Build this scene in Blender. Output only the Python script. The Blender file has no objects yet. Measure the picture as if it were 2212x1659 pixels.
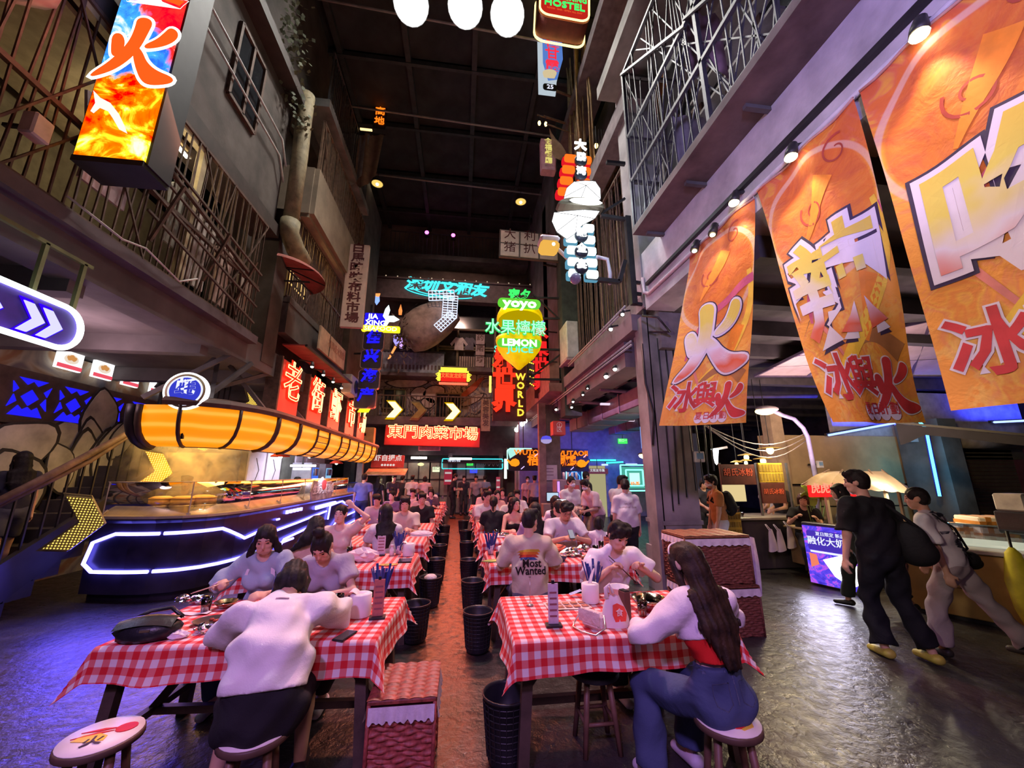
import bpy,bmesh,math,random
import numpy as np
from mathutils import Vector,Matrix
from mathutils.bvhtree import BVHTree
random.seed(7)
RNG=np.random.RandomState(7)
S=bpy.context.scene
COL=S.collection
sin,cos,pi,rad=math.sin,math.cos,math.pi,math.radians
# camera, world, lights, exposure
CAMH,PITCH,YAW,FPX=1.75,rad(13.2),rad(7.4),830.0
FW=Vector((sin(YAW)*cos(PITCH),cos(YAW)*cos(PITCH),sin(PITCH)))
RT=Vector((cos(YAW),-sin(YAW),0))
UP=RT.cross(FW)
cam=bpy.data.cameras.new('camera')
cam.sensor_width=36
cam.lens=FPX/2212*36
cam.clip_start,cam.clip_end=.05,200
camo=bpy.data.objects.new('camera',cam)
COL.objects.link(camo)
camo.matrix_world=Matrix(((RT.x,UP.x,-FW.x,0),(RT.y,UP.y,-FW.y,0),(RT.z,UP.z,-FW.z,CAMH),(0,0,0,1)))
S.camera=camo
S.view_settings.view_transform='Standard'
S.view_settings.look='None'
S.view_settings.exposure=0.35
S.view_settings.gamma=1
S.view_settings.use_curve_mapping=False
S.cycles.max_bounces=6
S.cycles.diffuse_bounces=3
S.cycles.glossy_bounces=3
S.cycles.transmission_bounces=4
S.cycles.transparent_max_bounces=12
S.cycles.volume_bounces=1
S.cycles.sample_clamp_indirect=4
S.cycles.use_denoising=True
w=bpy.data.worlds.new('dim_night_hall')
S.world=w
w.use_nodes=True
w.node_tree.nodes['Background'].inputs[0].default_value=(.50,.40,.55,1)
w.node_tree.nodes['Background'].inputs[1].default_value=.045
def light(name,kind,loc,energy,col,target=None,size=1.0,size_y=None,spot=60,blend=.6):
 l=bpy.data.lights.new(name,kind)
 l.energy=energy
 l.color=col
 if kind=='AREA':
  l.shape='RECTANGLE' if size_y else 'DISK'
  l.size=size
  if size_y:
   l.size_y=size_y
 elif kind=='SPOT':
  l.spot_size=rad(spot)
  l.spot_blend=blend
  l.shadow_soft_size=size
 else:
  l.shadow_soft_size=size
 o=bpy.data.objects.new(name,l)
 COL.objects.link(o)
 o.location=loc
 if target is not None:
  o.rotation_euler=(Vector(target)-Vector(loc)).to_track_quat('-Z','Y').to_euler()
 return o
light('pink_wash_lamp','SPOT',(.6,8.5,11.5),3300,(1,.34,.36),(-.1,4.0,0),.25,spot=50)
light('pink_wash_lamp','SPOT',(-.6,15,11),3400,(1,.27,.15),(-.3,10.0,0),.25,spot=56)
light('violet_wash_lamp','SPOT',(-1.8,-3.2,6.0),1100,(.62,.34,1),(-.2,4.0,.5),.3,spot=58)
light('lavender_wall_lamp','SPOT',(-.5,-1.5,4.0),800,(.52,.42,1),(3.0,2.9,5.0),.3,spot=48)
light('neutral_fill_lamp','SPOT',(1.2,-4,5.5),360,(.95,.52,.85),(.4,4.5,1),.5,spot=62)
light('facade_wash_lamp','SPOT',(-.5,8.5,12.5),1500,(1,.62,.50),(-.4,18,7),.4,spot=62)  # added warm spot without a fixture, brightens the far facade
light('banner_wash_lamp','SPOT',(-1.5,.5,3.0),250,(1,.80,.66),(2.8,2.9,3.1),.2,spot=58)  # added fill from the street side, lifts the banner fronts; no fixture there
for fx in(-1.46,-.22,.77):
 light('truss_flood_beam','SPOT',(fx,6.95,12.3),480,(1,.96,.9),(fx*1.2,5.0,0),.15,spot=125,blend=.9)
light('stair_lamp','POINT',(-5.3,5.6,3.3),38,(.95,.62,.72),None,.3)  # added point light with no fixture, lifts the dark stair and mural
light('street_lamp_glow','SPOT',(5.6,6.6,2.9),170,(1,.78,.42),(4.2,2.2,0),.12,spot=120)
light('red_sign_glow','AREA',(-3.35,11.5,3.5),120,(1,.10,.04),(0,11.5,1.2),6,1)
light('red_board_glow','AREA',(-1.2,17.0,3.5),200,(1,.12,.06),(-.6,12,.5),4,.8)
light('blue_counter_glow','AREA',(-4.4,6.2,.78),40,(.08,.06,1),(-3.4,3.0,-.4),1.5,.5)
light('blue_counter_glow','AREA',(-3.4,11.2,.8),24,(.10,.08,1),(-1,11.2,.2),6,.4)
light('blue_shop_glow','AREA',(5.6,13.2,2.9),75,(.05,.09,1),(5.6,15,1.2),2.0,.4)
light('violet_arcade_glow','AREA',(4.6,9.5,3.2),40,(.85,.5,.95),(3.8,9.5,0),3,3)
light('warm_stall_glow','AREA',(-5.0,8.2,2.7),45,(1,.62,.18),(-5.0,8.2,0),1.0,2.2)
light('white_stall_glow','AREA',(-4.6,11.8,2.6),75,(.85,.80,1),(-5.2,12.5,1),.8,4)
light('cart_lamp_glow','POINT',(7.5,6.0,1.55),24,(1,.85,.55),None,.06)
light('warm_wall_lamp','SPOT',(6.4,4.4,3.3),200,(1,.68,.28),(8.8,8.2,1.6),.1,spot=100)
light('dessert_stall_glow','POINT',(6.2,6.9,2.3),34,(1,.86,.6),None,.08)
def at(px,py,X=None,Y=None,Z=None):
 d=FW+RT*((px-1106)/FPX)-UP*((py-829.5)/FPX)
 if X is not None:
  t=X/d.x
 elif Y is not None:
  t=Y/d.y
 else:
  t=(Z-CAMH)/d.z
 return Vector((0,0,CAMH))+d*t
 # materials
class NT:
 def __init__(s,name):
  s.m=bpy.data.materials.new(name)
  s.m.use_nodes=True
  s.t=s.m.node_tree
  s.t.nodes.clear()
  s.o=s.n('ShaderNodeOutputMaterial')
 def n(s,ty,**kw):
  x=s.t.nodes.new(ty)
  for k,v in kw.items():
   setattr(x,k,v)
  return x
 def put(s,sock,v):
  if isinstance(v,(int,float)):
   sock.default_value=v
  elif isinstance(v,(tuple,list)):
   if sock.type=='RGBA' and len(v)==3:
    v=(*v,1)
   sock.default_value=v
  else:
   s.t.links.new(v,sock)
 def ma(s,op,a,b=0.0,c=None):
  x=s.n('ShaderNodeMath',operation=op)
  s.put(x.inputs[0],a)
  s.put(x.inputs[1],b)
  if c is not None:
   s.put(x.inputs[2],c)
  return x.outputs[0]
 def mix(s,f,a,b,mode='MIX'):
  x=s.n('ShaderNodeMix',data_type='RGBA',blend_type=mode)
  s.put(x.inputs[0],f)
  s.put(x.inputs[6],a)
  s.put(x.inputs[7],b)
  return x.outputs[2]
 def noise(s,vec,scale,detail=4,rough=.55,out=0,dist=0):
  x=s.n('ShaderNodeTexNoise')
  x.inputs['Scale'].default_value=scale
  x.inputs['Detail'].default_value=detail
  x.inputs['Roughness'].default_value=rough
  x.inputs['Distortion'].default_value=dist
  s.t.links.new(vec,x.inputs['Vector'])
  return x.outputs[out]
 def ramp(s,f,stops,interp='LINEAR'):
  x=s.n('ShaderNodeValToRGB')
  r=x.color_ramp
  r.interpolation=interp
  while len(r.elements)<len(stops):
   r.elements.new(.5)
  for e,(p,c)in zip(r.elements,stops):
   e.position=p
   e.color=c if len(c)==4 else(*c,1)
  s.put(x.inputs[0],f)
  return x.outputs[0]
 def step(s,v,a,b):
  x=s.n('ShaderNodeMapRange',clamp=True)
  s.put(x.inputs[0],v)
  x.inputs[1].default_value=a
  x.inputs[2].default_value=b
  return x.outputs[0]
 def obj(s):
  return s.n('ShaderNodeTexCoord').outputs['Object']
 def uv(s):
  return s.n('ShaderNodeTexCoord').outputs['UV']
 def sep(s,v):
  x=s.n('ShaderNodeSeparateXYZ')
  s.t.links.new(v,x.inputs[0])
  return x.outputs
 def bump(s,h,strength=.3,dist=.02):
  x=s.n('ShaderNodeBump')
  x.inputs['Strength'].default_value=strength
  x.inputs['Distance'].default_value=dist
  s.t.links.new(h,x.inputs['Height'])
  return x.outputs[0]
 def surf(s,color,rough=.6,metal=0,normal=None,trans=0,alpha=1,ior=1.45,emit=None,es=0,sheen=0,spec=.5):
  b=s.n('ShaderNodeBsdfPrincipled')
  s.put(b.inputs['Base Color'],color)
  s.put(b.inputs['Roughness'],rough)
  s.put(b.inputs['Metallic'],metal)
  s.put(b.inputs['Specular IOR Level'],spec)
  b.inputs['IOR'].default_value=ior
  b.inputs['Transmission Weight'].default_value=trans
  s.put(b.inputs['Alpha'],alpha)
  if emit is not None:
   s.put(b.inputs['Emission Color'],emit)
   s.put(b.inputs['Emission Strength'],es)
  if normal is not None:
   s.t.links.new(normal,b.inputs['Normal'])
  s.t.links.new(b.outputs[0],s.o.inputs[0])
  return s.m
_M={}
def mat(name,col,rough=.6,metal=0,var=.25,scale=5,bump=0,bscale=None,col2=None,bd=.01,spec=.5,trans=0,alpha=1):
 """plain procedural material: base colour broken up by noise, optional relief"""
 if name in _M:
  return _M[name]
 t=NT(name)
 v=t.obj()
 n=t.noise(v,scale)
 a=tuple(c*(1-var)for c in col)
 b=col2 or tuple(min(1,c*(1+var))for c in col)
 c=t.ramp(n,[(.3,a),(.7,b)])
 nm=t.bump(t.noise(v,bscale or scale*6),bump,bd)if bump else None
 _M[name]=t.surf(c,rough,metal,nm,trans=trans,alpha=alpha,spec=spec)
 return _M[name]
def em(name,col,st=1.0,lit=False):
 if name in _M:
  return _M[name]
 t=NT(name)
 e=t.n('ShaderNodeEmission')
 e.inputs[0].default_value=(*col,1)
 e.inputs[1].default_value=st
 t.t.links.new(e.outputs[0],t.o.inputs[0])
 t.m.cycles.emission_sampling='AUTO' if lit else 'NONE'
 _M[name]=t.m
 return t.m
def glassmat(name,col,alpha=.14,rough=.05):
 if name in _M:
  return _M[name]
 t=NT(name)
 a=t.n('ShaderNodeBsdfTransparent')
 a.inputs[0].default_value=(*col,1)
 g=t.n('ShaderNodeBsdfGlossy')
 g.inputs['Roughness'].default_value=rough
 m=t.n('ShaderNodeMixShader')
 f=t.n('ShaderNodeFresnel')
 f.inputs[0].default_value=1.45
 t.t.links.new(t.ma('ADD',f.outputs[0],alpha*.5),m.inputs[0])
 t.t.links.new(a.outputs[0],m.inputs[1])
 t.t.links.new(g.outputs[0],m.inputs[2])
 t.t.links.new(m.outputs[0],t.o.inputs[0])
 _M[name]=t.m
 return t.m
 # geometry
def fr(o,u,v):
 u,v,o=Vector(u).normalized(),Vector(v).normalized(),Vector(o)
 n=u.cross(v)
 return Matrix(((u.x,v.x,n.x,o.x),(u.y,v.y,n.y,o.y),(u.z,v.z,n.z,o.z),(0,0,0,1)))
def fcam(o):
 return fr(o,(1,0,0),(0,0,1))
def fright(o):
 return fr(o,(0,1,0),(0,0,1))
def fleft(o):
 return fr(o,(0,-1,0),(0,0,1))
class G:
 def __init__(s):
  s.v,s.f,s.m,s.sm,s.uv=[],[],[],[],[]
 def add(s,vs,fs,mi=0,M=None,smooth=False,uv=None):
  b=len(s.v)
  s.v+=[M@Vector(p)for p in vs]if M is not None else[Vector(p)for p in vs]
  s.uv+=list(uv)if uv is not None else[(0,0)]*len(vs)
  for f in fs:
   s.f.append([b+i for i in f])
  s.m+=[mi]*len(fs)
  s.sm+=[smooth]*len(fs)
  return s
 def box(s,c,sz,mi=0,M=None,rz=0,bev=0):
  hx,hy,hz=sz[0]/2,sz[1]/2,sz[2]/2
  L=Matrix.Translation(Vector(c))
  if rz:
   L=L@Matrix.Rotation(rz,4,'Z')
  if M is not None:
   L=M@L
  if not bev:
   vs=[(x*hx,y*hy,z*hz)for x in(-1,1)for y in(-1,1)for z in(-1,1)]
   fs=[(0,1,3,2),(4,6,7,5),(0,4,5,1),(2,3,7,6),(0,2,6,4),(1,5,7,3)]
   return s.add(vs,fs,mi,L)
  b=min(bev,hx*.9,hy*.9,hz*.9)
  h=(hx,hy,hz)
  idx,vs,fs={},[],[]
  for x in(-1,1):
   for y in(-1,1):
    for z in(-1,1):
     for a in range(3):
      sg=(x,y,z)
      idx[(sg,a)]=len(vs)
      vs.append([sg[k]*(h[k]if k==a else h[k]-b)for k in range(3)])
  for a in range(3):
   p,q=[(1,2),(2,0),(0,1)][a]
   for d in(-1,1):
    ring=[]
    for(e,f)in((-1,-1),(1,-1),(1,1),(-1,1)):
     sg=[0,0,0]
     sg[a],sg[p],sg[q]=d,e,f
     ring.append(idx[(tuple(sg),a)])
    fs.append(ring if d>0 else ring[::-1])
  for a in range(3):
   p,q=[(1,2),(2,0),(0,1)][a]
   for e in(-1,1):
    for f in(-1,1):
     s0,s1=[0,0,0],[0,0,0]
     s0[a],s1[a]=-1,1
     s0[p]=s1[p]=e
     s0[q]=s1[q]=f
     r=[idx[(tuple(s0),p)],idx[(tuple(s1),p)],idx[(tuple(s1),q)],idx[(tuple(s0),q)]]
     fs.append(r if e*f<0 else r[::-1])
  for x in(-1,1):
   for y in(-1,1):
    for z in(-1,1):
     r=[idx[((x,y,z),a)]for a in range(3)]
     fs.append(r if x*y*z>0 else r[::-1])
  return s.add(vs,fs,mi,L)
 def bar(s,p,q,w,h=None,mi=0,up=(0,0,1)):
  p,q=Vector(p),Vector(q)
  d=q-p
  L=d.length
  d.normalize()
  up=Vector(up)
  if abs(d.dot(up))>.98:
   up=Vector((0,1,0))if abs(d.y)<.9 else Vector((1,0,0))
  x=d.cross(up).normalized()
  z=x.cross(d)
  h=h or w
  vs=[]
  for e in(p,q):
   for(i,j)in((-1,-1),(1,-1),(1,1),(-1,1)):
    vs.append(e+x*(i*w/2)+z*(j*h/2))
  return s.add(vs,[(3,2,1,0),(4,5,6,7),(0,1,5,4),(1,2,6,5),(2,3,7,6),(3,0,4,7)],mi)
 def tube(s,pts,r,n=8,mi=0,cap=True,smooth=True,M=None):
  pts=[Vector(p)for p in pts]
  if M is not None:
   pts=[M@p for p in pts]
  k=len(pts)
  rs=r if isinstance(r,(list,tuple))else[r]*k
  vs,fs=[],[]
  t=(pts[1]-pts[0]).normalized()
  a=Vector((0,0,1))if abs(t.z)<.9 else Vector((1,0,0))
  x=t.cross(a).normalized()
  for i,p in enumerate(pts):
   if i==0:
    t=pts[1]-pts[0]
   elif i==k-1:
    t=pts[-1]-pts[-2]
   else:
    t=(pts[i+1]-p).normalized()+(p-pts[i-1]).normalized()
   if t.length<1e-9:
    t=Vector((0,0,1))
   t.normalize()
   x=x-t*x.dot(t)
   if x.length<1e-6:
    x=t.orthogonal()
   x.normalize()
   y=t.cross(x)
   for j in range(n):
    g=2*pi*j/n
    vs.append(p+(x*cos(g)+y*sin(g))*rs[i])
  for i in range(k-1):
   for j in range(n):
    fs.append((i*n+j,i*n+(j+1)%n,(i+1)*n+(j+1)%n,(i+1)*n+j))
  if cap:
   fs.append(list(range(n))[::-1])
   fs.append(list(range((k-1)*n,k*n)))
  return s.add(vs,fs,mi,None,smooth)
 def lathe(s,prof,n=24,mi=0,M=None,smooth=True,cap=True,arc=2*pi):
  vs,fs=[],[]
  full=arc>6.28
  m=n if full else n+1
  for(r,z)in prof:
   for j in range(m):
    g=arc*j/n
    vs.append((r*cos(g),r*sin(g),z))
  for i in range(len(prof)-1):
   for j in range(n):
    a,b=i*m+j,i*m+(j+1)%m
    fs.append((a,b,b+m,a+m))
  if cap and full:
   if prof[0][0]>1e-4:
    fs.append(list(range(n))[::-1])
   if prof[-1][0]>1e-4:
    fs.append(list(range((len(prof)-1)*m,len(prof)*m)))
  return s.add(vs,fs,mi,M,smooth)
 def prism(s,poly,t,M=None,mi=0,mside=None):
  """polygon in XY, front at z=t/2"""
  n=len(poly)
  area=sum(poly[i][0]*poly[(i+1)%n][1]-poly[(i+1)%n][0]*poly[i][1]for i in range(n))
  if area<0:
   poly=poly[::-1]
  vs=[(x,y,t/2)for x,y in poly]+[(x,y,-t/2)for x,y in poly]
  uv=[(x,y)for x,y in poly]*2
  s.add(vs,[list(range(n)),list(range(n,2*n))[::-1]],mi,M,uv=uv)
  b=len(s.v)-2*n
  for i in range(n):
   j=(i+1)%n
   s.f.append([b+i,b+n+i,b+n+j,b+j])
   s.m.append(mi if mside is None else mside)
   s.sm.append(False)
  return s
 def sph(s,c,r,n=12,mi=0,M=None,k=None):
  if isinstance(r,(int,float)):
   r=(r,r,r)
  k=k or max(4,n//2)
  vs,fs=[],[]
  for i in range(k+1):
   a=pi*i/k
   for j in range(n):
    g=2*pi*j/n
    vs.append((c[0]+r[0]*sin(a)*cos(g),c[1]+r[1]*sin(a)*sin(g),c[2]+r[2]*cos(a)))
  for i in range(k):
   for j in range(n):
    a,b=i*n+j,i*n+(j+1)%n
    fs.append((a,a+n,b+n,b))
  return s.add(vs,fs,mi,M,True)
 def grid(s,fn,nu,nv,mi=0,smooth=True,uvf=None,M=None):
  vs,uv,fs=[],[],[]
  for i in range(nu+1):
   for j in range(nv+1):
    u,v=i/nu,j/nv
    vs.append(fn(u,v))
    uv.append(uvf(u,v)if uvf else(u,v))
  for i in range(nu):
   for j in range(nv):
    a=i*(nv+1)+j
    fs.append((a,a+nv+1,a+nv+2,a+1))
  return s.add(vs,fs,mi,M,smooth,uv)
 def text(s,body,M,size=1.,t=.01,off=0,mi=0,vert=False,tube=0,sx=1.,shear=0,gap=1.):
  """flat lettering centred on M's origin in its XY plane"""
  chars=[body]if not vert else list(body)
  for i,ch in enumerate(chars):
   v,f,h=glyphs(ch,off,t/size if size else 0,tube/size if tube else 0,shear)
   y0=(len(chars)-1)/2*size*gap-i*size*gap if vert else 0
   L=M@Matrix.Translation((0,y0,0))@Matrix.Diagonal((size*sx,size,size,1))
   s.add(v,f,mi,L)
  return s
 def merge(s,o,M=None,mi=None):
  b=len(s.v)
  s.v+=[M@p for p in o.v]if M is not None else list(o.v)
  s.uv+=o.uv
  s.f+=[[b+i for i in f]for f in o.f]
  s.m+=o.m if mi is None else[mi]*len(o.m)
  s.sm+=o.sm
  return s
 def mesh(s,name,mats):
  me=bpy.data.meshes.new(name)
  me.from_pydata([tuple(p)for p in s.v],[],s.f)
  for m in(mats if isinstance(mats,(list,tuple))else[mats]):
   me.materials.append(m)
  if len(me.polygons)==len(s.f):
   me.polygons.foreach_set('material_index',s.m)
   me.polygons.foreach_set('use_smooth',s.sm)
  if any(u!=(0,0)for u in s.uv):
   l=me.uv_layers.new(name='UVMap')
   vi=np.empty(len(me.loops),dtype=np.int32)
   me.loops.foreach_get('vertex_index',vi)
   l.data.foreach_set('uv',np.array(s.uv,dtype=np.float32)[vi].ravel())
  me.update()
  return me
 def ob(s,name,mats,parent=None,label=None,cat=None,group=None,kind=None,loc=None,rz=0):
  return link(name,s.mesh(name,mats),parent,label,cat,group,kind,loc,rz)
_GL={}
BRUSH={'#火':([(-.14,.50),(-.02,.53),(.08,.47),(.05,.30),(.0,.05),(-.10,-.16),(-.28,-.36),(-.55,-.50),(-.52,-.43),(-.36,-.26),(-.22,-.03),(-.15,.15),(-.13,.36)],[(-.06,.06),(.04,-.02),(.14,-.18),(.30,-.30),(.58,-.38),(.56,-.46),(.30,-.52),(.16,-.48),(.04,-.30),(-.06,-.08)],[(-.42,.20),(-.30,.22),(-.22,.06),(-.26,-.12),(-.34,-.14),(-.38,-.02)],[(.36,.42),(.48,.36),(.48,.24),(.34,.12),(.10,.04),(.06,.08),(.22,.20),(.30,.32)])}
def glyphs(ch,off,ext,tube,shear):
 key=(ch,round(off,4),round(ext,5),round(tube,5),shear)
 if key in _GL:
  return _GL[key]
 if ch in BRUSH:
  vs,fs=[],[]
  for st in BRUSH[ch]:
   cu=bpy.data.curves.new('stroke','CURVE')
   cu.dimensions='2D'
   cu.fill_mode='BOTH'
   cu.offset=off
   cu.extrude=ext/2
   sp=cu.splines.new('POLY')
   q=[Vector(p)for p in st]
   for _ in range(2):
    q=[r for i in range(len(q))for r in(q[i]*.75+q[(i+1)%len(q)]*.25,q[i]*.25+q[(i+1)%len(q)]*.75)]
   sp.points.add(len(q)-1)
   for i,p in enumerate(q[::-1]):
    sp.points[i].co=(p.x,p.y,0,1)
   sp.use_cyclic_u=True
   ob=bpy.data.objects.new('stroke',cu)
   me=bpy.data.meshes.new_from_object(ob)
   b=len(vs)
   vs+=[tuple(v.co)for v in me.vertices]
   fs+=[[b+i for i in p.vertices]for p in me.polygons]
   bpy.data.objects.remove(ob)
   bpy.data.meshes.remove(me)
   bpy.data.curves.remove(cu)
  _GL[key]=(vs,fs,None)
  return _GL[key]
 cu=bpy.data.curves.new('lettering','FONT')
 cu.body=ch
 cu.align_x='CENTER'
 cu.size=1
 cu.offset=off
 cu.shear=shear
 cu.resolution_u=2
 if tube:
  cu.fill_mode='NONE'
  cu.bevel_depth=tube
  cu.bevel_resolution=0
 else:
  cu.extrude=ext/2
 ob=bpy.data.objects.new('lettering',cu)
 me=bpy.data.meshes.new_from_object(ob)
 v=np.empty(len(me.vertices)*3)
 me.vertices.foreach_get('co',v)
 v=v.reshape(-1,3)
 f=[list(p.vertices)for p in me.polygons]
 bpy.data.objects.remove(ob)
 bpy.data.meshes.remove(me)
 bpy.data.curves.remove(cu)
 if len(v):
  wide=max(v[:,0])-min(v[:,0])
  mid=(max(v[:,0])+min(v[:,0]))/2
  v[:,0]-=mid
  v[:,1]-=(.085 if ord(ch[0])>0x2000 else .35)
 _GL[key]=([tuple(p)for p in v],f,None)
 return _GL[key]
def link(name,data,parent=None,label=None,cat=None,group=None,kind=None,loc=None,rz=0):
 o=bpy.data.objects.new(name,data)
 COL.objects.link(o)
 if parent is not None:
  o.parent=parent
 if loc is not None:
  o.location=loc
 if rz:
  o.rotation_euler=(0,0,rz)
 for k,v in(('label',label),('category',cat),('group',group),('kind',kind)):
  if v:
   o[k]=v
 return o
def thing(name,label,cat,loc=(0,0,0),rz=0,group=None):
 return link(name,None,None,label,cat,group,None,loc,rz)
def struct(name,g,m,parent=None,label=None):
 return g.ob(name,m,parent,label,kind='structure' if parent is None else None)
def dup(root,loc,rz=None,label=None,group=None):
 def cp(o,par):
  c=o.copy()
  COL.objects.link(c)
  c.parent=par
  for ch in KIDS.get(o.name,[]):
   cp(ch,c)
  return c
 KIDS={}
 stack=[root]
 allk=[o for o in COL.objects if o.parent is not None]
 for o in allk:
  KIDS.setdefault(o.parent.name,[]).append(o)
 r=cp(root,None)
 r.location=loc
 if rz is not None:
  r.rotation_euler=(0,0,rz)
 if label:
  r['label']=label
 if group:
  r['group']=group
 return r
 # shell materials
conc=mat('stained_concrete',(.20,.185,.175),.85,var=.45,scale=1.6,bump=.35,bscale=14)
conc_pale=mat('pale_concrete',(.42,.40,.41),.82,var=.3,scale=2.2,bump=.3,bscale=18)
conc_dark=mat('dark_concrete',(.085,.08,.08),.85,var=.4,scale=2,bump=.3,bscale=12)
brownplas=mat('brown_plaster',(.085,.068,.060),.85,var=.4,scale=2,bump=.25,bscale=12)
rustm=mat('rusty_iron',(.10,.058,.042),.7,var=.45,scale=9,bump=.2)
ironm=mat('black_iron',(.02,.02,.022),.5,var=.3,scale=8)
greyiron=mat('grey_iron',(.085,.085,.09),.55,.3,var=.3,scale=8)
blackm=mat('black_void',(.006,.006,.007),.9,var=.2)
pipem=mat('pale_pipe',(.40,.38,.36),.5,var=.2)
woodm=mat('aged_wood',(.16,.095,.06),.65,var=.4,scale=7,bump=.2)
woodd=mat('dark_wood',(.07,.045,.035),.55,var=.35,scale=7,bump=.15)
tanm=mat('tan_plaster',(.40,.29,.16),.85,var=.2,scale=2,bump=.3,bscale=20)
def floor_mat():
 t=NT('wet_stamped_floor')
 v=t.obj()
 x,y,z=t.sep(v)
 n1=t.noise(v,1.3,5)
 n2=t.noise(v,9,5,.6)
 n3=t.noise(v,15,4,.6,dist=.6)
 base=t.ramp(n1,[(.3,(.020,.018,.018)),(.55,(.040,.036,.033)),(.75,(.066,.060,.054))])
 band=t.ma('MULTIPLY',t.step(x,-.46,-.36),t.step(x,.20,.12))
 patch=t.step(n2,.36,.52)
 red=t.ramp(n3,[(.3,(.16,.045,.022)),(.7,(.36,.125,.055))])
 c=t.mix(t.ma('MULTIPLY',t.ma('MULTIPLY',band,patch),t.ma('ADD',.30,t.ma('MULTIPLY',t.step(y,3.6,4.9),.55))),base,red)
 h=t.ma('ADD',t.ma('MULTIPLY',n2,.6),t.ma('MULTIPLY',n3,.4))
 rough=t.ramp(n2,[(.3,(.24,)*3),(.7,(.5,)*3)])
 return t.surf(c,rough,normal=t.bump(h,.5,.04),spec=.4)
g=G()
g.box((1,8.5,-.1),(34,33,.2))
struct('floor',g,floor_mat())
g=G()
g.box((0,9,15.2),(30,31,.2))
cl=struct('ceiling',g,mat('dark_ceiling',(.028,.028,.030),.9,var=.3))
pm=mat('ceiling_panel_dark',(.035,.036,.038),.85,var=.45,scale=1.2)
pan=G().box((0,0,0),(1.95,2.3,.06)).mesh('ceiling_panel',pm)
for i in range(6):
 for j in range(6):
  link('ceiling_panel',pan,cl,loc=(-5.1+i*2.05,6.2+j*2.4,14.55+RNG.uniform(-.03,.03)))
bm_=mat('ceiling_beam_steel',(.05,.052,.055),.6,.2)
for i in range(7):
 G().box((-6.1+i*2.05,11.5,14.45),(.16,17,.3)).ob('beam',bm_,cl)
for j in range(7):
 G().box((0,5.0+j*2.4,14.35),(13,.1,.16)).ob('beam',bm_,cl)
for j in range(3):
 G().tube([(-5,8.2+j*3.1,14.1),(5,8.6+j*3.1,14.1)],.035,6).ob('conduit',pipem,cl)
struct('wall_near',G().box((0,-7.5,7.5),(30,.3,15)),conc_dark)
struct('wall_outer_left',G().box((-11,8,7.5),(.3,31,15)),conc_dark)
struct('wall_outer_right',G().box((15.5,8,7.5),(.3,31,15)),conc_dark)
struct('wall_outer_far',G().box((0,24.5,7.5),(30,.3,15)),conc_dark)
# LEFT building
XL=-3.9
g=G()
g.box((-7.0,6.5,4.03),(5.9,19,.36))
g.box((-4.12,6.5,3.98),(.36,19,.50))
for y in np.arange(-2,15,2.1):
 g.box((-6.6,y,3.72),(5,.18,.26))
struct('slab_left',g,mat('left_slab',(.13,.115,.115),.85,var=.35,scale=1.4,bump=.25,bscale=9))
g=G()
g.box((-4.25,1.9,8.25),(.5,11.4,3.4))
g.box((-4.15,1.9,6.62),(.55,11.4,.26),1)
g.box((-5.9,3,5.4),(.2,9.5,2.5),2)
g.box((-4.2,8.0,5.6),(.55,.5,3.4))
g.box((-5.0,10.4,8.5),(.3,5.4,9))
g.box((-4.2,14.5,8.4),(.6,3.0,9))
g.box((-4.35,1.6,12.2),(.4,11.6,4.6))
g.box((-4.6,11,12.8),(.4,9,4.2))
g.box((-4.05,1.9,9.86),(.7,11.6,.22),1)
wl=struct('wall_left',g,[brownplas,mat('dark_lintel',(.05,.035,.03),.7),mat('room_back_wall',(.16,.13,.08),.9)])
for(y,z,w_,h_)in((1.2,8.3,1.5,1.5),(3.4,8.4,1.3,1.4),(2.4,11.6,1.6,1.7),(5.2,11.6,1.4,1.7),(6.0,8.6,.8,1.5)):
 f=G()
 M=fright((-3.98,y,z))
 for sx in(-1,0,1):
  f.box((sx*w_/2,0,0),(.06,h_,.08),0,M)
 for sy in(-1,1):
  f.box((0,sy*h_/2,0),(w_,.06,.08),0,M)
 fo=f.ob('window_frame',rustm,wl)
 for sx in(-1,1):
  G().box((sx*w_/4,0,-.01),(w_/2-.08,h_-.06,.02),0,M).ob('pane',mat('dark_pane',(.02,.022,.026),.12,var=.3),fo)
def cage(g,M,w_,h_,step=.12,r=.011,lean=.05,rails=(0,1),mi=0,diag=0):
 """upright bars of a balcony cage in M's XY plane, origin bottom left"""
 x=0
 while x<=w_:
  d=RNG.uniform(-lean,lean)*h_
  g.bar(M@Vector((x,0,0)),M@Vector((min(max(x+d,0),w_),h_,RNG.uniform(-.02,.02))),r*2,None,mi)
  x+=step*RNG.uniform(.75,1.25)
 for q in rails:
  g.bar(M@Vector((0,h_*q,0)),M@Vector((w_,h_*q,0)),.05,None,mi)
 for k in range(diag):
  a=RNG.uniform(0,w_)
  b=min(w_,max(0,a+RNG.uniform(-1,1)*h_*.8))
  g.bar(M@Vector((a,0,.02)),M@Vector((b,h_,.02)),r*2.2,None,mi)
 return g
t=thing('balcony','long second floor balcony with rusty leaning cage bars above the blue arrow sign','balcony',(XL,-1.5,4.22))
M=fr((0,0,0),(0,1,0),(0,0,1))
cage(G(),M,8.7,2.25,.105,.0085,.06,(.02,.42,1),0,20).ob('railing_bars',rustm,t,kind='stuff')
G().box((.02,4.35,-.08),(.2,8.8,.14)).ob('edge_beam',mat('purple_brown_beam',(.10,.075,.085),.7),t)
g=G()
for k in range(4):
 g.bar((.05,5.6+k*.16,1.55-k*.30),(.3,8.2,.95-k*.3),.03)
g.bar((.06,5.7,1.45),(.06,8.3,1.0),.05)
for yy in(6.2,7.2,8.0):
 g.bar((.05,yy,.3),(.3,yy,1.1),.035)
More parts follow.
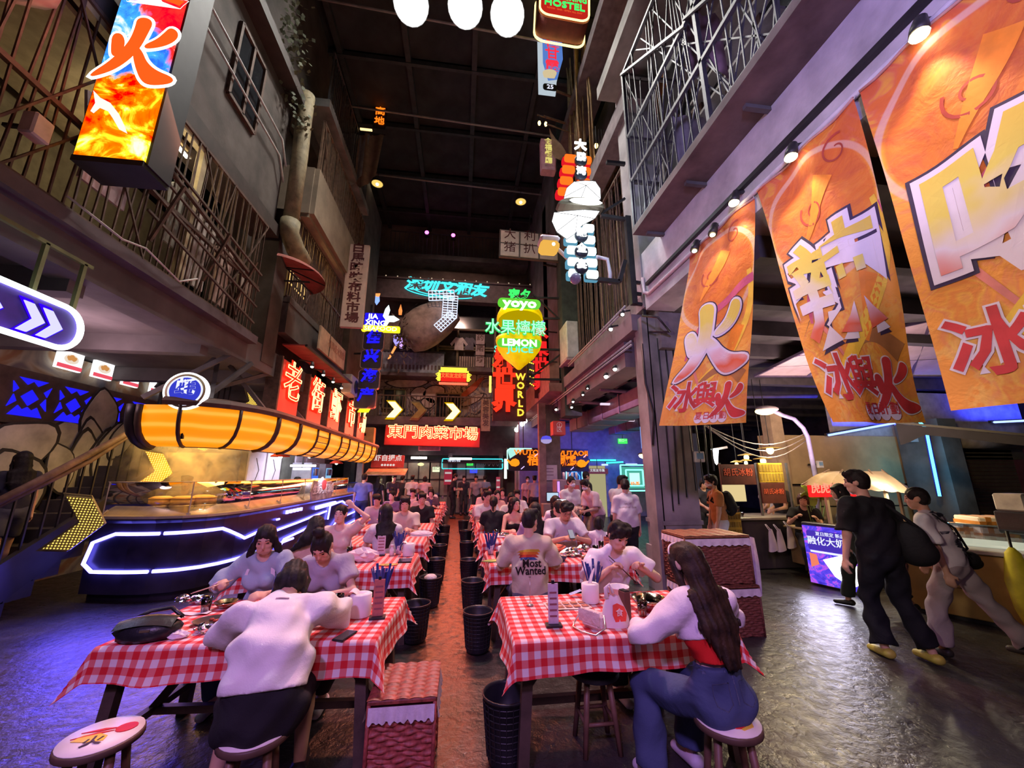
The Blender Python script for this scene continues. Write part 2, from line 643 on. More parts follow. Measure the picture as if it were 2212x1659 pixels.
g.ob('laundry_rack',rustm,t)
g=G()
g.box((-.95,5.8,2.18),(1.5,2.0,.06))
g.bar((-.05,4.6,2.2),(-.05,6.9,2.2),.09)
g.bar((-.05,6.85,0),(-.05,6.85,2.2),.10)
g.ob('room_ceiling',mat('lit_soffit',(.42,.34,.20),.8),t)
for k in range(3):
 t=thing('ceiling_tube_lamp','white fluorescent tube in the lit balcony room, %s beside the tall fire sign'%['nearest','second','farthest'][k],'lamp',(-4.12,4.58+k*.31,6.27),group='balcony room tubes')
 G().tube([(0,-.13,0),(0,.10,0)],.02,8).ob('tube',em('tube_white',(1,.95,.82),9),t)
 G().box((0,0,.035),(.06,.3,.03)).ob('fitting',pipem,t)
light('balcony_room_glow','POINT',(-4.4,5.0,6.0),20,(1,.82,.5),None,.1)
for k,(y,w_,h_,c,lab)in enumerate(((4.2,.55,.95,(.50,.38,.40),'dusty pink shirt'),(5.2,.30,.8,(.34,.33,.26),'olive grey towel'),(5.75,.42,1.0,(.50,.43,.38),'cream shirt'),(6.35,.34,.9,(.52,.36,.30),'salmon shirt'),(7.0,.3,.6,(.3,.25,.2),'brown cloth'))):
 t=thing('hung_shirt',lab+' drying behind the rusty balcony bars','laundry',(-4.02,y,5.7-.12*k),group='laundry on the left balcony')
 pts=[(-w_/2,-h_),(w_/2,-h_),(w_/2*.92,-.12),(w_*.62,-.35),(w_*.78,-.02),(w_*.3,.12),(0,.06),(-w_*.3,.12),(-w_*.78,-.02),(-w_*.62,-.35),(-w_/2*.92,-.12)]
 G().prism(pts,.03,fright((0,0,0))).ob('cloth',mat('laundry_%d'%k,c,.9,var=.2),t)
 G().tube([(0,-.14,.10),(0,0,.17),(0,.14,.10)],.008,5).ob('hanger',ironm,t)
t=thing('balcony','second floor cage balcony with a lit yellow window beside the white vertical sign','balcony',(XL,8.3,5.55))
cage(G(),fr((0,0,0),(0,1,0),(0,0,1)),4.0,2.0,.10,.011,.01,(0,.5,1),0,3).ob('railing_bars',rustm,t,kind='stuff')
g=G()
g.box((-.5,2.0,-.09),(1.2,4.0,.16))
g.box((-.02,2.0,-.5),(.2,4.0,.7))
g.ob('slab',brownplas,t)
G().box((-.55,1.75,1.42),(.04,1.0,1.0)).ob('lit_window',em('window_glow',(1,.62,.2),.9),t)
g=G()
for k in range(5):
 g.box((-.52,1.27+k*.24,1.42),(.04,.02,1.0))
for k in range(4):
 g.box((-.52,1.75,.95+k*.32),(.04,1.0,.025))
g.ob('window_bars',ironm,t)
G().sph((-.45,1.75,1.5),.05,10).ob('bulb',em('bulb_white',(1,.92,.7),10),t)
light('lit_window_glow','POINT',(-4.3,10.0,7.0),8,(1,.65,.25),None,.05)
t=thing('balcony','third floor balcony with a tan concrete parapet above the lit cage','balcony',(-3.7,8.6,7.7))
g=G()
g.box((0,2.0,.62),(.22,4.4,1.25))
g.box((-.5,2.0,-.04),(1.0,4.4,.12))
g.box((-.5,-.15,.62),(1.0,.16,1.25))
g.ob('parapet',mat('tan_parapet',(.26,.20,.14),.85,var=.25,scale=2,bump=.2),t)
cage(G(),fr((.02,-.1,1.25),(0,1,0),(0,0,1)),4.2,1.5,.14,.02,.02,(1,),0,2).ob('fence_bars',woodm,t,kind='stuff')
t=thing('balcony','upper left fourth floor balcony with thin bars close to the ceiling','balcony',(-3.8,8.8,11.2))
cage(G(),fr((0,0,.2),(0,1,0),(0,0,1)),4.2,1.7,.12,.012,.02,(0,1)).ob('railing_bars',greyiron,t,kind='stuff')
G().box((-.4,2.1,.05),(1.0,4.4,.25)).ob('slab',conc,t)
for k,z in enumerate((8.15,8.55)):
 G().tube([(-3.90,.5,z),(-3.90,7.2,z),(-3.90,7.5,z-.4)],.022,6).ob('conduit',mat('bright_conduit',(.6,.58,.55),.4),wl)
g=G()
g.tube([(-3.75,7.62,10.2),(-3.75,7.62,9.6),(-3.72,7.64,8.6),(-3.72,7.66,6.9)],[.17,.17,.16,.15],12)
g.tube([(-3.72,7.66,6.95),(-3.72,7.66,6.7),(-3.66,7.9,6.45),(-3.66,8.3,6.4)],.19,12)
t=g.ob('downpipe',mat('mossy_pipe',(.27,.22,.13),.7,var=.4,scale=6,bump=.3),None,'thick mossy downpipe on the left wall above the red umbrella','pipe')
g=G()
for k in range(260):
 a=RNG.uniform(0,1)
 p=Vector((-3.72+RNG.normal(0,.13),7.5-a*1.1+RNG.normal(0,.12),9.1+a*2.2+RNG.normal(0,.2)))
 q=Vector(RNG.normal(0,1,3)).normalized()
 g.add([p-q*.05,p+q.orthogonal()*.035,p+q*.05,p-q.orthogonal()*.035],[(0,1,2,3)])
g.ob('ivy',mat('dusty_leaf',(.10,.11,.06),.7),None,'dusty ivy climbing round the mossy downpipe','plant',kind='stuff')
g=G()
g.tube([(-4.0,3.1,9.5),(-4.0,3.1,7.0),(-4.0,3.02,6.1),(-4.05,2.7,5.72),(-4.1,1.6,5.6)],.26,14)
for z in(8.6,7.4,6.6):
 g.tube([(-4.0,3.1,z),(-4.0,3.1,z+.06)],.29,14)
g.ob('duct',mat('rusty_pink_duct',(.22,.12,.11),.75,var=.4,scale=3,bump=.2),None,'large rusty pink duct bending at the upper left corner','pipe')
t=thing('floodlight','pale box floodlight on the balcony bars left of the fire sign','lamp',(-3.8,3.3,4.72))
G().box((0,0,0),(.12,.16,.22),bev=.015).ob('housing',mat('pale_box',(.5,.42,.42),.5),t)
G().bar((-.05,0,0),(-.25,.0,0),.03).ob('bracket',ironm,t)
g=G()
g.tube([(-3.72,3.6,4.28),(-3.7,4.2,4.22),(-3.7,4.5,4.3),(-3.72,5.1,4.2),(-3.72,5.4,4.4)],.012,5)
g.ob('loose_wire',mat('pale_wire',(.5,.45,.42),.5),None,'pale loose wire trailing along the left balcony edge','wire')
t=thing('small_awning','faded red umbrella shaped awning on the left wall beside the lit cage','awning',(-3.72,7.75,5.72))
G().grid(lambda u,v:(.75*sin(u*pi/2)*cos((v-.5)*2.6),.85*sin((v-.5)*2.6)*sin(u*pi/2+.001),.22*cos(u*pi/2)),6,14).ob('canvas',mat('faded_red_canvas',(.34,.09,.07),.8,var=.25),t)
g=G()
for a in(-1.2,-.4,.4,1.2):
 g.bar((0,0,.2),(.74*cos(a),.84*sin(a),0),.02)
g.bar((0,0,-.1),(.5,0,-.1),.03)
g.ob('ribs',ironm,t)
t=thing('notice_board','blank tan board hung under the left cage balcony','board',(-3.62,10.7,5.1))
G().box((0,0,0),(.06,2.1,.62),bev=.01).ob('panel',mat('tan_board',(.42,.28,.17),.7),t)
G().box((.035,-.35,0),(.01,.02,.6)).ob('seam',blackm,t)
G().text('福满楼大酒家',fright((.035,.25,0)),.24,.004).ob('faded_lettering',mat('faded_red',(.36,.16,.09),.7),t)
t=thing('lean_to_awning','dark red striped awning above the five red neon boards','awning',(-3.9,8.5,4.62))
g=G()
for k in range(5):
 G().box((.22,.36+k*.72,-.12),(.5,.70,.03)).ob('slat',mat('red_awning',(.30,.045,.04),.7),t)
G().bar((.47,0,-.13),(.47,3.6,-.13),.05).ob('front_rail',ironm,t)
for k in range(4):
 t=thing('spotlight','%s small white spotlight over the red neon boards'%['first','second','third','fourth'][k],'lamp',(-3.45,9.0+k*.75,4.18),group='spotlights over the red boards')
 G().lathe([(.03,.08),(.045,0),(.05,-.03)],10).ob('housing',ironm,t)
 G().sph((0,0,-.025),.04,8).ob('bulb',em('bulb_white',(1,.92,.7),10),t)
 G().bar((0,0,.08),(-.3,0,.12),.02).ob('arm',ironm,t)
t=thing('air_conditioner','pale outdoor air conditioner unit beyond the red awning','air conditioner',(-3.6,12.6,4.5))
G().box((0,0,0),(.3,.85,.6),bev=.02).ob('case',mat('ac_white',(.5,.48,.46),.5),t)
G().lathe([(.22,0),(.2,.02),(.05,.03)],18,0,fright((.15,.1,0))).ob('fan_grille',ironm,t)
def mural_mat():
 t=NT('sea_creature_mural')
 v=t.obj()
 n=t.noise(v,1.3,3,.5,dist=1.2)
 c=t.ramp(n,[(.25,(.16,.045,.04)),(.42,(.20,.11,.05)),(.5,(.26,.23,.17)),(.62,(.12,.10,.10)),(.72,(.05,.07,.10))])
 return t.surf(c,.85,normal=t.bump(t.noise(v,20),.2,.01))
wm=struct('wall_mural',G().box((-7.15,6.5,1.9),(.3,19,3.8)),mural_mat())
pm_=mat('mural_bone',(.40,.37,.34),.85,var=.3,scale=3)
po_=mat('mural_outline',(.03,.025,.025),.9)
k=0
for(px,py,wx,hy,rot)in((150,960,.42,.40,.3),(215,905,.30,.55,.0),(188,985,.26,.66,.1),(170,1030,.30,.80,0),(212,1010,.28,.70,-.15),(238,975,.26,.55,-.25),(262,950,.20,.4,-.3),(130,1010,.2,.42,.4),(40,970,.5,.4,.5),(25,1060,.4,.6,.3),(60,1180,.35,.5,0),(190,1120,.18,.12,.2)):
 k+=1
 p=at(px,py,X=-6.97+.022*k)
 pts=[(wx*cos(a)*(1+.18*sin(2*a+1)),hy*sin(a)*(1+.1*cos(3*a)))for a in np.linspace(0,2*pi,22)[:-1]]
 M=fright(p)@Matrix.Rotation(rot,4,'Z')
 G().prism([(x*1.13,y*1.09)for x,y in pts],.012,M).ob('painted_outline',po_,wm)
 G().prism(pts,.03,M).ob('painted_shell',pm_,wm)
bt=em('blue_backlight',(.02,.015,1),.75)
t=thing('lattice_band','row of backlit blue diamond tiles above the mural','panel',(-6.98,0,0))
G().box((0,7.9,2.95),(.06,5.2,.85)).ob('backing',woodd,t)
for k in range(4):
 yc=7.05+k*.72
 M=fright((.03,yc,2.95))
 for(pts)in([(0,.13),(.13,0),(0,-.13),(-.13,0)],[(-.25,-.3),(.25,-.3),(.14,-.14),(.07,-.20),(0,-.15),(-.07,-.2),(-.14,-.14)],[(-.22,.3),(.22,.3),(.08,.2),(0,.27),(-.08,.2)],[(-.29,-.18),(-.18,-.08),(-.24,.02)],[(.29,-.18),(.18,-.08),(.24,.02)],[(-.29,.22),(-.19,.12),(-.25,.05)],[(.29,.22),(.19,.12),(.25,.05)]):
  G().prism(pts,.03,M).ob('tile',bt,t)
for k,yc in enumerate((7.45,8.1,8.75,9.35,9.75)):
 t=thing('menu_lightbox',['first white menu lightbox with a bowl picture from the arrow sign','second white menu lightbox with a soup bowl','third white menu lightbox with a noodle bowl','narrow fourth menu lightbox left of the black post','narrow last menu lightbox right of the black post'][k],'sign',(-6.9,yc,3.78),group='menu lightboxes above the mural')
 wd=(.44,.40,.38,.13,.16)[k]
 G().box((0,0,0),(.06,wd,.5),bev=.005).ob('case',em('lightbox_white',(1,.97,1),1.35),t)
 M=fright((.032,0,0))
 G().box((0,-.20,0),(wd,.07,.004),0,M).ob('red_strip',em('menu_red',(.75,.08,.12),.9),t)
 if wd>.3:
  g=G().prism([(.13*cos(a),-.06+.085*sin(a))for a in np.linspace(0,6.2,18)],.006,M)
  g.ob('dish',em('menu_bowl',(.75,.62,.5),.9),t)
  G().prism([(.09*cos(a),-.04+.05*sin(a)*(1+.3*sin(5*a)))for a in np.linspace(0,6.2,18)],.010,M).ob('food',em('menu_food',(.55,.24,.07),.9),t)
p=at(333,935,Y=8.9)
g=G()
g.tube([(p.x,p.y,2.75),(p.x,p.y,3.8)],.055,10)
g.lathe([(.06,0),(.16,.04),(.10,.18),(.02,.22)],12,0,Matrix.Translation((p.x,p.y,3.5)))
g.ob('post',ironm,None,'black iron post in front of the narrow menu lightboxes','post')
t=thing('staircase','dark staircase with sloping railing rising beside the stall','staircase',(-6.2,5.4,0))
for k in range(12):
 G().box((0,.45+k*.30,.1+k*.19),(1.3,.32,.19)).ob('tread',mat('dark_step',(.045,.04,.05),.7),t)
g=G()
g.prism([(0,0),(.2,0),(4.6,2.6),(4.6,3.0),(0,.42)],.08,fr((.68,-.1,0),(0,1,0),(0,0,1)))
g.ob('stringer',mat('dark_stringer',(.022,.020,.028),.6),t)
g=G()
for k in range(22):
 y=.2+k*.2
 g.bar((.66,y,.3+y*.6),(.66,y,1.25+y*.6),.022)
g.bar((.66,0,.3),(.66,0,1.3),.05)
g.ob('balusters',ironm,t)
g=G()
g.tube([(.66,.0,1.3),(.68,.9,1.85),(.66,1.8,2.4),(.68,2.8,3.0),(.66,3.8,3.65)],.05,8)
g.tube([(.66,.2,1.36),(.70,1.2,1.93),(.62,2.2,2.6),(.68,3.4,3.3)],.035,8)
g.ob('driftwood_handrail',woodm,t)
def led_grid_mat(name,st,base=(.30,.20,.03)):
 t=NT(name)
 u=t.uv()
 x,y,z=t.sep(u)
 d=t.ma('ADD',t.ma('POWER',t.ma('SUBTRACT',t.ma('FRACT',t.ma('MULTIPLY',x,34)),.5),2),t.ma('POWER',t.ma('SUBTRACT',t.ma('FRACT',t.ma('MULTIPLY',y,34)),.5),2))
 f=t.step(d,.14,.05)
 c=t.mix(f,tuple(q*.35 for q in base),(1,.80,.16))
 return t.surf(base,.5,emit=c,es=t.ma('ADD',.15,t.ma('MULTIPLY',f,st)))
chev=[(-.30,.38),(.0,.38),(.28,.0),(.0,-.42),(-.30,-.42),(-.02,0)]
led_on,led_dim,led_off=led_grid_mat('chevron_lit',1.5,(.8,.55,.03)),led_grid_mat('chevron_dim',.75),led_grid_mat('chevron_off',.10,(.10,.06,.03))
for k,(px,py,X_,s_,mm,lab,rr)in enumerate(((178,1128,-4.78,.78,led_dim,'nearest yellow LED chevron arrow beside the dark stair',-.30),(338,1018,-5.15,.78,led_on,'brightly lit yellow LED chevron arrow in the steam',-.30),(258,1098,-5.60,.6,led_off,'unlit LED chevron behind the glass screen',-.5),(452,956,-5.0,.42,led_on,'small yellow chevron under the orange awning',-.6),(540,868,-5.0,.6,led_on,'upper yellow chevron sliver above the orange awning',-.6))):
 p=at(px,py,X=X_)
 t=thing('chevron_sign',lab,'sign',p,group='stair chevron arrows')
 M=Matrix.Rotation(.55,4,'Z')@fcam((0,0,0))@Matrix.Rotation(rr*.5,4,'Z')
 G().prism([(x*s_,y*s_)for x,y in chev],.16*s_,M,0,1).ob('face',[mm,mat('olive_side',(.22,.19,.08),.5)],t)
 G().prism([(x*s_*1.12-.03,y*s_*1.1)for x,y in chev],.05,M@Matrix.Translation((0,0,-.09*s_))).ob('backplate',mat('olive_side',(.22,.19,.08),.5),t)
 # RIGHT building
g=G()
g.box((3.25,1.9,4.95),(.5,7.5,1.04))
fascia_m=mat('washed_concrete',(.44,.43,.45),.8,var=.28,scale=2.5,bump=.25,bscale=22,col2=(.56,.55,.57))
struct('wall_fascia_right',g,fascia_m)
g=G()
g.box((8.4,3,4.55),(9.8,9,.24))
for y in np.arange(-1,7.4,1.15):
 g.box((7.5,y,4.3),(8.4,.16,.3))
struct('ceiling_arcade_near',g,conc_dark)
g=G()
g.box((9.1,14,4.3),(11.8,13.5,.3))
for y in np.arange(8,19,1.5):
 g.box((8.6,y,4.0),(10.5,.2,.4))
struct('ceiling_arcade_far',g,mat('arcade_soffit',(.07,.06,.075),.8,var=.3))
g=G()
g.box((4.1,1.5,9.6),(.4,9.2,8.2))
g.box((4.6,8.4,9.6),(.4,5.2,8.4))
g.box((3.5,15.2,9.4),(.5,7.6,10.2))
g.box((3.35,14.3,9.0),(.2,.7,8),0)
wr=struct('wall_right',g,mat('right_wall_plaster',(.20,.185,.19),.85,var=.4,scale=1.3,bump=.25,bscale=8))
for k,(y,z,x)in enumerate(((1.0,7.6,3.88),(2.9,7.6,3.88),(4.8,7.6,3.88),(2.0,10.5,3.88),(4.2,10.5,3.88),(7.2,7.0,4.38),(9.4,9.8,4.38),(7.4,10.2,4.38))):
 f=G()
 M=fleft((x,y,z))
 for sx in(-.5,0,.5):
  f.box((sx*1.2,0,0),(.07,1.7,.1),0,M)
 for sy in(-1,-.3,.4,1):
  f.box((0,sy*.85,0),(1.26,.06,.1),0,M)
 fo=f.ob('window_frame',rustm,wr)
 for sx in(-1,1):
  G().box((sx*.3,0,-.01),(.52,1.62,.02),0,M).ob('pane',mat('dark_pane',(.02,.022,.026),.12,var=.3),fo)
for k in range(7):
 G().box((3.80,4.0,6.2+k*.42),(.22,1.7,.05)).ob('shutter_slat',mat('grey_slat',(.25,.23,.22),.7),wr)
t=thing('balcony','right balcony with grey lattice cage over the lavender concrete beam','balcony',(2.55,-2,5.46))
G().box((.7,3.45,-.04),(1.42,7.1,.1)).ob('slab',mat('rust_brown_soffit',(.13,.095,.085),.8,var=.4,scale=3,bump=.2),t)
for y in np.arange(.6,7,1.05):
 G().box((.62,y,-.11),(.9,.05,.05)).ob('soffit_joint',conc_dark,t)
g=G()
M=fr((.02,0,0),(0,1,0),(0,0,1))
cage(g,M,6.95,3.0,.17,.007,.05,(0,.28,.56,1),0,40)
for y in(0,1.7,3.4,5.1,6.95):
 g.bar((.02,y,0),(.02,y,3.0),.05)
M2=fr((.02,6.95,0),(1,0,0),(0,0,1))
cage(g,M2,1.2,3.0,.17,.007,.05,(0,.28,.56,1),0,8)
for k in range(4):
 g.bar((-.01,6.95-k*1.7,3.0-(k%2)*1.3),(-.01,5.25-k*1.7,1.6-(k%2)*1.2),.035)
g.ob('cage_bars',greyiron,t,kind='stuff')
for k in range(3):
 a=thing('hung_cloth',['pink towel hung high in the right lattice cage','grey shirt hung low in the right lattice cage','violet cloth hung at the near end of the right lattice cage'][k],'laundry',(3.1,(3.6,4.1,1.6)[k],(7.9,6.7,7.2)[k]))
 G().grid(lambda u,v:((u-.5)*.55,.03*sin(u*14),-v*1.0*(1+.1*sin(u*9))),10,6).ob('cloth',mat('cloth_hung_%d'%k,[(.42,.26,.30),(.30,.29,.30),(.28,.2,.42)][k],.9),a)
g=G()
g.box((3.2,2.5,9.65),(1.1,7.6,.3))
struct('trim_slab_edge_right',g,conc)
g=G()
g.box((3.15,8.2,8.9),(.4,5.4,.42))
g.box((3.3,8.2,12.4),(.8,5.4,.35))
struct('trim_upper_slab_right',g,mat('purple_grey_slab',(.16,.13,.14),.85,var=.3))
struct('column_dark',G().box((3.2,11.0,8.6),(.5,.55,10.4)),mat('green_black_column',(.045,.05,.045),.8,var=.4,bump=.2))
for k in range(26):
 y=8.4+RNG.uniform(-.7,1.1)
 x=3.05+RNG.uniform(-.15,.2)
 G().tube([(x,y,9.1),(x+RNG.uniform(-.06,.06),y+RNG.uniform(-.12,.12),11.5),(x+RNG.uniform(-.1,.1),y+RNG.uniform(-.2,.2),14.2)],.028,5).ob('bamboo_pole' if k else 'bamboo_pole',mat('bamboo',(.32,.21,.10),.6,var=.35),wr)
light('bamboo_uplight','SPOT',(2.6,8.2,14.6),120,(1,.55,.2),(3.1,8.6,10),.1,spot=80)
g=G()
g.box((3.95,6.2,11.5),(.12,1.0,4.2))
g.ob('trim_orange_strip',mat('orange_wall',(.5,.18,.08),.8),None,kind='structure')
t=thing('balcony','second floor right balcony with vertical rods and plants behind the dark column','balcony',(3.15,6.0,4.85))
g=G()
g.box((.5,1.9,-.15),(1.2,4.2,.3))
g.box((.35,1.9,-.6),(.5,4.4,.9))
g.ob('slab',mat('grey_slab',(.22,.19,.19),.85,var=.25,bump=.2),t)
cage(G(),fr((.03,0,0),(0,1,0),(0,0,1)),4.0,3.2,.16,.012,.02,(0,1),0,2).ob('rods',rustm,t,kind='stuff')
g=G()
for k in range(70):
 p=Vector((RNG.uniform(.05,.3),RNG.uniform(.5,2.6),RNG.uniform(.02,.5)**1.2))
 q=Vector((RNG.normal(0,.05),RNG.normal(0,.08),RNG.uniform(.05,.16)))
 r=q.orthogonal().normalized()*.02
 g.add([p,p+q*.5+r,p+q,p+q*.5-r],[(0,1,2,3)])
g.ob('plants',mat('dim_leaf',(.08,.10,.05),.6),t)
g=G()
for k in range(9):
 g.tube([(.45,3.9-k*.42,0),(.45,3.9-k*.42,3.2)],.035,6)
g.ob('inner_rods',mat('warm_rods',(.30,.22,.14),.6),t)
t=thing('air_conditioner','white outdoor air conditioner box hung on the dark column','air conditioner',(3.05,10.45,5.5))
G().box((0,0,0),(.35,.8,1.1),bev=.02).ob('case',mat('ac_white',(.5,.48,.46),.5),t)
G().box((0,0,-.6),(.4,.85,.06)).ob('tray',mat('pink_tray',(.4,.28,.3),.6),t)
struct('column_pier_right',G().box((3.35,6.05,7.4),(.6,.5,5.2)),mat('pale_pier',(.34,.33,.34),.8,var=.35,scale=1.6,bump=.2))
g=G()
g.tube([(2.97,-2,4.63),(2.97,5.45,4.63),(2.97,5.6,4.72),(2.97,5.62,5.0)],.028,8)
g.ob('banner_pipe',mat('lilac_pipe',(.5,.46,.5),.4),None,'long lilac pipe along the concrete beam that carries the banners','pipe')
g=G()
g.box((3.25,12.4,3.98),(.5,11.6,.55))
g.box((3.15,8.3,4.35),(.5,4.6,.3))
struct('beam_arcade',g,mat('purple_beam',(.17,.135,.15),.8,var=.3,scale=2,bump=.25))
g=G()
g.box((2.75,14.3,4.75),(.3,6.4,.7))
g.box((2.9,14.3,4.3),(.7,6.6,.25))
struct('wall_parapet_red',g,mat('red_grey_parapet',(.30,.15,.13),.85,var=.25,bump=.2))
for(x0,y0,z0,y1,nm)in((2.94,6.3,4.72,10.2,'upper'),(2.96,6.2,4.0,17.5,'lower')):
 t=thing('cable_run','pair of grey conduits on the %s edge of the arcade beam'%nm,'pipe',(0,0,0))
 for k in range(2):
  G().tube([(x0,y0,z0+k*.07),(x0,y1,z0+k*.07)],.02,6).ob('conduit',pipem,t)
g=G()
g.box((3.41,6.12,2.2),(.62,.54,4.4))
g.box((3.41,6.12,.32),(.70,.62,.64))
g.box((3.41,6.12,1.02),(.66,.58,.06))
g.box((3.06,5.98,2.2),(.12,.26,4.4))
pl=struct('column_pillar',g,mat('pillar_concrete',(.25,.23,.22),.85,var=.4,scale=1.8,bump=.35,bscale=9))
g=G()
for k in range(7):
 x=3.25+k*.13
 g.tube([(x,5.82,4.0),(x+.02*sin(k*3),5.8,2.6),(x+.03*sin(k*5),5.81,1.2+.1*k)],.012,5)
g.tube([(2.98,5.85,3.9),(2.96,5.8,3.2),(3.05,5.78,2.7),(3.0,5.8,2.2)],.018,6)
g.tube([(3.1,5.8,4.1),(3.3,5.5,4.0),(3.0,5.3,4.15),(2.9,5.6,4.3)],.02,6)
g.ob('cables',ironm,pl)
t=thing('control_box','small white control box on the concrete pillar','box',(3.78,5.83,2.02))
G().box((0,0,0),(.17,.06,.17),bev=.01).ob('case',mat('box_white',(.62,.62,.66),.5),t)
G().box((0,-.034,.01),(.11,.01,.09)).ob('label_plate',mat('blue_plate',(.2,.35,.55),.5),t)
struct('column_far',G().box((2.92,12.6,2.0),(.55,.5,4.0)),mat('brown_column',(.15,.11,.10),.8,var=.3,bump=.2))
struct('column_wood_post',G().box((2.55,12.2,2.0),(.22,.22,4.0)),mat('brown_column2',(.22,.15,.13),.8,var=.3,bump=.2))
g=G()
g.box((9.6,8.6,2.1),(4.6,.3,1.15))
g.box((9.6,8.75,.8),(4.6,.3,1.6),1)
struct('wall_tan',g,[tanm,mat('tan_lower',(.33,.26,.17),.85,var=.2,scale=2,bump=.2)])
for k in range(3):
 G().box((9.6,8.59,.5+k*.5),(4.5,.02,.02)).ob('trim_joint',blackm,None,kind='structure')
struct('column_tan_edge',G().box((7.35,8.3,1.6),(.3,.3,3.2)),mat('tan_column',(.30,.22,.15),.85,var=.25,bump=.3))
g=G()
g.box((12.6,8.2,2.6),(2.6,.4,1.0))
g.box((11.05,7.9,1.5),(.5,.9,3.0))
struct('wall_shutter_surround',g,conc_dark)
t=link('door_1',None,None,kind='structure')
for k in range(26):
 G().box((12.4,8.02,.05+k*.09),(2.3,.04,.082),bev=.012).ob('slat',mat('dark_shutter',(.09,.075,.07),.5,.3),t)
G().tube([(11.3,7.8,2.5),(13.6,7.8,2.5)],.16,12).ob('shutter_roll',mat('grey_roll',(.25,.23,.24),.6),t)
g=G()
g.box((6.2,16.6,2.0),(7.5,.3,4.0))
struct('wall_blue_shop',g,mat('blue_shop_wall',(.28,.28,.42),.8,var=.2))
g=G()
g.box((3.6,17.4,1.8),(2.4,.3,3.6))
struct('wall_shop_lilac',g,mat('lilac_panel',(.42,.36,.42),.7,var=.12))
# SIGNS
W_=em('neon_white',(.93,.96,1),3.0)
BL=em('neon_blue',(.16,.14,1),2.6)
BLd=em('deep_blue_face',(.02,.01,.85),.8)
CY=em('neon_cyan',(.06,.85,.95),1.25)
RD=em('neon_red',(1,.035,.015),1.6)
RDf=em('red_lit_face',(.85,.018,.012),.85)
YL=em('neon_yellow',(1,.72,.04),1.5)
YW=em('neon_warm_white',(1,.82,.45),2.0)
GR=em('neon_green',(.05,.85,.14),1.0)
GW=em('neon_pale_green',(.80,1,.70),1.7)
OR=em('neon_orange',(1,.16,.008),1.4)
LM=em('lemon_yellow',(.88,.66,.0),1.0)
def rrect(w,h,r,n=5):
 pts=[]
 for(cx,cy,a0)in((w/2-r,h/2-r,0),(-w/2+r,h/2-r,pi/2),(-w/2+r,-h/2+r,pi),(w/2-r,-h/2+r,1.5*pi)):
  for k in range(n+1):
   a=a0+pi/2*k/n
   pts.append((cx+r*cos(a),cy+r*sin(a)))
 return pts
def loop(g,pts,r,M,z,n=6,mi=0):
 p=[(x,y,z)for x,y in pts]
 return g.tube(p+[p[0],p[1]],r,n,mi,True,True,M)
def fire_mat():
 t=NT('fire_poster_print')
 u=t.uv()
 x,y,z=t.sep(u)
 n=t.noise(u,2.3,5,.6,dist=1.4)
 n2=t.noise(u,5,4,.6,dist=.8)
 sky=t.ramp(t.ma('ADD',n2,t.ma('MULTIPLY',y,.1)),[(.35,(.02,.12,.75)),(.55,(.05,.35,.95)),(.68,(.9,.95,1))])
 fire=t.ramp(n,[(.36,(.85,.0,.0)),(.5,(1,.18,.0)),(.58,(1,.75,.02)),(.68,(1,1,.55))])
 red=t.ramp(n2,[(.4,(.85,.0,.015)),(.62,(.95,.03,.02)),(.72,(1,.5,.45))])
 f1=t.step(t.ma('ADD',y,t.ma('MULTIPLY',n,.9)),.25,.05)
 f1=t.step(t.ma('ADD',y,t.ma('MULTIPLY',t.ma('SUBTRACT',n,.5),1.6)),-.35,-.55)
 c=t.mix(f1,sky,fire)
 f2=t.step(t.ma('ADD',t.ma('MULTIPLY',x,1.6),t.ma('ADD',y,t.ma('MULTIPLY',t.ma('SUBTRACT',n2,.5),.9))),.15,.35)
 c=t.mix(t.ma('MULTIPLY',f2,t.step(y,-.45,-.3)),c,red)
 e=t.n('ShaderNodeEmission')
 t.put(e.inputs[0],c)
 e.inputs[1].default_value=1.25
 t.t.links.new(e.outputs[0],t.o.inputs[0])
 return t.m
t=thing('lightbox_sign','tall backlit vertical sign with white outlined fire character on red and blue flames','sign',(-3.46,3.6,6.24))
M=fcam((0,0,0))
G().prism([(-.31,-1.52),(.31,-1.52),(.31,1.9),(-.31,1.9)],.01,M).ob('face',fire_mat(),t)
g=G()
g.box((0,.16,.19),(.66,.30,3.46))
g.box((0,.15,-1.55),(.62,.34,.06))
g.ob('case',mat('sign_case_black',(.018,.016,.018),.6),t)
g=G()
for dz in(-1.2,.3):
 g.bar((-.3,.16,dz),(-.55,.2,dz),.06)
g.ob('brackets',ironm,t)
wf=em('poster_white',(1,.98,.95),1.5)
g=G()
g.text('#火',M@Matrix.Translation((.0,-.18,.012)),.82,.004,.055,sx=.80)
g.text('奧',M@Matrix.Translation((.02,.62,.012)),.72,.004,.055,sx=.8)
g.ob('character_outline',wf,t)
g=G()
g.text('#火',M@Matrix.Translation((.0,-.18,.017)),.82,.004,.012,sx=.80)
g.text('奧',M@Matrix.Translation((.02,.62,.017)),.72,.004,.012,sx=.8)
g.ob('character_fill',em('poster_red',(.92,.10,.01),1.0),t)
g=G()
g.prism([(-.30,-.75),(-.22,-.83),(-.12,-.88),(-.02,-1.0),(.05,-1.12),(.10,-1.22),(.02,-1.18),(-.06,-1.06),(-.12,-.98),(-.20,-.95),(-.24,-1.02),(-.27,-1.0),(-.25,-.9)],.004,M@Matrix.Translation((0,0,.012)))
g.ob('crayfish_claw',em('poster_pink',(1,.72,.66),1.1),t)
light('fire_sign_glow','AREA',(-3.4,3.3,6.0),16,(1,.35,.2),(-3.6,1,4),.6,2.4)
t=thing('arrow_sign','blue rounded sign with white neon rim and double arrows at the left edge','sign',(-3.82,3.42,3.10))
M=fright((0,0,0))
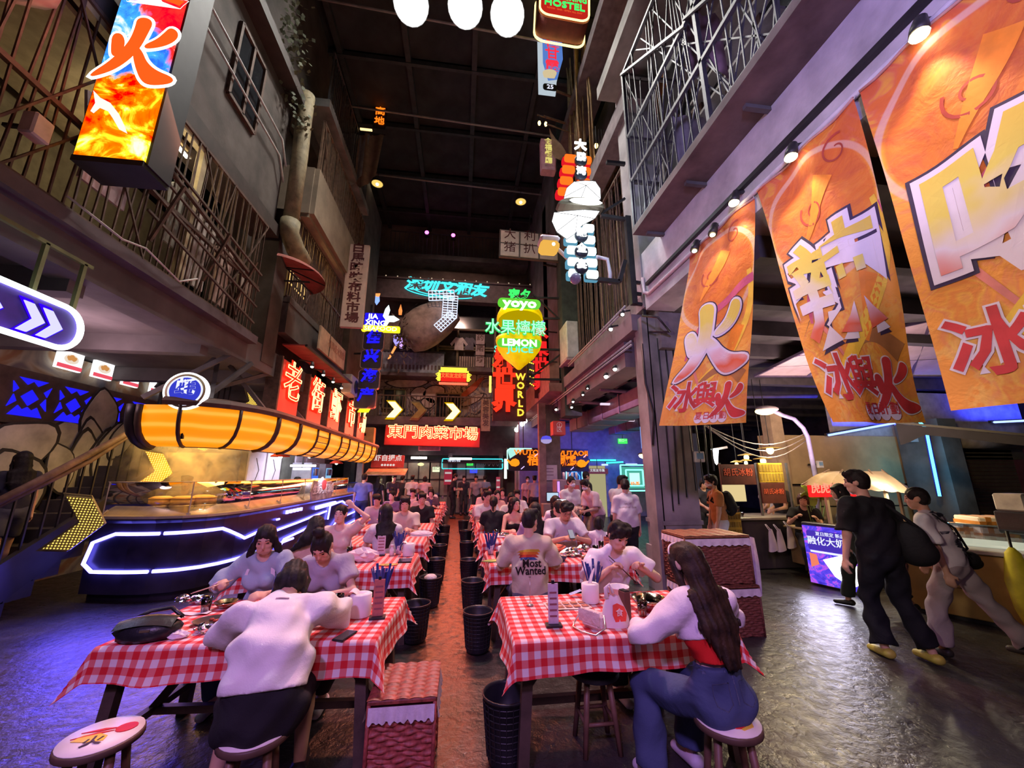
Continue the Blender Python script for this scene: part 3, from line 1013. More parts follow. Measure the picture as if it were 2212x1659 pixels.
G().prism(rrect(1.36,.40,.19),.06,M).ob('panel',mat('blue_violet_panel',(.06,.02,.32),.5),t)
g=G()
loop(g,rrect(1.36,.40,.195,8),.026,M,.05)
g.ob('rim_tube',em('rim_white',(.88,.97,1),3.2),t)
g,h=G(),G()
for k,xx in enumerate((-.06,-.22,.27,.43)):
 p=[(-.10,.13),(-.02,.13),(.10,0),(-.02,-.13),(-.10,-.13),(.0,0)]
 h.prism([(x*1.25-.004,y*1.22)for x,y in p],.012,M@Matrix.Translation((xx-.02,-.02,.036)))
 g.prism(p,.012,M@Matrix.Translation((xx-.02,-.02,.05)))
h.ob('arrow_halo',em('arrow_blue',(.03,.0,1),.95),t)
g.ob('arrow',em('arrow_lilac',(.62,.60,1),1.0),t)
g=G()
for y in(.25,.62):
 g.bar((-.02,y,.2),(-.02,y,.72),.035)
g.bar((-.02,-.6,.72),(-.02,.70,.72),.035)
g.ob('hanger',mat('olive_iron',(.16,.17,.07),.6),t)
light('arrow_sign_glow','AREA',(-3.6,3.4,3.1),9,(.5,.55,1),(-1,3.4,2.2),1.2,.3)
t=thing('round_sign','round blue and white sign numbered 2077 over the orange awning corner','sign',at(403,845,Y=6.2))
M=fcam((0,0,0))@Matrix.Rotation(.12,4,'Y')
g=G()
g.lathe([(.285,-.05),(.285,.03),(.26,.03)],36,0,M,cap=True)
g.ob('rim',em('lightbox_white',(1,.97,1),1.35),t)
G().lathe([(.255,.0),(.255,.034),(.0,.034)],36,0,M).ob('gold_ring',mat('gold_ring',(.42,.33,.16),.5),t)
G().lathe([(.225,.0),(.225,.038),(.0,.038)],36,0,M).ob('white_ring',em('ring_white',(.8,.82,1),.9),t)
G().lathe([(.20,.0),(.20,.042),(.0,.042)],36,0,M).ob('blue_disc',em('disc_blue',(.04,.05,.62),.75),t)
g=G()
g.text('蚝',M@Matrix.Translation((0,-.01,.046)),.26,.006,.03)
g.text('2077',M@Matrix.Translation((0,.145,.046)),.075,.006,.01)
g.box((0,-.165,.046),(.09,.008,.004),0,M)
g.ob('lettering',em('ring_white',(.8,.82,1),.9),t)
G().bar((0,.03,-.28),(0,.1,-.7),.03).ob('stem',ironm,t)
tube_w=em('neon_cream',(1,.62,.24),2.1)
for k,ch in enumerate('老街虾市场'):
 y0=(8.42,9.98,11.5,13.2,14.7)[k]
 wd=(.98,.98,1.05,1.05,1.1)[k]
 t=thing('neon_board',['nearest red board with pale neon outline character','second red neon board with a dense character','third and middle red neon board','fourth red neon board','farthest red neon board by the blue stacked sign'][k]+' above the orange awning','sign',(-3.86,y0+wd/2,3.55),group='five red neon boards')
 M=fright((0,0,0))
 G().box((0,0,0),(wd,1.22,.09),0,M,bev=.012).ob('board',mat('red_board',(.62,.05,.04),.45,var=.08),t)
 G().box((-wd/2-.03,0,-.09),(.06,1.3,.28),0,M).ob('side_post',rustm,t)
 g=G()
 g.text(ch,M@Matrix.Translation((0,-.05,.09)),.92,0,.0,tube=.011)
 g.text(ch,M@Matrix.Translation((0,-.05,.09)),.92,0,.05,tube=.009)if k in(2,4)else None
 g.ob('neon_outline',tube_w,t)
 G().text(ch,M@Matrix.Translation((0,-.05,.055)),.92,.01,.045).ob('red_halo_letter',em('halo_red',(.9,.025,.008),1.0),t)
 light('neon_board_glow','AREA',(-3.60,y0+wd/2,3.5),5,(1,.10,.05),(-4,y0+wd/2,3.5),.8,.9)
t=thing('vertical_sign','tall pale vertical sign with eight dark red characters on the left wall','sign',at(768,617,Y=11.2))
M=fcam((0,0,0))@Matrix.Scale(.80,4)
G().box((0,0,0),(.80,3.42,.16),0,M,bev=.015).ob('panel',mat('pinkish_panel',(.62,.44,.37),.6,var=.1),t)
G().text('白馬時裝布料市場',M@Matrix.Translation((0,0,.083)),.42,.006,.03,vert=True,sx=1.2,gap=.98).ob('lettering',mat('maroon_letter',(.10,.015,.02),.6),t)
G().bar((-.25,.05,.9),(-.75,.05,.9),.06).ob('bracket',ironm,t)
JY=13.0
JX=at(808,780,Y=JY).x
t=thing('stacked_sign','stacked blue neon seafood sign with white tail logo over four dark boxes','sign',(JX,JY,0))
M=fcam((0,0,0))
for k,ch in enumerate('佳兴海产'):
 px,py=((808,738),(803,778),(798,821),(790,862))[k]
 p=at(px,py,Y=JY)
 L=fcam((p.x-JX,0,p.z))@Matrix.Scale(.79,4)
 b=G().prism(rrect(.86,.82,.14),.22,L).ob('box',mat('sign_box_dark',(.05,.04,.055),.45),t)
 G().text(ch,L@Matrix.Translation((0,0,.13)),.60,.03,.035,shear=.18).ob('letter',em('letter_blue',(.015,.01,1),1.0),b)
 g=G()
 loop(g,[(x,y)for x,y in rrect(.86,.82,.14)],.012,L,.115)
 g.ob('rim',mat('warm_rim',(.5,.3,.25),.4),b)
p=at(815,692,Y=JY)
L=fcam((p.x-JX,0,p.z))@Matrix.Scale(.79,4)
G().prism(rrect(.95,.62,.05),.12,L@Matrix.Translation((-.05,0,0))).ob('blue_plate',BLd,t)
g=G()
g.text('JIA',L@Matrix.Translation((-.18,.15,.08)),.32,.02,.012,sx=1.1)
g.text('XING',L@Matrix.Translation((-.05,-.15,.08)),.32,.02,.012,sx=1.1)
g.ob('name_lettering',W_,t)
g=G()
g.prism([(.40,-.30),(.46,.02),(.34,.18),(.42,.52),(.55,.72),(.62,.50),(.56,.20),(.80,.22),(1.05,.06),(.82,-.06),(.62,-.06),(.52,-.26)],.06,L@Matrix.Translation((-.1,0,.06)))
g.ob('tail_logo',em('logo_ice',(.75,1,1),1.6),t)
p=at(823,711,Y=JY)
L=fcam((p.x-JX,0,p.z))@Matrix.Scale(.79,4)
G().prism(rrect(1.62,.27,.05),.14,L).ob('yellow_strip',em('strip_yellow',(1,.83,.02),1.15),t)
G().text('SEAFOOD',L@Matrix.Translation((0,0,.08)),.26,.02,.01,sx=1.2).ob('strip_lettering',em('strip_pale',(1,.98,.55),1.5),t)
p=at(788,884,Y=JY)
G().prism([(-.28,-.13),(.14,-.13),(.28,.13),(-.14,.13)],.1,fcam((p.x-JX,0,p.z))@Matrix.Scale(.79,4)).ob('yellow_tag',em('tag_yellow',(.85,.85,.02),1.0),t)
g=G()
g.bar((-.28,.2,3.4),(-.28,.2,7.6),.08)
for z in(4.2,5.8,7.2):
 g.bar((-.28,.2,z),(-.75,.3,z),.06)
 g.bar((-.28,.2,z),(0,.05,z),.05)
g.ob('mast',ironm,t)
t=thing('small_neon_sign','small orange neon sign with two characters high on the left wall','sign',at(820,255,Y=11.6))
G().box((0,.06,0),(.42,.1,.92)).ob('board',mat('sign_case_black',(.018,.016,.018),.6),t)
G().text('高地',fcam((0,0,0)),.36,.02,.012,vert=True,gap=1.15).ob('lettering',OR,t)
G().bar((-.2,.06,.4),(-.7,.06,.4),.05).ob('bracket',ironm,t)
t=thing('bar_lamp','slim warm bar lamp over a cloth near the small orange sign','lamp',at(791,280,Y=11.6))
G().box((0,0,0),(.40,.06,.05)).ob('tube',em('tube_warm',(1,.65,.25),1.6),t)
G().bar((-.15,.02,0),(-.6,.1,.05),.03).ob('arm',ironm,t)
for k,(px,py)in enumerate(((770,330),(800,330))):
 t=thing('hung_cloth',['grey ragged cloth hung high on the left wall','brown cloth hung beside the grey ragged cloth'][k],'laundry',at(px,py-40,Y=11.4))
 G().grid(lambda u,v:((u-.5)*.9*(1-.3*v),.05*sin(u*12),-v*2.2*(1-.35*abs(u-.3))),8,6).ob('cloth',mat('rag_%d'%k,[(.30,.30,.27),(.30,.2,.13)][k],.9),t)
 G().bar((-.5,0,.02),(.5,0,.02),.04).ob('rod',ironm,t)
for k,(px,py)in enumerate(((815,397),(1125,436))):
 p=at(px,py,Y=13.8)
 t=thing('pendant_lamp',['yellow dish pendant lamp hanging on the left under the ceiling','yellow dish pendant lamp hanging on the right under the ceiling'][k],'lamp',p,group='ceiling dish lamps')
 G().lathe([(.02,.12),(.1,.10),(.24,.0),(.235,-.01),(.08,.07)],18).ob('shade',mat('brass_shade',(.5,.36,.1),.4),t)
 G().lathe([(.22,.0),(0,.05)],18).ob('lit_inside',em('shade_glow',(1,.68,.16),.8),t)
 G().sph((0,0,-.02),.06,8).ob('bulb',em('bulb_white',(1,.92,.7),10),t)
 G().tube([(0,0,.1),(0,0,14.5-p.z)],.012,5).ob('cord',ironm,t)
cbz=at(990,630,Y=17.2).z
g=G()
g.box((-.25,17.35,cbz),(9.4,.3,.92))
g.box((-.25,17.3,cbz-.50),(9.6,.4,.08))
g.box((-.25,17.3,cbz+.50),(9.6,.4,.08))
struct('beam_cross',g,mat('cross_beam_brown',(.075,.055,.06),.6,var=.3))
t=thing('neon_sign','cyan neon sign with four characters and swirls on the cross beam','sign',(-.9,17.18,cbz))
M=fcam((0,0,0))@Matrix.Rotation(-.045,4,'Z')
G().text('深圳文和友',M@Matrix.Translation((0,0,.02)),.70,.03,.03,sx=1.12,shear=.25).ob('lettering',CY,t)
g=G()
g.tube([(x*1.85,.36*sin(a),.03)for x,a in((cos(a),a)for a in np.linspace(.3,2.3,14))],.022,6,0,True,True,M)
g.tube([(x*1.65,.27*sin(a)+.05,.03)for x,a in((cos(a),a)for a in np.linspace(.1,1.6,12))],.022,6,0,True,True,M)
g.tube([(x*1.8-.2,.40*sin(a),.03)for x,a in((cos(a),a)for a in np.linspace(3.4,5.6,14))],.022,6,0,True,True,M)
g.tube([(x*1.5-.1,.30*sin(a)-.02,.03)for x,a in((cos(a),a)for a in np.linspace(3.3,5.0,14))],.022,6,0,True,True,M)
g.ob('swirl',CY,t)
t=thing('string_light','row of tiny bulbs along the top of the cross beam','lamp',(0,17.1,cbz+.56))
for k in range(16):
 G().sph((-4.3+k*.53,0,0),.03,6).ob('bulb',em('tiny_bulb',(1,.75,.5),1.3 if k in(12,13)else .5),t)
G().bar((-4.6,.05,0),(4.2,.05,0),.03).ob('rail',ironm,t)
zc=at(938,943,Y=17.3).z
t=thing('market_sign','wide red neon market sign over the far shop fronts','sign',(-1.25,17.25,zc))
M=fcam((0,0,0))@Matrix.Rotation(-.02,4,'Z')
G().box((0,0,0),(4.1,.86,.14),0,M,bev=.02).ob('board',mat('red_board',(.62,.05,.04),.45,var=.08),t)
G().text('東門肉菜市場',M@Matrix.Translation((0,-.0,.1)),.60,0,.02,sx=1.08,tube=.013).ob('neon_outline',tube_w,t)
G().text('東門肉菜市場',M@Matrix.Translation((0,-.0,.078)),.60,.01,.05,sx=1.08).ob('red_halo_letter',em('halo_red',(.9,.025,.008),1.0),t)
G().bar((-1.5,.1,.2),(-1.5,.6,.2),.08).ob('bracket',ironm,t)
light('market_sign_glow','AREA',(-1.25,16.9,zc),14,(1,.1,.05),(-1.25,18,zc),3.6,.5)
p=at(980,815,Y=17.2)
t=thing('small_neon_sign','small red sign with glowing yellow scroll frame on the far facade','sign',p)
M=fcam((0,0,0))
G().box((0,0,0),(1.15,.40,.1),0,M,bev=.01).ob('board',RDf,t)
G().text('文和友龙虾馆',M@Matrix.Translation((0,0,.06)),.24,.01,.015,sx=.8).ob('lettering',em('dark_orange_letter',(1,.25,.05),.9),t)
g=G()
for sx in(-1,1):
 g.box((sx*.66,0,0),(.14,.36,.12),0,M,bev=.02)
 g.tube([(sx*.62,-.2,.06),(sx*.78,-.1,.06),(sx*.70,0,.06),(sx*.80,.12,.06),(sx*.6,.24,.06)],.02,6,0,True,True,M)
g.box((0,.27,0),(1.35,.06,.12),0,M)
g.box((0,.40,-.1),(1.2,.12,.2),0,M)
g.ob('scroll_frame',em('scroll_yellow',(1,.80,.06),1.1),t)
G().box((0,-.30,0),(1.3,.09,.14),0,M,bev=.02).ob('red_tube',em('tube_red',(1,.12,.06),1.6),t)
t=thing('lemon_sign','giant glowing lemon sign split in halves with green neon lettering','sign',(1.62,10.75,0))
M=fcam((0,0,0))
zt,zm,zb=at(1122,672,Y=10.75).z,at(1118,716,Y=10.75).z,at(1120,762,Y=10.75).z
zc1,zc2=at(1120,693,Y=10.75).z,at(1118,735,Y=10.75).z
lem=mat('lemon_shell',(.75,.52,.02),.5,var=.15)
def lemon_mat():
 tt=NT('lemon_lit_shell')
 n=tt.noise(tt.obj(),3,3)
 c=tt.ramp(n,[(.3,(.60,.36,.0)),(.7,(.85,.62,.0))])
 return tt.surf(c,.5,emit=c,es=.62)
lm=lemon_mat()
g=G()
prof=[(.70,0),(.69,.16),(.60,.38),(.42,.58),(.2,.68),(0,.70)]
g.lathe(prof,28,0,Matrix.Translation((.02,0,zc1))@Matrix.Rotation(-.30,4,'X')@Matrix.Diagonal((1,.8,1,1)))
g.ob('upper_half',lm,t)
L=Matrix.Translation((.02,-.0,zc1-.005))@Matrix.Rotation(-.30,4,'X')@Matrix.Diagonal((1,.8,1,1))
g=G()
g.lathe([(0,-.02),(.62,-.02),(.62,.02)],28,0,L)
g.ob('cut_face',em('lemon_flesh',(1,.86,.0),1.0),t)
g=G()
for k in range(9):
 a=k*2*pi/9
 g.bar(L@Vector((.06*cos(a),.06*sin(a),-.03)),L@Vector((.58*cos(a),.58*sin(a),-.03)),.018)
g.lathe([(.07,-.03),(0,-.04)],8,0,L)
g.lathe([(.60,-.03),(.63,-.035),(.66,-.03)],28,0,L)
g.ob('segment_lines',em('lemon_line',(.45,.32,.0),.8),t)
g=G()
g.lathe([(0,-.98),(.06,-.96),(.16,-.86),(.45,-.62),(.64,-.34),(.69,-.1),(.67,0),(0,.02)],28,0,Matrix.Translation((-.02,0,zc2+.06))@Matrix.Diagonal((1,.8,1,1)))
g.ob('lower_half',lm,t)
g=G()
for(w_,h_,px,py)in((1.24,.28,1122,655),(1.24,.25,1122,741)):
 p=at(px,py,Y=10.1)
 g.prism(rrect(w_,h_,.13),.08,fcam((p.x-1.62,-.62,p.z)))
g.ob('green_pill',em('pill_green',(.12,.60,.04),.9),t)
g=G()
for(s_,px,py,sz,sx)in(('yoyo',1122,655,.38,1.28),('LEMON',1122,741,.27,1.1)):
 p=at(px,py,Y=10.1)
 g.text(s_,fcam((p.x-1.62,-.69,p.z)),sz,.03,.03,sx=sx)
g.ob('white_lettering',GW,t)
p=at(1123,755,Y=10.1)
G().text('JUICE',fcam((p.x-1.62,-.66,p.z)),.24,.03,.014,sx=1.25).ob('teal_lettering',em('teal_letter',(.12,.85,.62),1.0),t)
p=at(1114,716,Y=10.1)
G().text('水果檸檬',fcam((p.x-1.62,-.62,p.z)),.46,.04,.035,sx=.94).ob('green_lettering',em('green_letter_dim',(.03,.70,.14),.9),t)
G().text('水果檸檬',fcam((p.x-1.62,-.655,p.z)),.46,.02,.0,sx=.94).ob('green_core',em('green_core',(.35,1,.55),1.2),t)
p=at(1125,634,Y=10.1)
G().text('夜夕',fcam((p.x-1.62,-.4,p.z)),.34,.04,.03).ob('crown_lettering',GR,t)
g=G()
for z in(zt+.65,zt-.05,zb+.25,zb-.7):
 g.bar((.2,.4,z),(1.5,.3,z),.06)
g.bar((.3,.4,zb-.7),(.3,.4,zt+.65),.06)
g.bar((.5,.35,zt+.75),(1.45,.3,zt-.2),.05)
g.bar((.4,.35,zb-.65),(1.45,.3,zb+.2),.05)
g.ob('bracket',ironm,t)
light('lemon_sign_glow','POINT',(1.5,9.6,6.0),26,(1,.9,.2),None,.4)
p=at(1098,835,Y=14)
t=thing('vertical_neon_sign','red stacked neon characters with yellow WORLD lettering beside the lemon sign','sign',(p.x,14,p.z))
M=fcam((0,0,0))
G().box((.05,0,-.06),(1.25,2.6,.12),0,M).ob('board',mat('dark_red_board',(.07,.015,.02),.6),t)
G().text('乐世界',M@Matrix.Translation((-.16,.04,.06)),.86,.05,.055,vert=True,gap=.95).ob('red_lettering',em('letter_red',(1,.03,.01),1.3),t)
g=G()
g.text('WORLD',M@Matrix.Translation((.46,-.30,.06)),.36,.04,.03,vert=True,gap=.95)
g.ob('yellow_lettering',em('letter_amber',(1,.60,.05),1.2),t)
G().text('S·D',M@Matrix.Translation((-.3,1.45,.06)),.36,.03,.01).ob('teal_lettering',em('teal_letter',(.12,.85,.62),1.0),t)
G().bar((.5,.1,.5),(1.2,.1,.5),.06).ob('bracket',ironm,t)
for k,(px,py,h_)in enumerate(((1067,790,30),(1059,830,28))):
 t=thing('neon_bar',['upper yellow vertical neon bar left of the world sign','lower yellow vertical neon bar left of the world sign'][k],'lamp',at(px,py,Y=16))
 G().tube([(0,0,-.36),(0,0,.36)],.05,8).ob('tube',em('bar_yellow',(1,.75,.12),1.4),t)
 G().box((0,.14,0),(.05,.2,.1)).ob('mount',ironm,t)
t=thing('vertical_neon_sign','red barred neon sign behind the lemon sign','sign',at(1168,780,Y=12.6))
G().box((0,.08,0),(.44,.08,2.6)).ob('board',mat('dark_red_board',(.07,.015,.02),.6),t)
G().text('水果世界',fcam((0,0,0)),.56,.04,.045,vert=True,gap=1.08).ob('lettering',em('letter_red_dim',(.9,.02,.02),.8),t)
G().bar((.1,.1,0),(.8,.1,0),.06).ob('bracket',ironm,t)
t=thing('string_light','dotted amber light strings on the right red parapet','lamp',(2.56,13.2,5.0))
for k in range(16):
 G().sph((.0,(k%4)*.35,(k//4)*.28-.2+(k%4)*.12),.028,6).ob('bulb',YL,t)
G().bar((.03,-.2,-.3),(.03,1.5,.9),.02).ob('cable',ironm,t)
p=at(1172,705,Y=12.4)
t=thing('spiral_lamp','small blue and red spiral lamp above the red barred sign','lamp',p)
G().lathe([(0,.28),(.06,.16),(.04,.1)],8).ob('blue_top',em('cone_blue',(.2,.15,1),1.0),t)
G().lathe([(.04,.1),(.12,-.02),(.1,-.16)],8).ob('red_body',em('cone_red',(.9,.1,.1),.9),t)
G().bar((0,.1,-.14),(.8,.2,-.14),.04).ob('arm',ironm,t)
p=at(1143,532,Y=11)
t=thing('shop_board','pale framed six panel pork chop bun board projecting from the right wall','sign',(p.x,11,p.z))
M=fcam((0,0,0))@Matrix.Rotation(-.02,4,'Z')
G().box((0,0,0),(1.95,.98,.1),0,M).ob('frame',mat('dark_frame',(.10,.08,.08),.6),t)
for k,ch in enumerate('大利來猪扒包'):
 L=M@Matrix.Translation((-.64+(k%3)*.64,.235-(k//3)*.47,.05))
 pnl=G().box((0,0,0),(.59,.43,.03),0,L,bev=.006).ob('panel',mat('pink_cream',(.70,.55,.52),.6,var=.1),t)
 G().text(ch,L@Matrix.Translation((0,0,.018)),.40,.004,.004).ob('letter',mat('maroon_letter',(.10,.015,.02),.6),pnl)
g=G()
g.bar((.5,.2,-.5),(1.8,.3,-.6),.05)
g.bar((0,.1,.5),(.1,.3,1.4),.03)
g.ob('bracket',ironm,t)
p=at(1185,530,Y=6.0)
t=thing('street_lamp','yellow and white street lamp head on a curved white arm below the white lobster sign','lamp',p)
g=G()
g.box((0,0,.07),(.36,.34,.10),bev=.04)
g.ob('housing',mat('lamp_white',(.55,.52,.62),.4),t)
G().box((0,-.01,-.06),(.34,.32,.17),bev=.05).ob('lens',em('lens_amber',(.85,.45,.08),.8),t)
G().sph((.05,-.17,-.08),.03,8).ob('bulb',em('bulb_white',(1,.92,.7),10),t)
g=G()
q=[at(1262,590,Y=6.0),at(1290,555,Y=6.05),at(1312,560,Y=6.1),at(1318,590,Y=6.1),at(1318,614,Y=6.1)]
g.tube([Vector((.1,.05,.05)),Vector((.4,.1,-.2))]+[x-p for x in q],.035,8)
g.ob('curved_arm',mat('arm_white',(.6,.6,.66),.4),t)
p0=at(1252,455,Y=5.8)
t=thing('claw_sign','tall neon sign of red and white plates with a faceted white shell','sign',(p0.x,5.8,p0.z))
def lp(px,py):
 q=at(px,py,Y=5.8)-p0
 return q.x,q.z
M=fcam((0,0,0))
og,rs=em('plate_orange',(1,.13,.01),1.25),em('plate_red',(.75,.01,.02),.8)
for k in range(4):
 x,z=lp(1248-3*k,345+24*k)
 for sx in(-1,1):
  if k==3 and sx==1:
   continue
  L=M@Matrix.Translation((x+sx*(.14+.012*k),z,0))
  G().prism(rrect(.235,.15,.045,3),.06,L).ob('red_plate',og,t)
  G().prism(rrect(.26,.17,.05,3),.08,L@Matrix.Translation((-.02,-.03,-.05))).ob('red_plate_edge',rs,t)
sh=em('shell_white',(1,1,1),2.2)
si=em('plate_white',(.82,1,1),1.7)
for k in range(5):
 x,z=lp(1252+2*k,492+25*k)
 for sx in(-1,1):
  L=M@Matrix.Translation((x+sx*.16,z,0))
  G().prism(rrect(.20,.14,.03,2),.06,L).ob('white_plate',si,t)
  G().prism(rrect(.24,.16,.03,2),.06,L@Matrix.Translation((-.01,-.03,-.05))).ob('teal_plate_edge',em('plate_teal',(.12,.35,.5),.7),t)
for k,(ch,px,py)in enumerate((('鹏',1253,351),('湾',1253,381),('蠔',1254,513),('全',1254,547),('宴',1254,581))):
 x,z=lp(px,py)
 L=M@Matrix.Translation((x,z,.05))
 d=G().lathe([(.0,.025),(.115,.025),(.12,0),(.12,-.03)][::-1],18,0,L).ob('disc',mat('disc_dark',(.03,.04,.06),.4),t)
 G().text(ch,L@Matrix.Translation((0,0,.035)),.185,.012,.035).ob('letter',em('letter_hot_white',(.95,1,1),2.6),d)
x,z=lp(1253,322)
G().text('大',M@Matrix.Translation((x,z,.03)),.24,.03,.03).ob('top_letter',em('letter_hot_white',(.95,1,1),2.6),t)
def facets(ring,apex,name,m):
 g=G()
 vs=[Vector((x,y,z))for x,y,z in ring]
 n=len(vs)
 g.add(vs+[Vector(apex)],[(i,(i+1)%n,n)for i in range(n)]+[list(range(n))[::-1]],0)
 return g.ob(name,m,t),vs
def R_(pts,y):
 return[(lp(a,b)[0],y+c,lp(a,b)[1])for a,b,c in pts]
up_=R_([(1216,432,0),(1222,412,0),(1238,398,0),(1262,396,0),(1283,397,0),(1294,413,0),(1295,436,0),(1280,448,-.08),(1245,452,-.12),(1215,446,-.06)],-.06)
lo_=R_([(1195,464,0),(1215,468,-.08),(1255,468,-.12),(1293,461,0),(1282,478,0),(1255,492,0),(1240,510,0),(1222,522,0),(1200,506,0),(1190,484,0)],-.06)
o1,v1=facets(up_,(lp(1256,424)[0],-.26,lp(1256,424)[1]),'shell_lid',sh)
o2,v2=facets(lo_,(lp(1238,487)[0],-.26,lp(1238,487)[1]),'shell_bowl',sh)
g=G()
for vs,ap in((v1,(lp(1256,424)[0],-.26,lp(1256,424)[1])),(v2,(lp(1238,487)[0],-.26,lp(1238,487)[1]))):
 n=len(vs)
 A=Vector(ap)
 for i in range(n):
  g.bar(vs[i]+Vector((0,-.01,0)),vs[(i+1)%n]+Vector((0,-.01,0)),.008)
  if i%2==0:
   g.bar(vs[i]+Vector((0,-.012,0)),A+Vector((0,-.012,0)),.007)
g.ob('facet_seams',mat('seam_dark',(.03,.03,.03),.6),t)
g=G()
x,z=lp(1252,456)
g.add([*[(x+.43*cos(a),-.1-.12*abs(sin(a)),z+.03+.085*sin(a))for a in np.linspace(0,2*pi,17)[:-1]],*[(x+.43*cos(a),.05,z+.03+.085*sin(a))for a in np.linspace(0,2*pi,17)[:-1]]],[tuple(range(16))]+[(i,(i+1)%16,16+(i+1)%16,16+i)for i in range(16)])
g.ob('dark_lip',mat('lip_dark',(.10,.085,.06),.6),t)
G().sph((x+.05,-.22,z+.03),(.30,.05,.06),12).ob('pearl_meat',em('letter_hot_white',(.95,1,1),2.6),t)
g=G()
bx=lp(1352,400)[0]
for(a,b,c)in((lp(1312,346),lp(1352,350),.06),(lp(1300,462),lp(1352,470),.06),(lp(1265,598),lp(1340,606),.07)):
 g.bar((a[0],.05,a[1]),(b[0],.05,b[1]),c)
g.bar((lp(1340,606)[0],.05,lp(1340,606)[1]),(lp(1352,560)[0],.05,lp(1352,560)[1]),.07)
g.bar((bx,.05,lp(0,345)[1]),(bx,.05,lp(0,575)[1]),.10)
g.bar((lp(1300,458)[0],.05,lp(1300,458)[1]),(lp(1352,425)[0],.05,lp(1352,425)[1]),.04)
for py in(515,545,572):
 g.bar((bx,.05,lp(0,py)[1]),(bx+.38,.1,lp(0,py)[1]),.05)
g.bar((bx+.2,.1,lp(0,500)[1]),(bx+.2,.1,lp(0,600)[1]),.05)
g.ob('black_frame',ironm,t)
x,z=lp(1243,602)
G().sph((x,0,z),.10,12).ob('camera_dome',mat('dome_lilac',(.3,.28,.42),.2),t)
light('claw_sign_glow','POINT',(p0.x,5.2,p0.z-.2),34,(.85,.95,1),None,.3)
p=at(1220,12,Y=7.2)
t=thing('hostel_sign','rounded red hostel sign with green letters and double yellow neon rims','sign',p)
M=fcam((0,0,0))@Matrix.Rotation(-.05,4,'Z')
G().prism(rrect(1.36,1.5,.25),.5,M@Matrix.Translation((0,.3,-.3))).ob('case',mat('maroon_case',(.20,.05,.04),.5),t)
G().prism(rrect(1.24,1.4,.22),.02,M@Matrix.Translation((0,.3,-.03))).ob('face',em('face_red',(.45,.015,.01),.9),t)
g=G()
loop(g,[(x,y+.3)for x,y in rrect(1.3,1.44,.24)],.025,M,0)
loop(g,[(x,y+.22)for x,y in rrect(1.38,1.5,.26)],.03,M,-.55)
g.ob('neon_rim',em('rim_amber',(1,.75,.25),2.2),t)
g=G()
g.text('HOSTEL',M@Matrix.Translation((0,0,.02)),.30,.02,.015,sx=1.0)
g.text('GUANGMING',M@Matrix.Translation((.0,.25,.02)),.20,.02,.008,sx=.95)
g.ob('green_lettering',GR,t)
G().text('光明旅社',M@Matrix.Translation((0,.62,.02)),.3,.02,.01).ob('top_lettering',OR,t)
G().text('ROOM · BAR · OPEN ALL DAY',M@Matrix.Translation((0,-.20,.02)),.07,.01,.004).ob('small_lettering',em('dim_orange',(1,.12,.03),.6),t)
G().bar((.4,.4,.3),(.9,.4,.3),.08).ob('bracket',ironm,t)
p=at(1189,132,Y=8.6)
t=thing('dessert_banner_sign','pale blue vertical dessert sign with four red characters and a price','sign',p)
M=fcam((0,0,0))@Matrix.Scale(.78,4)
G().prism([(-.48,1.95),(.42,1.95),(.46,.1),(.2,-1.0),(.15,-1.6),(-.48,-1.6)],.08,M).ob('panel',em('panel_pale',(.62,.72,.80),.62),t)
G().prism([(-.30,1.95),(.44,1.95),(.47,.1),(.22,-.9),(-.12,-1.0),(-.30,-.2)],.02,M@Matrix.Translation((0,0,.045))).ob('blue_area',em('panel_blue',(.10,.22,.62),.75),t)
G().text('楊枝甘露',M@Matrix.Translation((.06,.42,.065)),.56,.015,.02,vert=True,gap=1.02).ob('lettering',em('brush_red',(.85,.03,.06),.9),t)
G().lathe([(0,-.10),(.2,-.08),(.26,.06),(.24,.07),(0,.04)],16,0,M@Matrix.Translation((-.08,-.82,.12))@Matrix.Rotation(-pi/2+.5,4,'X')).ob('bowl',em('bowl_cream',(.75,.6,.35),.7),t)
G().prism(rrect(.52,.28,.1),.03,M@Matrix.Translation((-.06,-1.32,.06))).ob('price_pill',blackm,t)
G().text('25',M@Matrix.Translation((-.06,-1.32,.085)),.26,.01,.01).ob('price',em('ring_white',(.8,.82,1),.9),t)
G().bar((.0,.1,-.9),(.9,.3,-.9),.05).ob('bracket',woodm,t)
p=at(1183,340,Y=9.4)
t=thing('vertical_sign','pink box sign with four yellow characters below the dessert sign','sign',p)
G().box((0,0,0),(.56,1.42,.30),0,M,bev=.015).ob('case',mat('pink_case',(.60,.28,.36),.6),t)
G().box((0,-.66,.02),(.5,.12,.34),0,M).ob('base_trim',mat('pink_trim',(.55,.28,.36),.6),t)
G().text('食福餐廳',M@Matrix.Translation((0,.08,.155)),.29,.01,.02,vert=True).ob('lettering',em('letter_pale_yellow',(.75,.65,.18),.8),t)
G().text('营业时间',M@Matrix.Translation((0,-.53,.155)),.09,.006,.004).ob('small_lettering',mat('pale_pink_ink',(.6,.4,.45),.6),t)
G().bar((.1,.1,.3),(.75,.2,.3),.05).ob('bracket',ironm,t)
t=thing('hung_cloth','brown triangular flag cloth hanging in front of the pink sign','laundry',at(1196,300,Y=9.0))
G().grid(lambda u,v:(-.12+.62*v*u+.10*v,.04*sin(v*9),.38-v*1.25+(1-u)*v*.25),6,8).ob('cloth',mat('flag_brown',(.32,.19,.12),.9),t)
G().bar((-.2,.0,.5),(.9,.1,.3),.03).ob('rod',woodm,t)
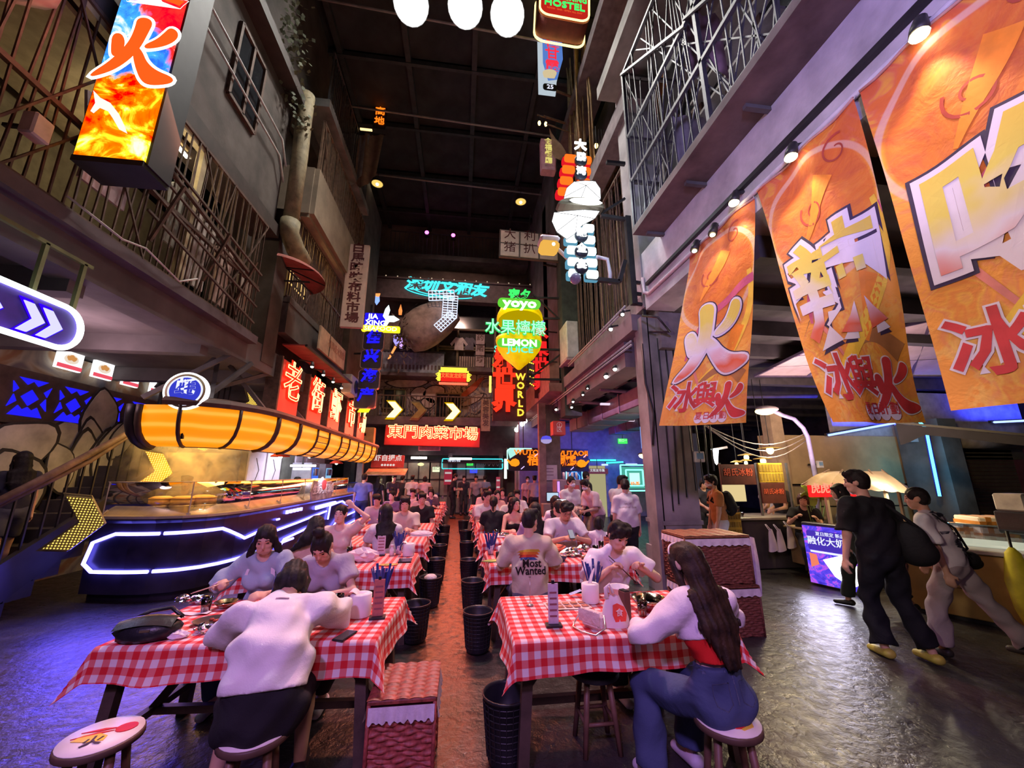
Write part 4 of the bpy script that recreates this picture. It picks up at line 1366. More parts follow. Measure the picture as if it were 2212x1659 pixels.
for k,(px,py)in enumerate(((1165,266),(1179,268))):
 t=thing('hanging_bulb',['left bare warm bulb hanging above the brown flag','right bare warm bulb hanging above the brown flag'][k],'lamp',at(px,py,Y=9.3),group='bulbs above the brown flag')
 G().sph((0,0,0),(.05,.05,.08),8).ob('bulb',em('bulb_warm',(1,.7,.25),3),t)
 G().tube([(0,0,.07),(0,0,.30)],.01,5).ob('cord',ironm,t)
 G().bar((-.06,0,.3),(.9,.2,.3),.03).ob('arm',woodm,t)
t=thing('hanging_bulb','warm bulb in a barred niche right of the claw sign top','lamp',at(1288,315,Y=7.6))
G().sph((0,0,0),(.05,.05,.07),8).ob('bulb',em('bulb_warm',(1,.7,.25),3),t)
G().tube([(0,0,.06),(0,0,.6)],.01,5).ob('cord',ironm,t)
g=G()
for k in range(6):
 g.bar((-.1+k*.07,-.1,-.6),(-.1+k*.07,-.1,.4),.014)
g.ob('niche_bars',ironm,t)
light('niche_glow','POINT',at(1288,330,Y=7.4),5,(1,.6,.2),None,.05)
def chicken(g,M,s):
 pts=[(-.5,-.05),(-.42,.2),(-.15,.34),(.12,.28),(.3,.1),(.55,.28),(.62,.18),(.42,-.02),(.2,-.28),(-.15,-.34),(-.42,-.22)]
 return g.prism([(x*s,y*s)for x,y in pts],.05,M)
for k,(px,py,mir)in enumerate(((1131,992,-1),(1237,994,1))):
 t=thing('neon_sign',['orange neon roast chicken sign left of the dark post','orange neon roast chicken sign right of the dark post'][k],'sign',at(px,py,Y=14))
 M=fcam((0,0,0))
 G().box((0,.0,-.05),(1.22,.82,.08),0,M).ob('board',mat('sign_case_black',(.018,.016,.018),.6),t)
 chicken(G(),M@Matrix.Translation((mir*.36,-.12,.03))@Matrix.Diagonal((mir,1,1,1)),.42).ob('chicken',em('chicken_orange',(1,.25,.01),1.15),t)
 g=G()
 g.text(['WUTO','WUTAOJI'][k],M@Matrix.Translation(([.1,-.05][k],.25,.03)),.25,.03,.022,sx=1.15)
 g.text(['梧','桐鸡'][k],M@Matrix.Translation(([.34,-.28][k],-.14,.03)),.42,.03,.03)
 g.ob('lettering',OR,t)
 if k==0:
  g=G()
  g.tube([(-.58,-.36,.02),(-.6,.30,.02),(-.5,.38,.02),(.3,.38,.02)],.022,6,0,True,True,M)
  g.ob('mint_tube',em('mint_tube',(.4,1,.75),1.4),t)
  G().prism([(-.6,.36),(.05,.38),(-.5,.02)],.01,M@Matrix.Translation((0,0,.0))).ob('mint_corner',em('mint_face',(.45,.9,.8),.8),t)
 g=G()
 for a in((-.1,-.35,.0),(.4,.1,.1)):
  g.tube([(a[0],a[1],.04),(a[0]+.12,a[1]+.1,.04)],.014,5,0,True,True,M)
 g.ob('violet_dash',em('dash_violet',(.6,.45,1),1.4),t)
 G().bar((0,.05,.36),(0,.05,1.6),.03).ob('hanger',ironm,t)
t=thing('zone_sign','red hanging cube sign marked with zone number one','sign',at(1205,926,Y=11.4))
G().box((0,0,0),(.38,.38,.42),bev=.012).ob('cube',mat('zone_red',(.45,.05,.04),.5,var=.1),t)
for k,M in enumerate((fcam((0,-.195,0)),fright((.195,0,0)))):
 g=G()
 loop(g,[(.075*cos(a),.09+.075*sin(a))for a in np.linspace(0,2*pi,20)[:-1]],.008,M,0,5)
 g.text('1',M@Matrix.Translation((0,.09,0)),.12,.006,.003)
 g.text('区',M@Matrix.Translation((0,-.09,0)),.18,.006,.002)
 g.ob('lettering',mat('zone_white',(.75,.6,.6),.6),t)
G().bar((0,0,.2),(0,0,.9),.02).ob('hanger',ironm,t)
t=thing('dome_lamp','blue and white round lamp under the red zone cube','lamp',at(1180,950,Y=11.6))
G().lathe([(0,.13),(.12,.10),(.17,.02),(.17,0)],16).ob('blue_cap',em('cap_blue',(.12,.10,.9),.7),t)
G().lathe([(.17,0),(.16,-.06),(.08,-.11),(0,-.12)],16).ob('white_bowl',em('bowl_lilac',(.55,.45,.85),.6),t)
G().tube([(0,0,.12),(0,0,.8)],.01,5).ob('cord',ironm,t)
n=0
for(px,py,lab)in((1343,679,'bright track spotlight nearest the banners on the right beam'),(1318,711,'second bright track spotlight below the first on the right beam'),(1327,797,'third track spotlight under the arcade beam'),(1308,813,'fourth track spotlight beside the third'),(1268,838,'fifth small track spotlight'),(1258,852,'sixth small track spotlight'),(1237,867,'seventh small track spotlight'),(1234,879,'eighth tiny track spotlight'),(1201,884,'ninth tiny spotlight near the dark column'),(1187,893,'tenth tiny spotlight near the dark column'),(1175,898,'last tiny spotlight near the dark column'),(1134,909,'first round bulb under the red parapet'),(1128,916,'second round bulb under the red parapet'),(1122,921,'third round bulb under the red parapet'),(1116,928,'fourth round bulb under the red parapet'),(1111,933,'last small bulb under the red parapet')):
 big=n<4 or 11<=n<15
 X_=2.88 if n<2 else(2.95 if n<11 else 2.55)
 p=at(px,py,X=X_)
 s_=p.y/8
 t=thing('spotlight',lab,'lamp',p,group='arcade track spotlights')
 G().lathe([(.03,.08),(.05,.02),(.055,-.03)],10,0,Matrix.Rotation(.7,4,'X')).ob('housing',ironm,t)
 G().sph((0,-.02,-.01),(.052 if big else .032)*max(.7,s_),8).ob('bulb',em('spot_bulb',(1,.97,.86),6),t)
 G().bar((0,0,.05),(.32,0,.12),.025).ob('arm',ironm,t)
 n+=1
light('track_spot_beam','SPOT',(2.7,6.6,4.5),60,(1,.95,.85),(1.2,6.0,.7),.05,spot=70)
# FAR FACADE
YF=18.0
far_m=mat('far_wall_plaster',(.17,.125,.11),.85,var=.4,scale=1.1,bump=.2)
struct('wall_far',G().box((-.3,18.6,9.4),(10.5,.3,11)),far_m)
def fz(px,py,Y=YF):
 p=at(px,py,Y=Y)
 return p
g=G()
g.box((-.5,18.5,3.35),(10,.5,1.5))
struct('wall_shop_header',g,mat('shop_header_dark',(.045,.04,.045),.7,var=.3))
g=G()
g.box((-.5,19.6,1.5),(10,.2,3.2))
struct('wall_shop_back',g,mat('shop_back',(.10,.09,.09),.8,var=.4,scale=1.5))
for k,(x,w_)in enumerate(((-4.1,1.1),(-2.3,2.0),(.55,1.9),(2.2,.5))):
 struct('column_shop',G().box((x-w_/2-.1,18.35,1.35),(.18,.3,2.7)),conc_dark)
for k,(x,w_)in enumerate(((-2.15,1.5),(-.95,.9),(.45,1.3))):
 d=link('door_%d'%(k+2),None,None,kind='structure',loc=(x,18.3,0))
 g=G()
 n=max(2,int(w_/.4))
 for j in range(n+1):
  g.box((-w_/2+j*w_/n,0,1.15),(.05,.06,2.3))
 for z in(.05,.8,1.5,2.28):
  g.box((0,0,z),(w_,.06,.05))
 g.ob('door_frame',mat('door_frame_black',(.03,.03,.032),.5),d)
 for j in range(n):
  for zz in((.42,.7),(1.15,.65),(1.9,.72)):
   G().box((-w_/2+(j+.5)*w_/n,.01,zz[0]),(w_/n-.06,.02,zz[1])).ob('pane',mat('paper_pane',(.26,.27,.22),.4,var=.5,scale=1.5),d)
t=thing('neon_frame_sign','cyan neon framed shop sign over the far glass doors','sign',fz(1021,1002,18.1))
M=fcam((0,0,0))
G().box((0,.05,0),(2.75,.06,.46),0,M).ob('board',mat('sign_case_black',(.018,.016,.018),.6),t)
g=G()
loop(g,rrect(2.75,.44,.03,1),.025,M,.04)
g.ob('cyan_tube',CY,t)
g=G()
for k in range(6):
 g.tube([(.15+k*.2,-.1,.03),(.25+k*.2,.08,.03),(.35+k*.2,-.1,.03)],.012,5,0,True,True,M)
g.ob('lattice',mat('grey_lattice',(.35,.36,.38),.5),t)
G().text('龙虾馆',M@Matrix.Translation((-.85,.06,.04)),.2,.01,.01).ob('lettering',em('ring_white',(.8,.82,1),.9),t)
t=thing('tube_lamp','long bright white tube lamp over the cyan framed sign','lamp',fz(1000,991,17.9))
G().box((-.1,0,0),(1.0,.06,.09)).ob('tube',W_,t)
G().bar((-.1,0,.03),(-.1,.5,.2),.03).ob('arm',ironm,t)
t=thing('tube_lamp','short white tube lamp left of the cyan framed sign','lamp',fz(905,989,17.9))
G().box((0,0,0),(.68,.08,.10)).ob('tube',em('tube_white',(1,.95,.82),9),t)
G().bar((0,0,.03),(0,.5,.2),.03).ob('arm',ironm,t)
t=thing('disc_lamp','small oval yellow lamp under the short white tube','lamp',fz(909,1003,17.9))
G().sph((0,0,0),(.14,.08,.07),12).ob('lens',em('oval_yellow',(1,.78,.3),1.4),t)
G().bar((0,0,.03),(0,.5,.1),.03).ob('arm',ironm,t)
for k,(px,py,w_,h_,c,tx,lab)in enumerate(((942,1014,.32,.22,(.9,.95,.6),'出口','small pale lit notice between the far doors'),(1023,1018,.34,.16,(.05,.08,1),'欢迎','tiny blue lit sign in the far glass door'),(1015,1003,.30,.12,(.05,.8,.1),'安全','tiny green exit sign in front of the cyan framed sign'),(968,1030,.36,.68,(.45,.03,.06),'招 聘','maroon standing poster beside the far doors'),(1076,1045,.18,.60,(.5,.06,.10),'促销','narrow red and white poster strip by the lilac wall'))):
 t=thing('notice_sign',lab,'sign',fz(px,py,17.95))
 M=fcam((0,0,0))
 G().box((0,0,0),(w_,h_,.05),0,M,bev=.006).ob('panel',em('notice_%d'%k,c,.55 if k>2 else .9),t)
 if k>2:
  for q in range(2):
   G().box((0,h_*(.25-.5*q),.028),(w_*.8,h_*.12,.004),0,M).ob('text_block',em('notice_ink',(.7,.6,.6),.6),t)
 else:
  G().text(tx,M@Matrix.Translation((0,0,.03)),h_*.7,.01,.01).ob('lettering',em('notice_ink2',(.1,.12,.1)if k==0 else(.8,1,.9),.9),t)
 G().bar((0,.02,h_/2),(0,.3,h_/2+.05),.02).ob('mount',ironm,t)
t=thing('tube_lamp','bright vertical white tube lamp on the column before the lilac wall','lamp',fz(1092,1012,16.8))
G().tube([(0,0,-.42),(0,0,.40)],.055,8).ob('tube',em('tube_greenwhite',(.92,1,.8),4),t)
G().box((0,.1,0),(.06,.14,.9)).ob('holder',ironm,t)
t=thing('vent_box','pink edged ventilation grille below the wide red market sign','vent',fz(928,968,17.6))
G().box((0,0,0),(.95,.3,.22)).ob('frame',mat('pink_trim',(.55,.28,.36),.6),t)
for k in range(4):
 G().box((0,-.155,-.07+k*.045),(.85,.01,.02)).ob('slat',ironm,t)
t=thing('cabinet_box','yellowish switch cabinet box on the far left wall','box',fz(794,950,16.5))
G().box((0,0,0),(.55,.3,1.0),bev=.02).ob('case',mat('cabinet_yellow',(.38,.28,.10),.6),t)
G().box((-.1,-.16,.2),(.12,.02,.1)).ob('label_plate',blackm,t)
g=G()
g.box((-.4,17.75,4.05),(9.2,.9,.36))
g.box((-.4,17.75,6.55),(9.2,.5,.22))
struct('slab_far',g,mat('far_slab',(.10,.075,.08),.8,var=.3))
t=thing('far_railing','iron railing with pipes along the second floor of the far facade','railing',(0,17.4,4.23))
cage(G(),fr((-4.2,0,0),(1,0,0),(0,0,1)),6.6,.95,.16,.014,.02,(0,1),0,0).ob('railing_bars',rustm,t,kind='stuff')
def mural_far():
 t=NT('far_cartoon_mural')
 v=t.obj()
 n=t.noise(v,.9,3,.5,dist=2.2)
 c=t.ramp(n,[(.3,(.34,.27,.26)),(.42,(.05,.04,.05)),(.46,(.30,.24,.22)),(.56,(.13,.12,.17)),(.64,(.34,.30,.33)),(.7,(.10,.10,.16))],'CONSTANT')
 return t.surf(c,.85)
t=thing('painted_wall_panel','cartoon shellfish mural panel behind the second floor railing of the far facade','mural',(-.2,18.38,5.4))
G().box((0,0,0),(7.4,.06,2.2)).ob('panel',mural_far(),t)
for k,(px,py,a,b,r)in enumerate(((880,828,.9,.2,.05),(905,850,.35,.3,.4),(938,852,.5,.42,.3),(925,870,.3,.24,0),(800,840,.3,.6,.2),(1020,865,.6,.14,.5))):
 p=fz(px,py,18.3)-Vector((-.2,18.38,5.4))
 L=fcam((p.x,-.05,p.z))@Matrix.Rotation(r,4,'Z')
 pts=[(a*cos(q)*(1+.12*sin(3*q)),b*sin(q))for q in np.linspace(0,2*pi,18)[:-1]]
 G().prism([(x*1.12,y*1.15)for x,y in pts],.02,L).ob('painted_outline',po_,t)
 G().prism(pts,.05,L).ob('painted_shell',mat('mural_pink_bone',(.42,.32,.30),.85),t)
p=fz(1022,840,18.3)-Vector((-.2,18.38,5.4))
G().prism([(-.7,-.4),(.3,.55),(.55,.6),(.1,-.05),(-.4,-.45)],.05,fcam((p.x,-.05,p.z))).ob('painted_red_fin',mat('mural_red',(.35,.08,.05),.85),t)
for k,(px,py,w_,h_)in enumerate(((852,862,1.0,.9),(968,880,1.15,1.3))):
 t=link('window_%d'%(k+1),None,None,kind='structure',loc=fz(px,py,18.25))
 G().box((0,0,0),(w_,.08,h_)).ob('pane',mat('dark_pane',(.02,.022,.026),.12,var=.3),t)
 g=G()
 for sx in(-1,0,1):
  g.box((sx*w_/2,-.06,0),(.06,.06,h_))
 for sz in(-1,1):
  g.box((0,-.06,sz*h_/2),(w_,.06,.06))
 g.ob('window_frame',mat('olive_frame',(.16,.13,.08),.7),t)
for k,(px,py,st_)in enumerate(((853,884,1),(905,886,0),(979,888,1))):
 t=thing('chevron_sign',['left glowing yellow chevron on the far railing','dim unlit chevron in the middle of the far railing','right glowing yellow chevron on the far railing'][k],'sign',fz(px,py,17.2),group='far facade chevrons')
 G().prism([(x*1.05,y*.85)for x,y in chev],.12,fcam((0,0,0))).ob('face',em('chev_hot',(1,.80,.28),2.2)if st_ else mat('chev_dim',(.30,.25,.06),.5),t)
 G().prism([(x*1.3-.02,y*1.05)for x,y in chev],.06,fcam((0,.09,0))).ob('halo_plate',em('chev_halo',(.75,.42,.0),.7)if st_ else mat('olive_side',(.22,.19,.08),.5),t)
t=thing('vertical_sign','tan vertical board with five dark characters on the right of the far facade','sign',fz(1049,897,17.3))
G().box((0,0,0),(.42,1.45,.08),0,fcam((0,0,0)),bev=.01).ob('panel',mat('tan_sign',(.36,.25,.15),.7),t)
G().text('美容美发',fcam((0,-.045,.02)),.30,.01,.02,vert=True,gap=1.02).ob('lettering',mat('brown_ink',(.10,.06,.05),.7),t)
G().bar((.1,.05,.5),(.1,.9,.5),.05).ob('bracket',ironm,t)
t=thing('wind_sock','cream and orange tailed paper fish at the far left of the railing','decoration',fz(773,845,17))
G().prism([(-.18,-.55),(-.05,-.40),(.05,-.55),(.15,-.35),(.28,-.45),(.2,.2),(.05,.45),(-.15,.2)],.06,fcam((0,0,0))).ob('body',mat('cream_cloth',(.65,.5,.35),.8),t)
G().prism([(-.16,.05),(.2,.05),(.05,.46)],.08,fcam((0,0,.01))).ob('orange_head',mat('orange_cloth',(.6,.2,.08),.8),t)
G().bar((0,0,.4),(0,.5,.6),.03).ob('hook',ironm,t)
t=thing('corrugated_parapet','blue grey corrugated balcony front on the far facade','balcony',fz(880,783,17.5))
zt_,zb_=fz(880,762,17.5).z,fz(880,806,17.5).z
g=G()
for k in range(40):
 g.box((-1.62+k*.083,(k%2)*.03,0),(.083,.05,(zt_-zb_)))
g.ob('corrugation',mat('bluegrey_sheet',(.20,.22,.26),.5,.3,var=.3),t,kind='stuff')
G().box((0,.05,(zt_-zb_)/2+.04),(3.4,.2,.08)).ob('cap',ironm,t)
G().box((0,.4,-(zt_-zb_)/2-.08),(3.6,1.0,.16)).ob('slab',mat('far_slab',(.10,.075,.08),.8),t)
for k in range(5):
 p=fz(832+k*28,733,18.3)
 t_=G().box((0,0,0),(.50,.05,1.5)).ob('panel_board',mat('wood_panel_far',(.22,.15,.12),.8,var=.3),t,loc=p-Vector(t.location))
t=link('window_3',None,None,kind='structure',loc=fz(1008,758,17.9))
W3,H3=2.75,2.15
G().box((0,.15,0),(W3,.04,H3)).ob('dark_room',mat('room_dark',(.03,.025,.025),.8),t)
g=G()
for x in(-1,-.32,1):
 g.box((x*W3/2,0,0),(.10,.12,H3))
for z in(-1,.15,1):
 g.box((0,0,z*H3/2),(W3,.12,.09))
g.box((0,.02,.05),(W3,.08,.06))
g.ob('window_frame',mat('olive_frame',(.16,.13,.08),.7),t)
for k in range(14):
 G().box((-.3+k*.11,.08,-.66),(.075,.03,.8)).ob('slat',mat('pale_slat',(.30,.22,.18),.7),t)
for k in range(2):
 a=thing('hung_shirt',['pale shirt hung in the far upper window','dark shirt with white trim hung in the far upper window'][k],'laundry',fz(992+k*22,735,17.7))
 pts=[(-.22,-.5),(.22,-.5),(.20,-.1),(.34,-.3),(.42,-.2),(.16,.14),(0,.1),(-.16,.14),(-.42,-.2),(-.34,-.3),(-.2,-.1)]
 G().prism(pts,.05,fcam((0,0,0))).ob('cloth',mat('far_shirt_%d'%k,[(.55,.48,.45),(.12,.11,.13)][k],.9),a)
 G().bar((0,0,.12),(0,.2,.34),.02).ob('hanger',ironm,a)
t=thing('vertical_sign','small three panel vertical sign beside the far upper window','sign',fz(1037,757,17.5))
for k,ch in enumerate('药膳坊'):
 L=fcam((0,0,.55-k*.55))
 b=G().box((0,0,0),(.42,.50,.06),0,L,bev=.006).ob('panel',mat('grey_pink_panel',(.34,.27,.26),.7),t)
 G().text(ch,L@Matrix.Translation((0,0,.032)),.36,.01,.015).ob('letter',mat('brown_ink',(.10,.06,.05),.7),b)
G().bar((0,.03,.7),(0,.4,.7),.04).ob('bracket',ironm,t)
t=link('window_4',None,None,kind='structure',loc=fz(1020,682,18.2))
G().box((0,0,0),(2.4,.08,1.5)).ob('pane',mat('dark_pane',(.02,.022,.026),.12,var=.3),t)
g=G()
for sx in(-1,1):
 g.box((sx*1.25,-.06,0),(.1,.1,1.6))
for sz in(-1,1):
 g.box((0,-.06,sz*.8),(2.6,.1,.1))
g.ob('window_frame',mat('olive_frame',(.16,.13,.08),.7),t)
p0=fz(890,712,16.6)
t=thing('fish_sculpture','huge grey brown fish body sculpture with white neon lattice fin on the far facade','sculpture',p0)
def fx(px,py):
 q=fz(px,py,16.6)-p0
 return Vector((q.x,0,q.z))
a,b=fx(876,735),fx(985,672)
g=G()
pts,rs=[],[]
for k in range(9):
 q=k/8
 pts.append(a.lerp(b,q)+Vector((0,.1,.15*sin(q*pi))))
 rs.append((.62,.84,.92,.95,.92,.86,.78,.62,.42)[k])
g.tube(pts,rs,16)
g.ob('body',mat('fish_hide',(.25,.20,.17),.9,var=.4,scale=3,bump=.5,bscale=7),t)
g=G()
for k in range(120):
 q=RNG.uniform(-.3,1)
 c=a+Vector((RNG.normal(0,.35),-.5+RNG.uniform(-.2,.2),RNG.normal(0,.45)))
 d=Vector(RNG.normal(0,1,3)).normalized()
 e=d.orthogonal().normalized()
 g.add([c-d*.14,c+e*.05,c+d*.14,c-e*.05],[(0,1,2,3)])
g.ob('ragged_scales',mat('fish_hide_dark',(.12,.09,.08),.9),t,kind='stuff')
g=G()
la=[(950,655),(985,660),(975,690),(985,705),(955,725)]
lw=[fx(930,660),fx(985,655),fx(972,678),fx(985,705),fx(945,728)]
for k in range(8):
 o=Vector((.09*(k-3.5)*.5,-.95,-.09*(k-3.5)))
for(p,q,n,wd)in((fx(930,660),fx(982,658),7,.45),(fx(975,660),fx(972,705),9,.62),(fx(980,698),fx(948,727),7,.42)):
 d=(q-p)
 e=Vector((-d.z,0,d.x)).normalized()*wd
 for k in range(n+1):
  c=p+d*(k/n)+Vector((0,-1.0,0))
  g.bar(c-e*.5,c+e*.5,.03)
 for k in range(4):
  c=e*(k/3-.5)+Vector((0,-1.0,0))
  g.bar(p+c,q+c,.03)
g.ob('neon_lattice',em('lattice_white',(.66,.72,1),1.1),t)
G().bar((0,.1,.3),(0,1.9,.6),.1).ob('strut',ironm,t)
for k,(px,py,c1,lab)in enumerate(((814,650,(.25,.4,1),'tiny blue and orange neon figure at the upper left of the far facade'),(865,671,(1,.25,.06),'tiny orange neon drop on the far facade'),(856,738,(.35,.3,1),'small orange and blue neon fish below the seafood sign'),(867,743,(.6,.35,1),'small violet neon dash beside the neon fish'))):
 t=thing('neon_figure',lab,'sign',fz(px,py,16.3))
 g=G()
 M=fcam((0,0,0))
 if k in(0,2):
  g.prism([(-.12,.28),(.08,.32),(.12,.0),(.0,-.2),(-.12,0)],.04,M)
  G().prism([(-.05,-.2),(.02,-.25),(-.2,-.75),(-.3,-.8)]if k==2 else[(-.1,.34),(.12,.36),(.08,.18),(-.06,.2)],.05,M).ob('orange_part',em('fig_orange',(1,.3,.08),1.2),t)
 else:
  g.prism([(0,.3),(.08,0),(.06,-.2),(-.06,-.2),(-.08,0)],.04,M)
 g.ob('lit_part',em('fig_%d'%k,c1,1.1),t)
 G().bar((0,.03,0),(0,.8,.1),.03).ob('mount',ironm,t)
t=thing('far_railing','faint railing of the top gallery below the ceiling','railing',(0,17.6,12.3))
cage(G(),fr((-3.8,0,0),(1,0,0),(0,0,1)),6.2,1.3,.22,.014,.01,(0,1)).ob('railing_bars',greyiron,t,kind='stuff')
G().box((-.6,.4,-.1),(7.4,1.2,.25)).ob('slab',conc_dark,t)
for k,(px,py)in enumerate(((922,502),(979,508))):
 t=thing('stage_lamp',['left magenta stage lamp at the far gallery','right magenta stage lamp at the far gallery'][k],'lamp',fz(px,py,17.3),group='magenta stage lamps')
 G().sph((0,0,0),(.10,.05,.10),10).ob('lens',em('magenta_lens',(1,.12,.75),4),t)
 G().box((0,.2,0),(.22,.3,.22),bev=.03).ob('housing',ironm,t)
 G().bar((0,.2,.1),(0,.2,.6),.04).ob('yoke',ironm,t)
for k,(px,py)in enumerate(((888,8),(1005,14),(1096,32))):
 p=at(px,py,Z=13.2)
 t=thing('flood_lamp',['left dazzling white flood lamp at the top','middle dazzling white flood lamp at the top','right dazzling white flood lamp at the top'][k],'lamp',p,group='dazzling ceiling floods')
 L=Matrix.Rotation(-.6,4,'X')
 G().lathe([(0,0),(.42,0)],20,0,L).ob('lens',em('flood_white',(1,.99,.92),40),t)
 G().lathe([(.44,-.03),(.44,.06),(.28,.4),(.14,.46),(0,.46)],20,0,L@Matrix.Translation((0,0,.02)),True,False).ob('housing',ironm,t)
 G().bar((0,.1,.3),(0,.1,1.4),.06).ob('yoke',ironm,t)
p=fz(838,997,16)
t=thing('stall_sign','red shrimp pick up sign with white characters over a lit corrugated canopy','sign',p)
M=fcam((0,0,0))@Matrix.Rotation(-.25,4,'X')
G().box((0,0,0),(1.25,.48,.08),0,M,bev=.01).ob('board',mat('red_board2',(.5,.05,.04),.5),t)
G().text('虾自提点',M@Matrix.Translation((0,.06,.045)),.27,.01,.012).ob('lettering',em('stall_letter',(.9,.75,.7),.7),t)
for k in range(5):
 G().lathe([(0,.012),(.04,.012),(.045,0)][::-1],10,0,M@Matrix.Translation((-.2+k*.11,-.15,.04))).ob('dot',em('stall_letter',(.9,.75,.7),.7),t)
for k in range(16):
 G().bar((-.72+k*.095,-.45,-.52),(-.72+k*.095,.25,-.28),.09,.025).ob('slat',mat('cream_canopy',(.6,.48,.26),.6),t)
G().bar((-.5,.3,-.2),(-.5,1.6,-.2),.06).ob('bracket',ironm,t)
light('pickup_stall_glow','POINT',(p.x,15.7,p.z-.75),10,(1,.85,.5),None,.1)
struct('wall_stall_slanted',G().box((-4.1,16.9,1.5),(.2,2.2,3.0),rz=.2),mat('grey_tin',(.3,.29,.30),.5,.3))
# SEAFOOD STALL on the left
PL=[(-5.25,6.62),(-4.35,6.42),(-3.95,6.48),(-3.66,6.95),(-3.60,7.8),(-3.60,15.8)]
def walk(pts,step=.25,smooth=True):
 out=[]
 for i in range(len(pts)-1):
  a,b=Vector(pts[i]),Vector(pts[i+1])
  n=max(1,int((b-a).length/step))
  out+=[a.lerp(b,k/n)for k in range(n)]
 out.append(Vector(pts[-1]))
 if smooth:
  for _ in range(2):
   out=[out[0]]+[(out[i-1]+out[i]*2+out[i+1])/4 for i in range(1,len(out)-1)]+[out[-1]]
 return out
WP=walk(PL)
def wp_len():
 L=[0]
 for i in range(1,len(WP)):
  L.append(L[-1]+(WP[i]-WP[i-1]).length)
 return L
WL=wp_len()
def along(s):
 s=max(0,min(WL[-1]-1e-4,s))
 for i in range(1,len(WL)):
  if WL[i]>=s:
   q=(s-WL[i-1])/(WL[i]-WL[i-1])
   p=WP[i-1].lerp(WP[i],q)
   d=(WP[min(i+1,len(WP)-1)]-WP[max(i-2,0)]).normalized()
   return p,Vector((d.y,-d.x))
 return WP[-1],Vector((1,0))
def strip(g,prof,mi=0,smooth=True,i0=0,i1=None):
 """sweep an (outward, z) profile along the counter outline"""
 vs,fs=[],[]
 idx=range(i0,len(WP)if i1 is None else i1)
 n=len(prof)
 uv=[]
 for c,i in enumerate(idx):
  p,nn=along(WL[i])
  for(o,z)in prof:
   vs.append((p.x+nn.x*o,p.y+nn.y*o,z))
   uv.append((WL[i],z))
 for c in range(len(idx)-1):
  for j in range(n-1):
   fs.append((c*n+j,(c+1)*n+j,(c+1)*n+j+1,c*n+j+1))
 return g.add(vs,fs,mi,None,smooth,uv)
t=thing('seafood_counter','long dark curved seafood counter with blue white neon outlines on its front','counter',(0,0,0))
g=G()
strip(g,[(-.12,.0),(-.12,.10),(.0,.12),(.02,1.06),(.05,1.10),(.05,1.15),(-.8,1.15),(-.8,0)],0,False)
g.ob('body',mat('counter_black',(.022,.018,.028),.28,var=.5,scale=3),t)
g=G()
strip(g,[(.055,1.12),(.055,1.155),(-.5,1.157)],0,False)
g.ob('worktop',mat('worktop_steel',(.45,.40,.30),.35,.4,var=.2),t)
neo=em('counter_neon',(.15,.13,1),8.5,True)
hal=mat('neon_channel',(.03,.02,.25),.4)
def cneon(pts,r=.024,nm='neon_tube'):
 P=[]
 for(s,z)in pts:
  if P:
   s0,z0=P[-1]
   m=max(1,int(abs(s-s0)/.12))
   for k in range(1,m):
    P.append((s0+(s-s0)*k/m,z0+(z-z0)*k/m))
  P.append((s,z))
 w3=[]
 for(s,z)in P:
  p,nn=along(s)
  w3.append((p.x+nn.x*.045,p.y+nn.y*.045,z))
 g=G()
 g.tube(w3,r,8)
 g.ob(nm,neo,t)
cneon([(1.0,.92),(.42,.92),(.10,.80),(.03,.52),(.18,.42),(.95,.42)])
cneon([(1.05,.92),(1.75,.92),(2.25,.70),(2.75,.76)])
cneon([(1.0,.42),(2.4,.40)])
cneon([(2.45,.40),(4.2,.40)])
cneon([(2.85,.66),(4.2,.70),(4.25,.70),(6.2,.78)])
cneon([(3.4,.22),(3.75,.45),(5.2,.52)])
cneon([(3.3,.88),(3.4,.88)],.02)
cneon([(5.4,.93),(6.9,.95)],.05)
cneon([(6.4,.55),(6.5,.9),(7.6,.95),(8.2,.80),(9.2,.84),(9.4,.98),(10.5,1.0)])
cneon([(6.9,.30),(7.3,.45),(9.2,.50),(9.6,.72),(10.6,.74)])
cneon([(10.75,.20),(10.75,1.06)])
cneon([(8.0,.16),(9.8,.22),(10.2,.36)])
cneon([(9.3,.60),(9.9,.62)],.04)
g=G()
for k in range(5):
 p,nn=along(3.75+k*.18)
 g.box((p.x+nn.x*.04,p.y+nn.y*.04,.98),(.03,.09,.07))
g.ob('light_window',neo,t)
p,nn=along(9.5)
G().text('好 吃',fright((p.x+nn.x*.05,p.y,.34)),.22,.01,.01).ob('front_lettering',BL,t)
gl=glassmat('screen_glass',(.96,.95,.9),.10)
t=thing('glass_screen','row of clear glass screens standing on the curved seafood counter','glass screen',(0,0,0))
g=None
br=[0.02,1.28,2.4,3.6,4.8,6.0,7.2,8.4]
for k in range(len(br)-1):
 g=G()
 P=[along(br[k]+(br[k+1]-br[k])*q/6)for q in range(7)]
 vs=[]
 for(p,nn)in P:
  for(o,z)in((-.06,1.16),(-.06,1.63),(-.068,1.63),(-.068,1.16)):
   vs.append((p.x+nn.x*o,p.y+nn.y*o,z))
 fs=[]
 for i in range(6):
  for j in range(4):
   fs.append((i*4+j,i*4+(j+1)%4,i*4+4+(j+1)%4,i*4+4+j))
 g.add(vs,fs,0,None,True)
 g.ob('glass_pane',gl,t)
g=G()
for s_ in br:
 p,nn=along(s_+.01)
 g.bar((p.x-nn.x*.064,p.y-nn.y*.064,1.16),(p.x-nn.x*.064,p.y-nn.y*.064,1.64),.014)
 g.box((p.x-nn.x*.064,p.y-nn.y*.064,1.17),(.04,.04,.03))
P=[along(q*.4)for q in range(21)]
g.tube([(p.x-nn.x*.064,p.y-nn.y*.064,1.635)for p,nn in P],.006,5)
g.ob('edge_strip',mat('glass_edge',(.55,.48,.35),.3),t)
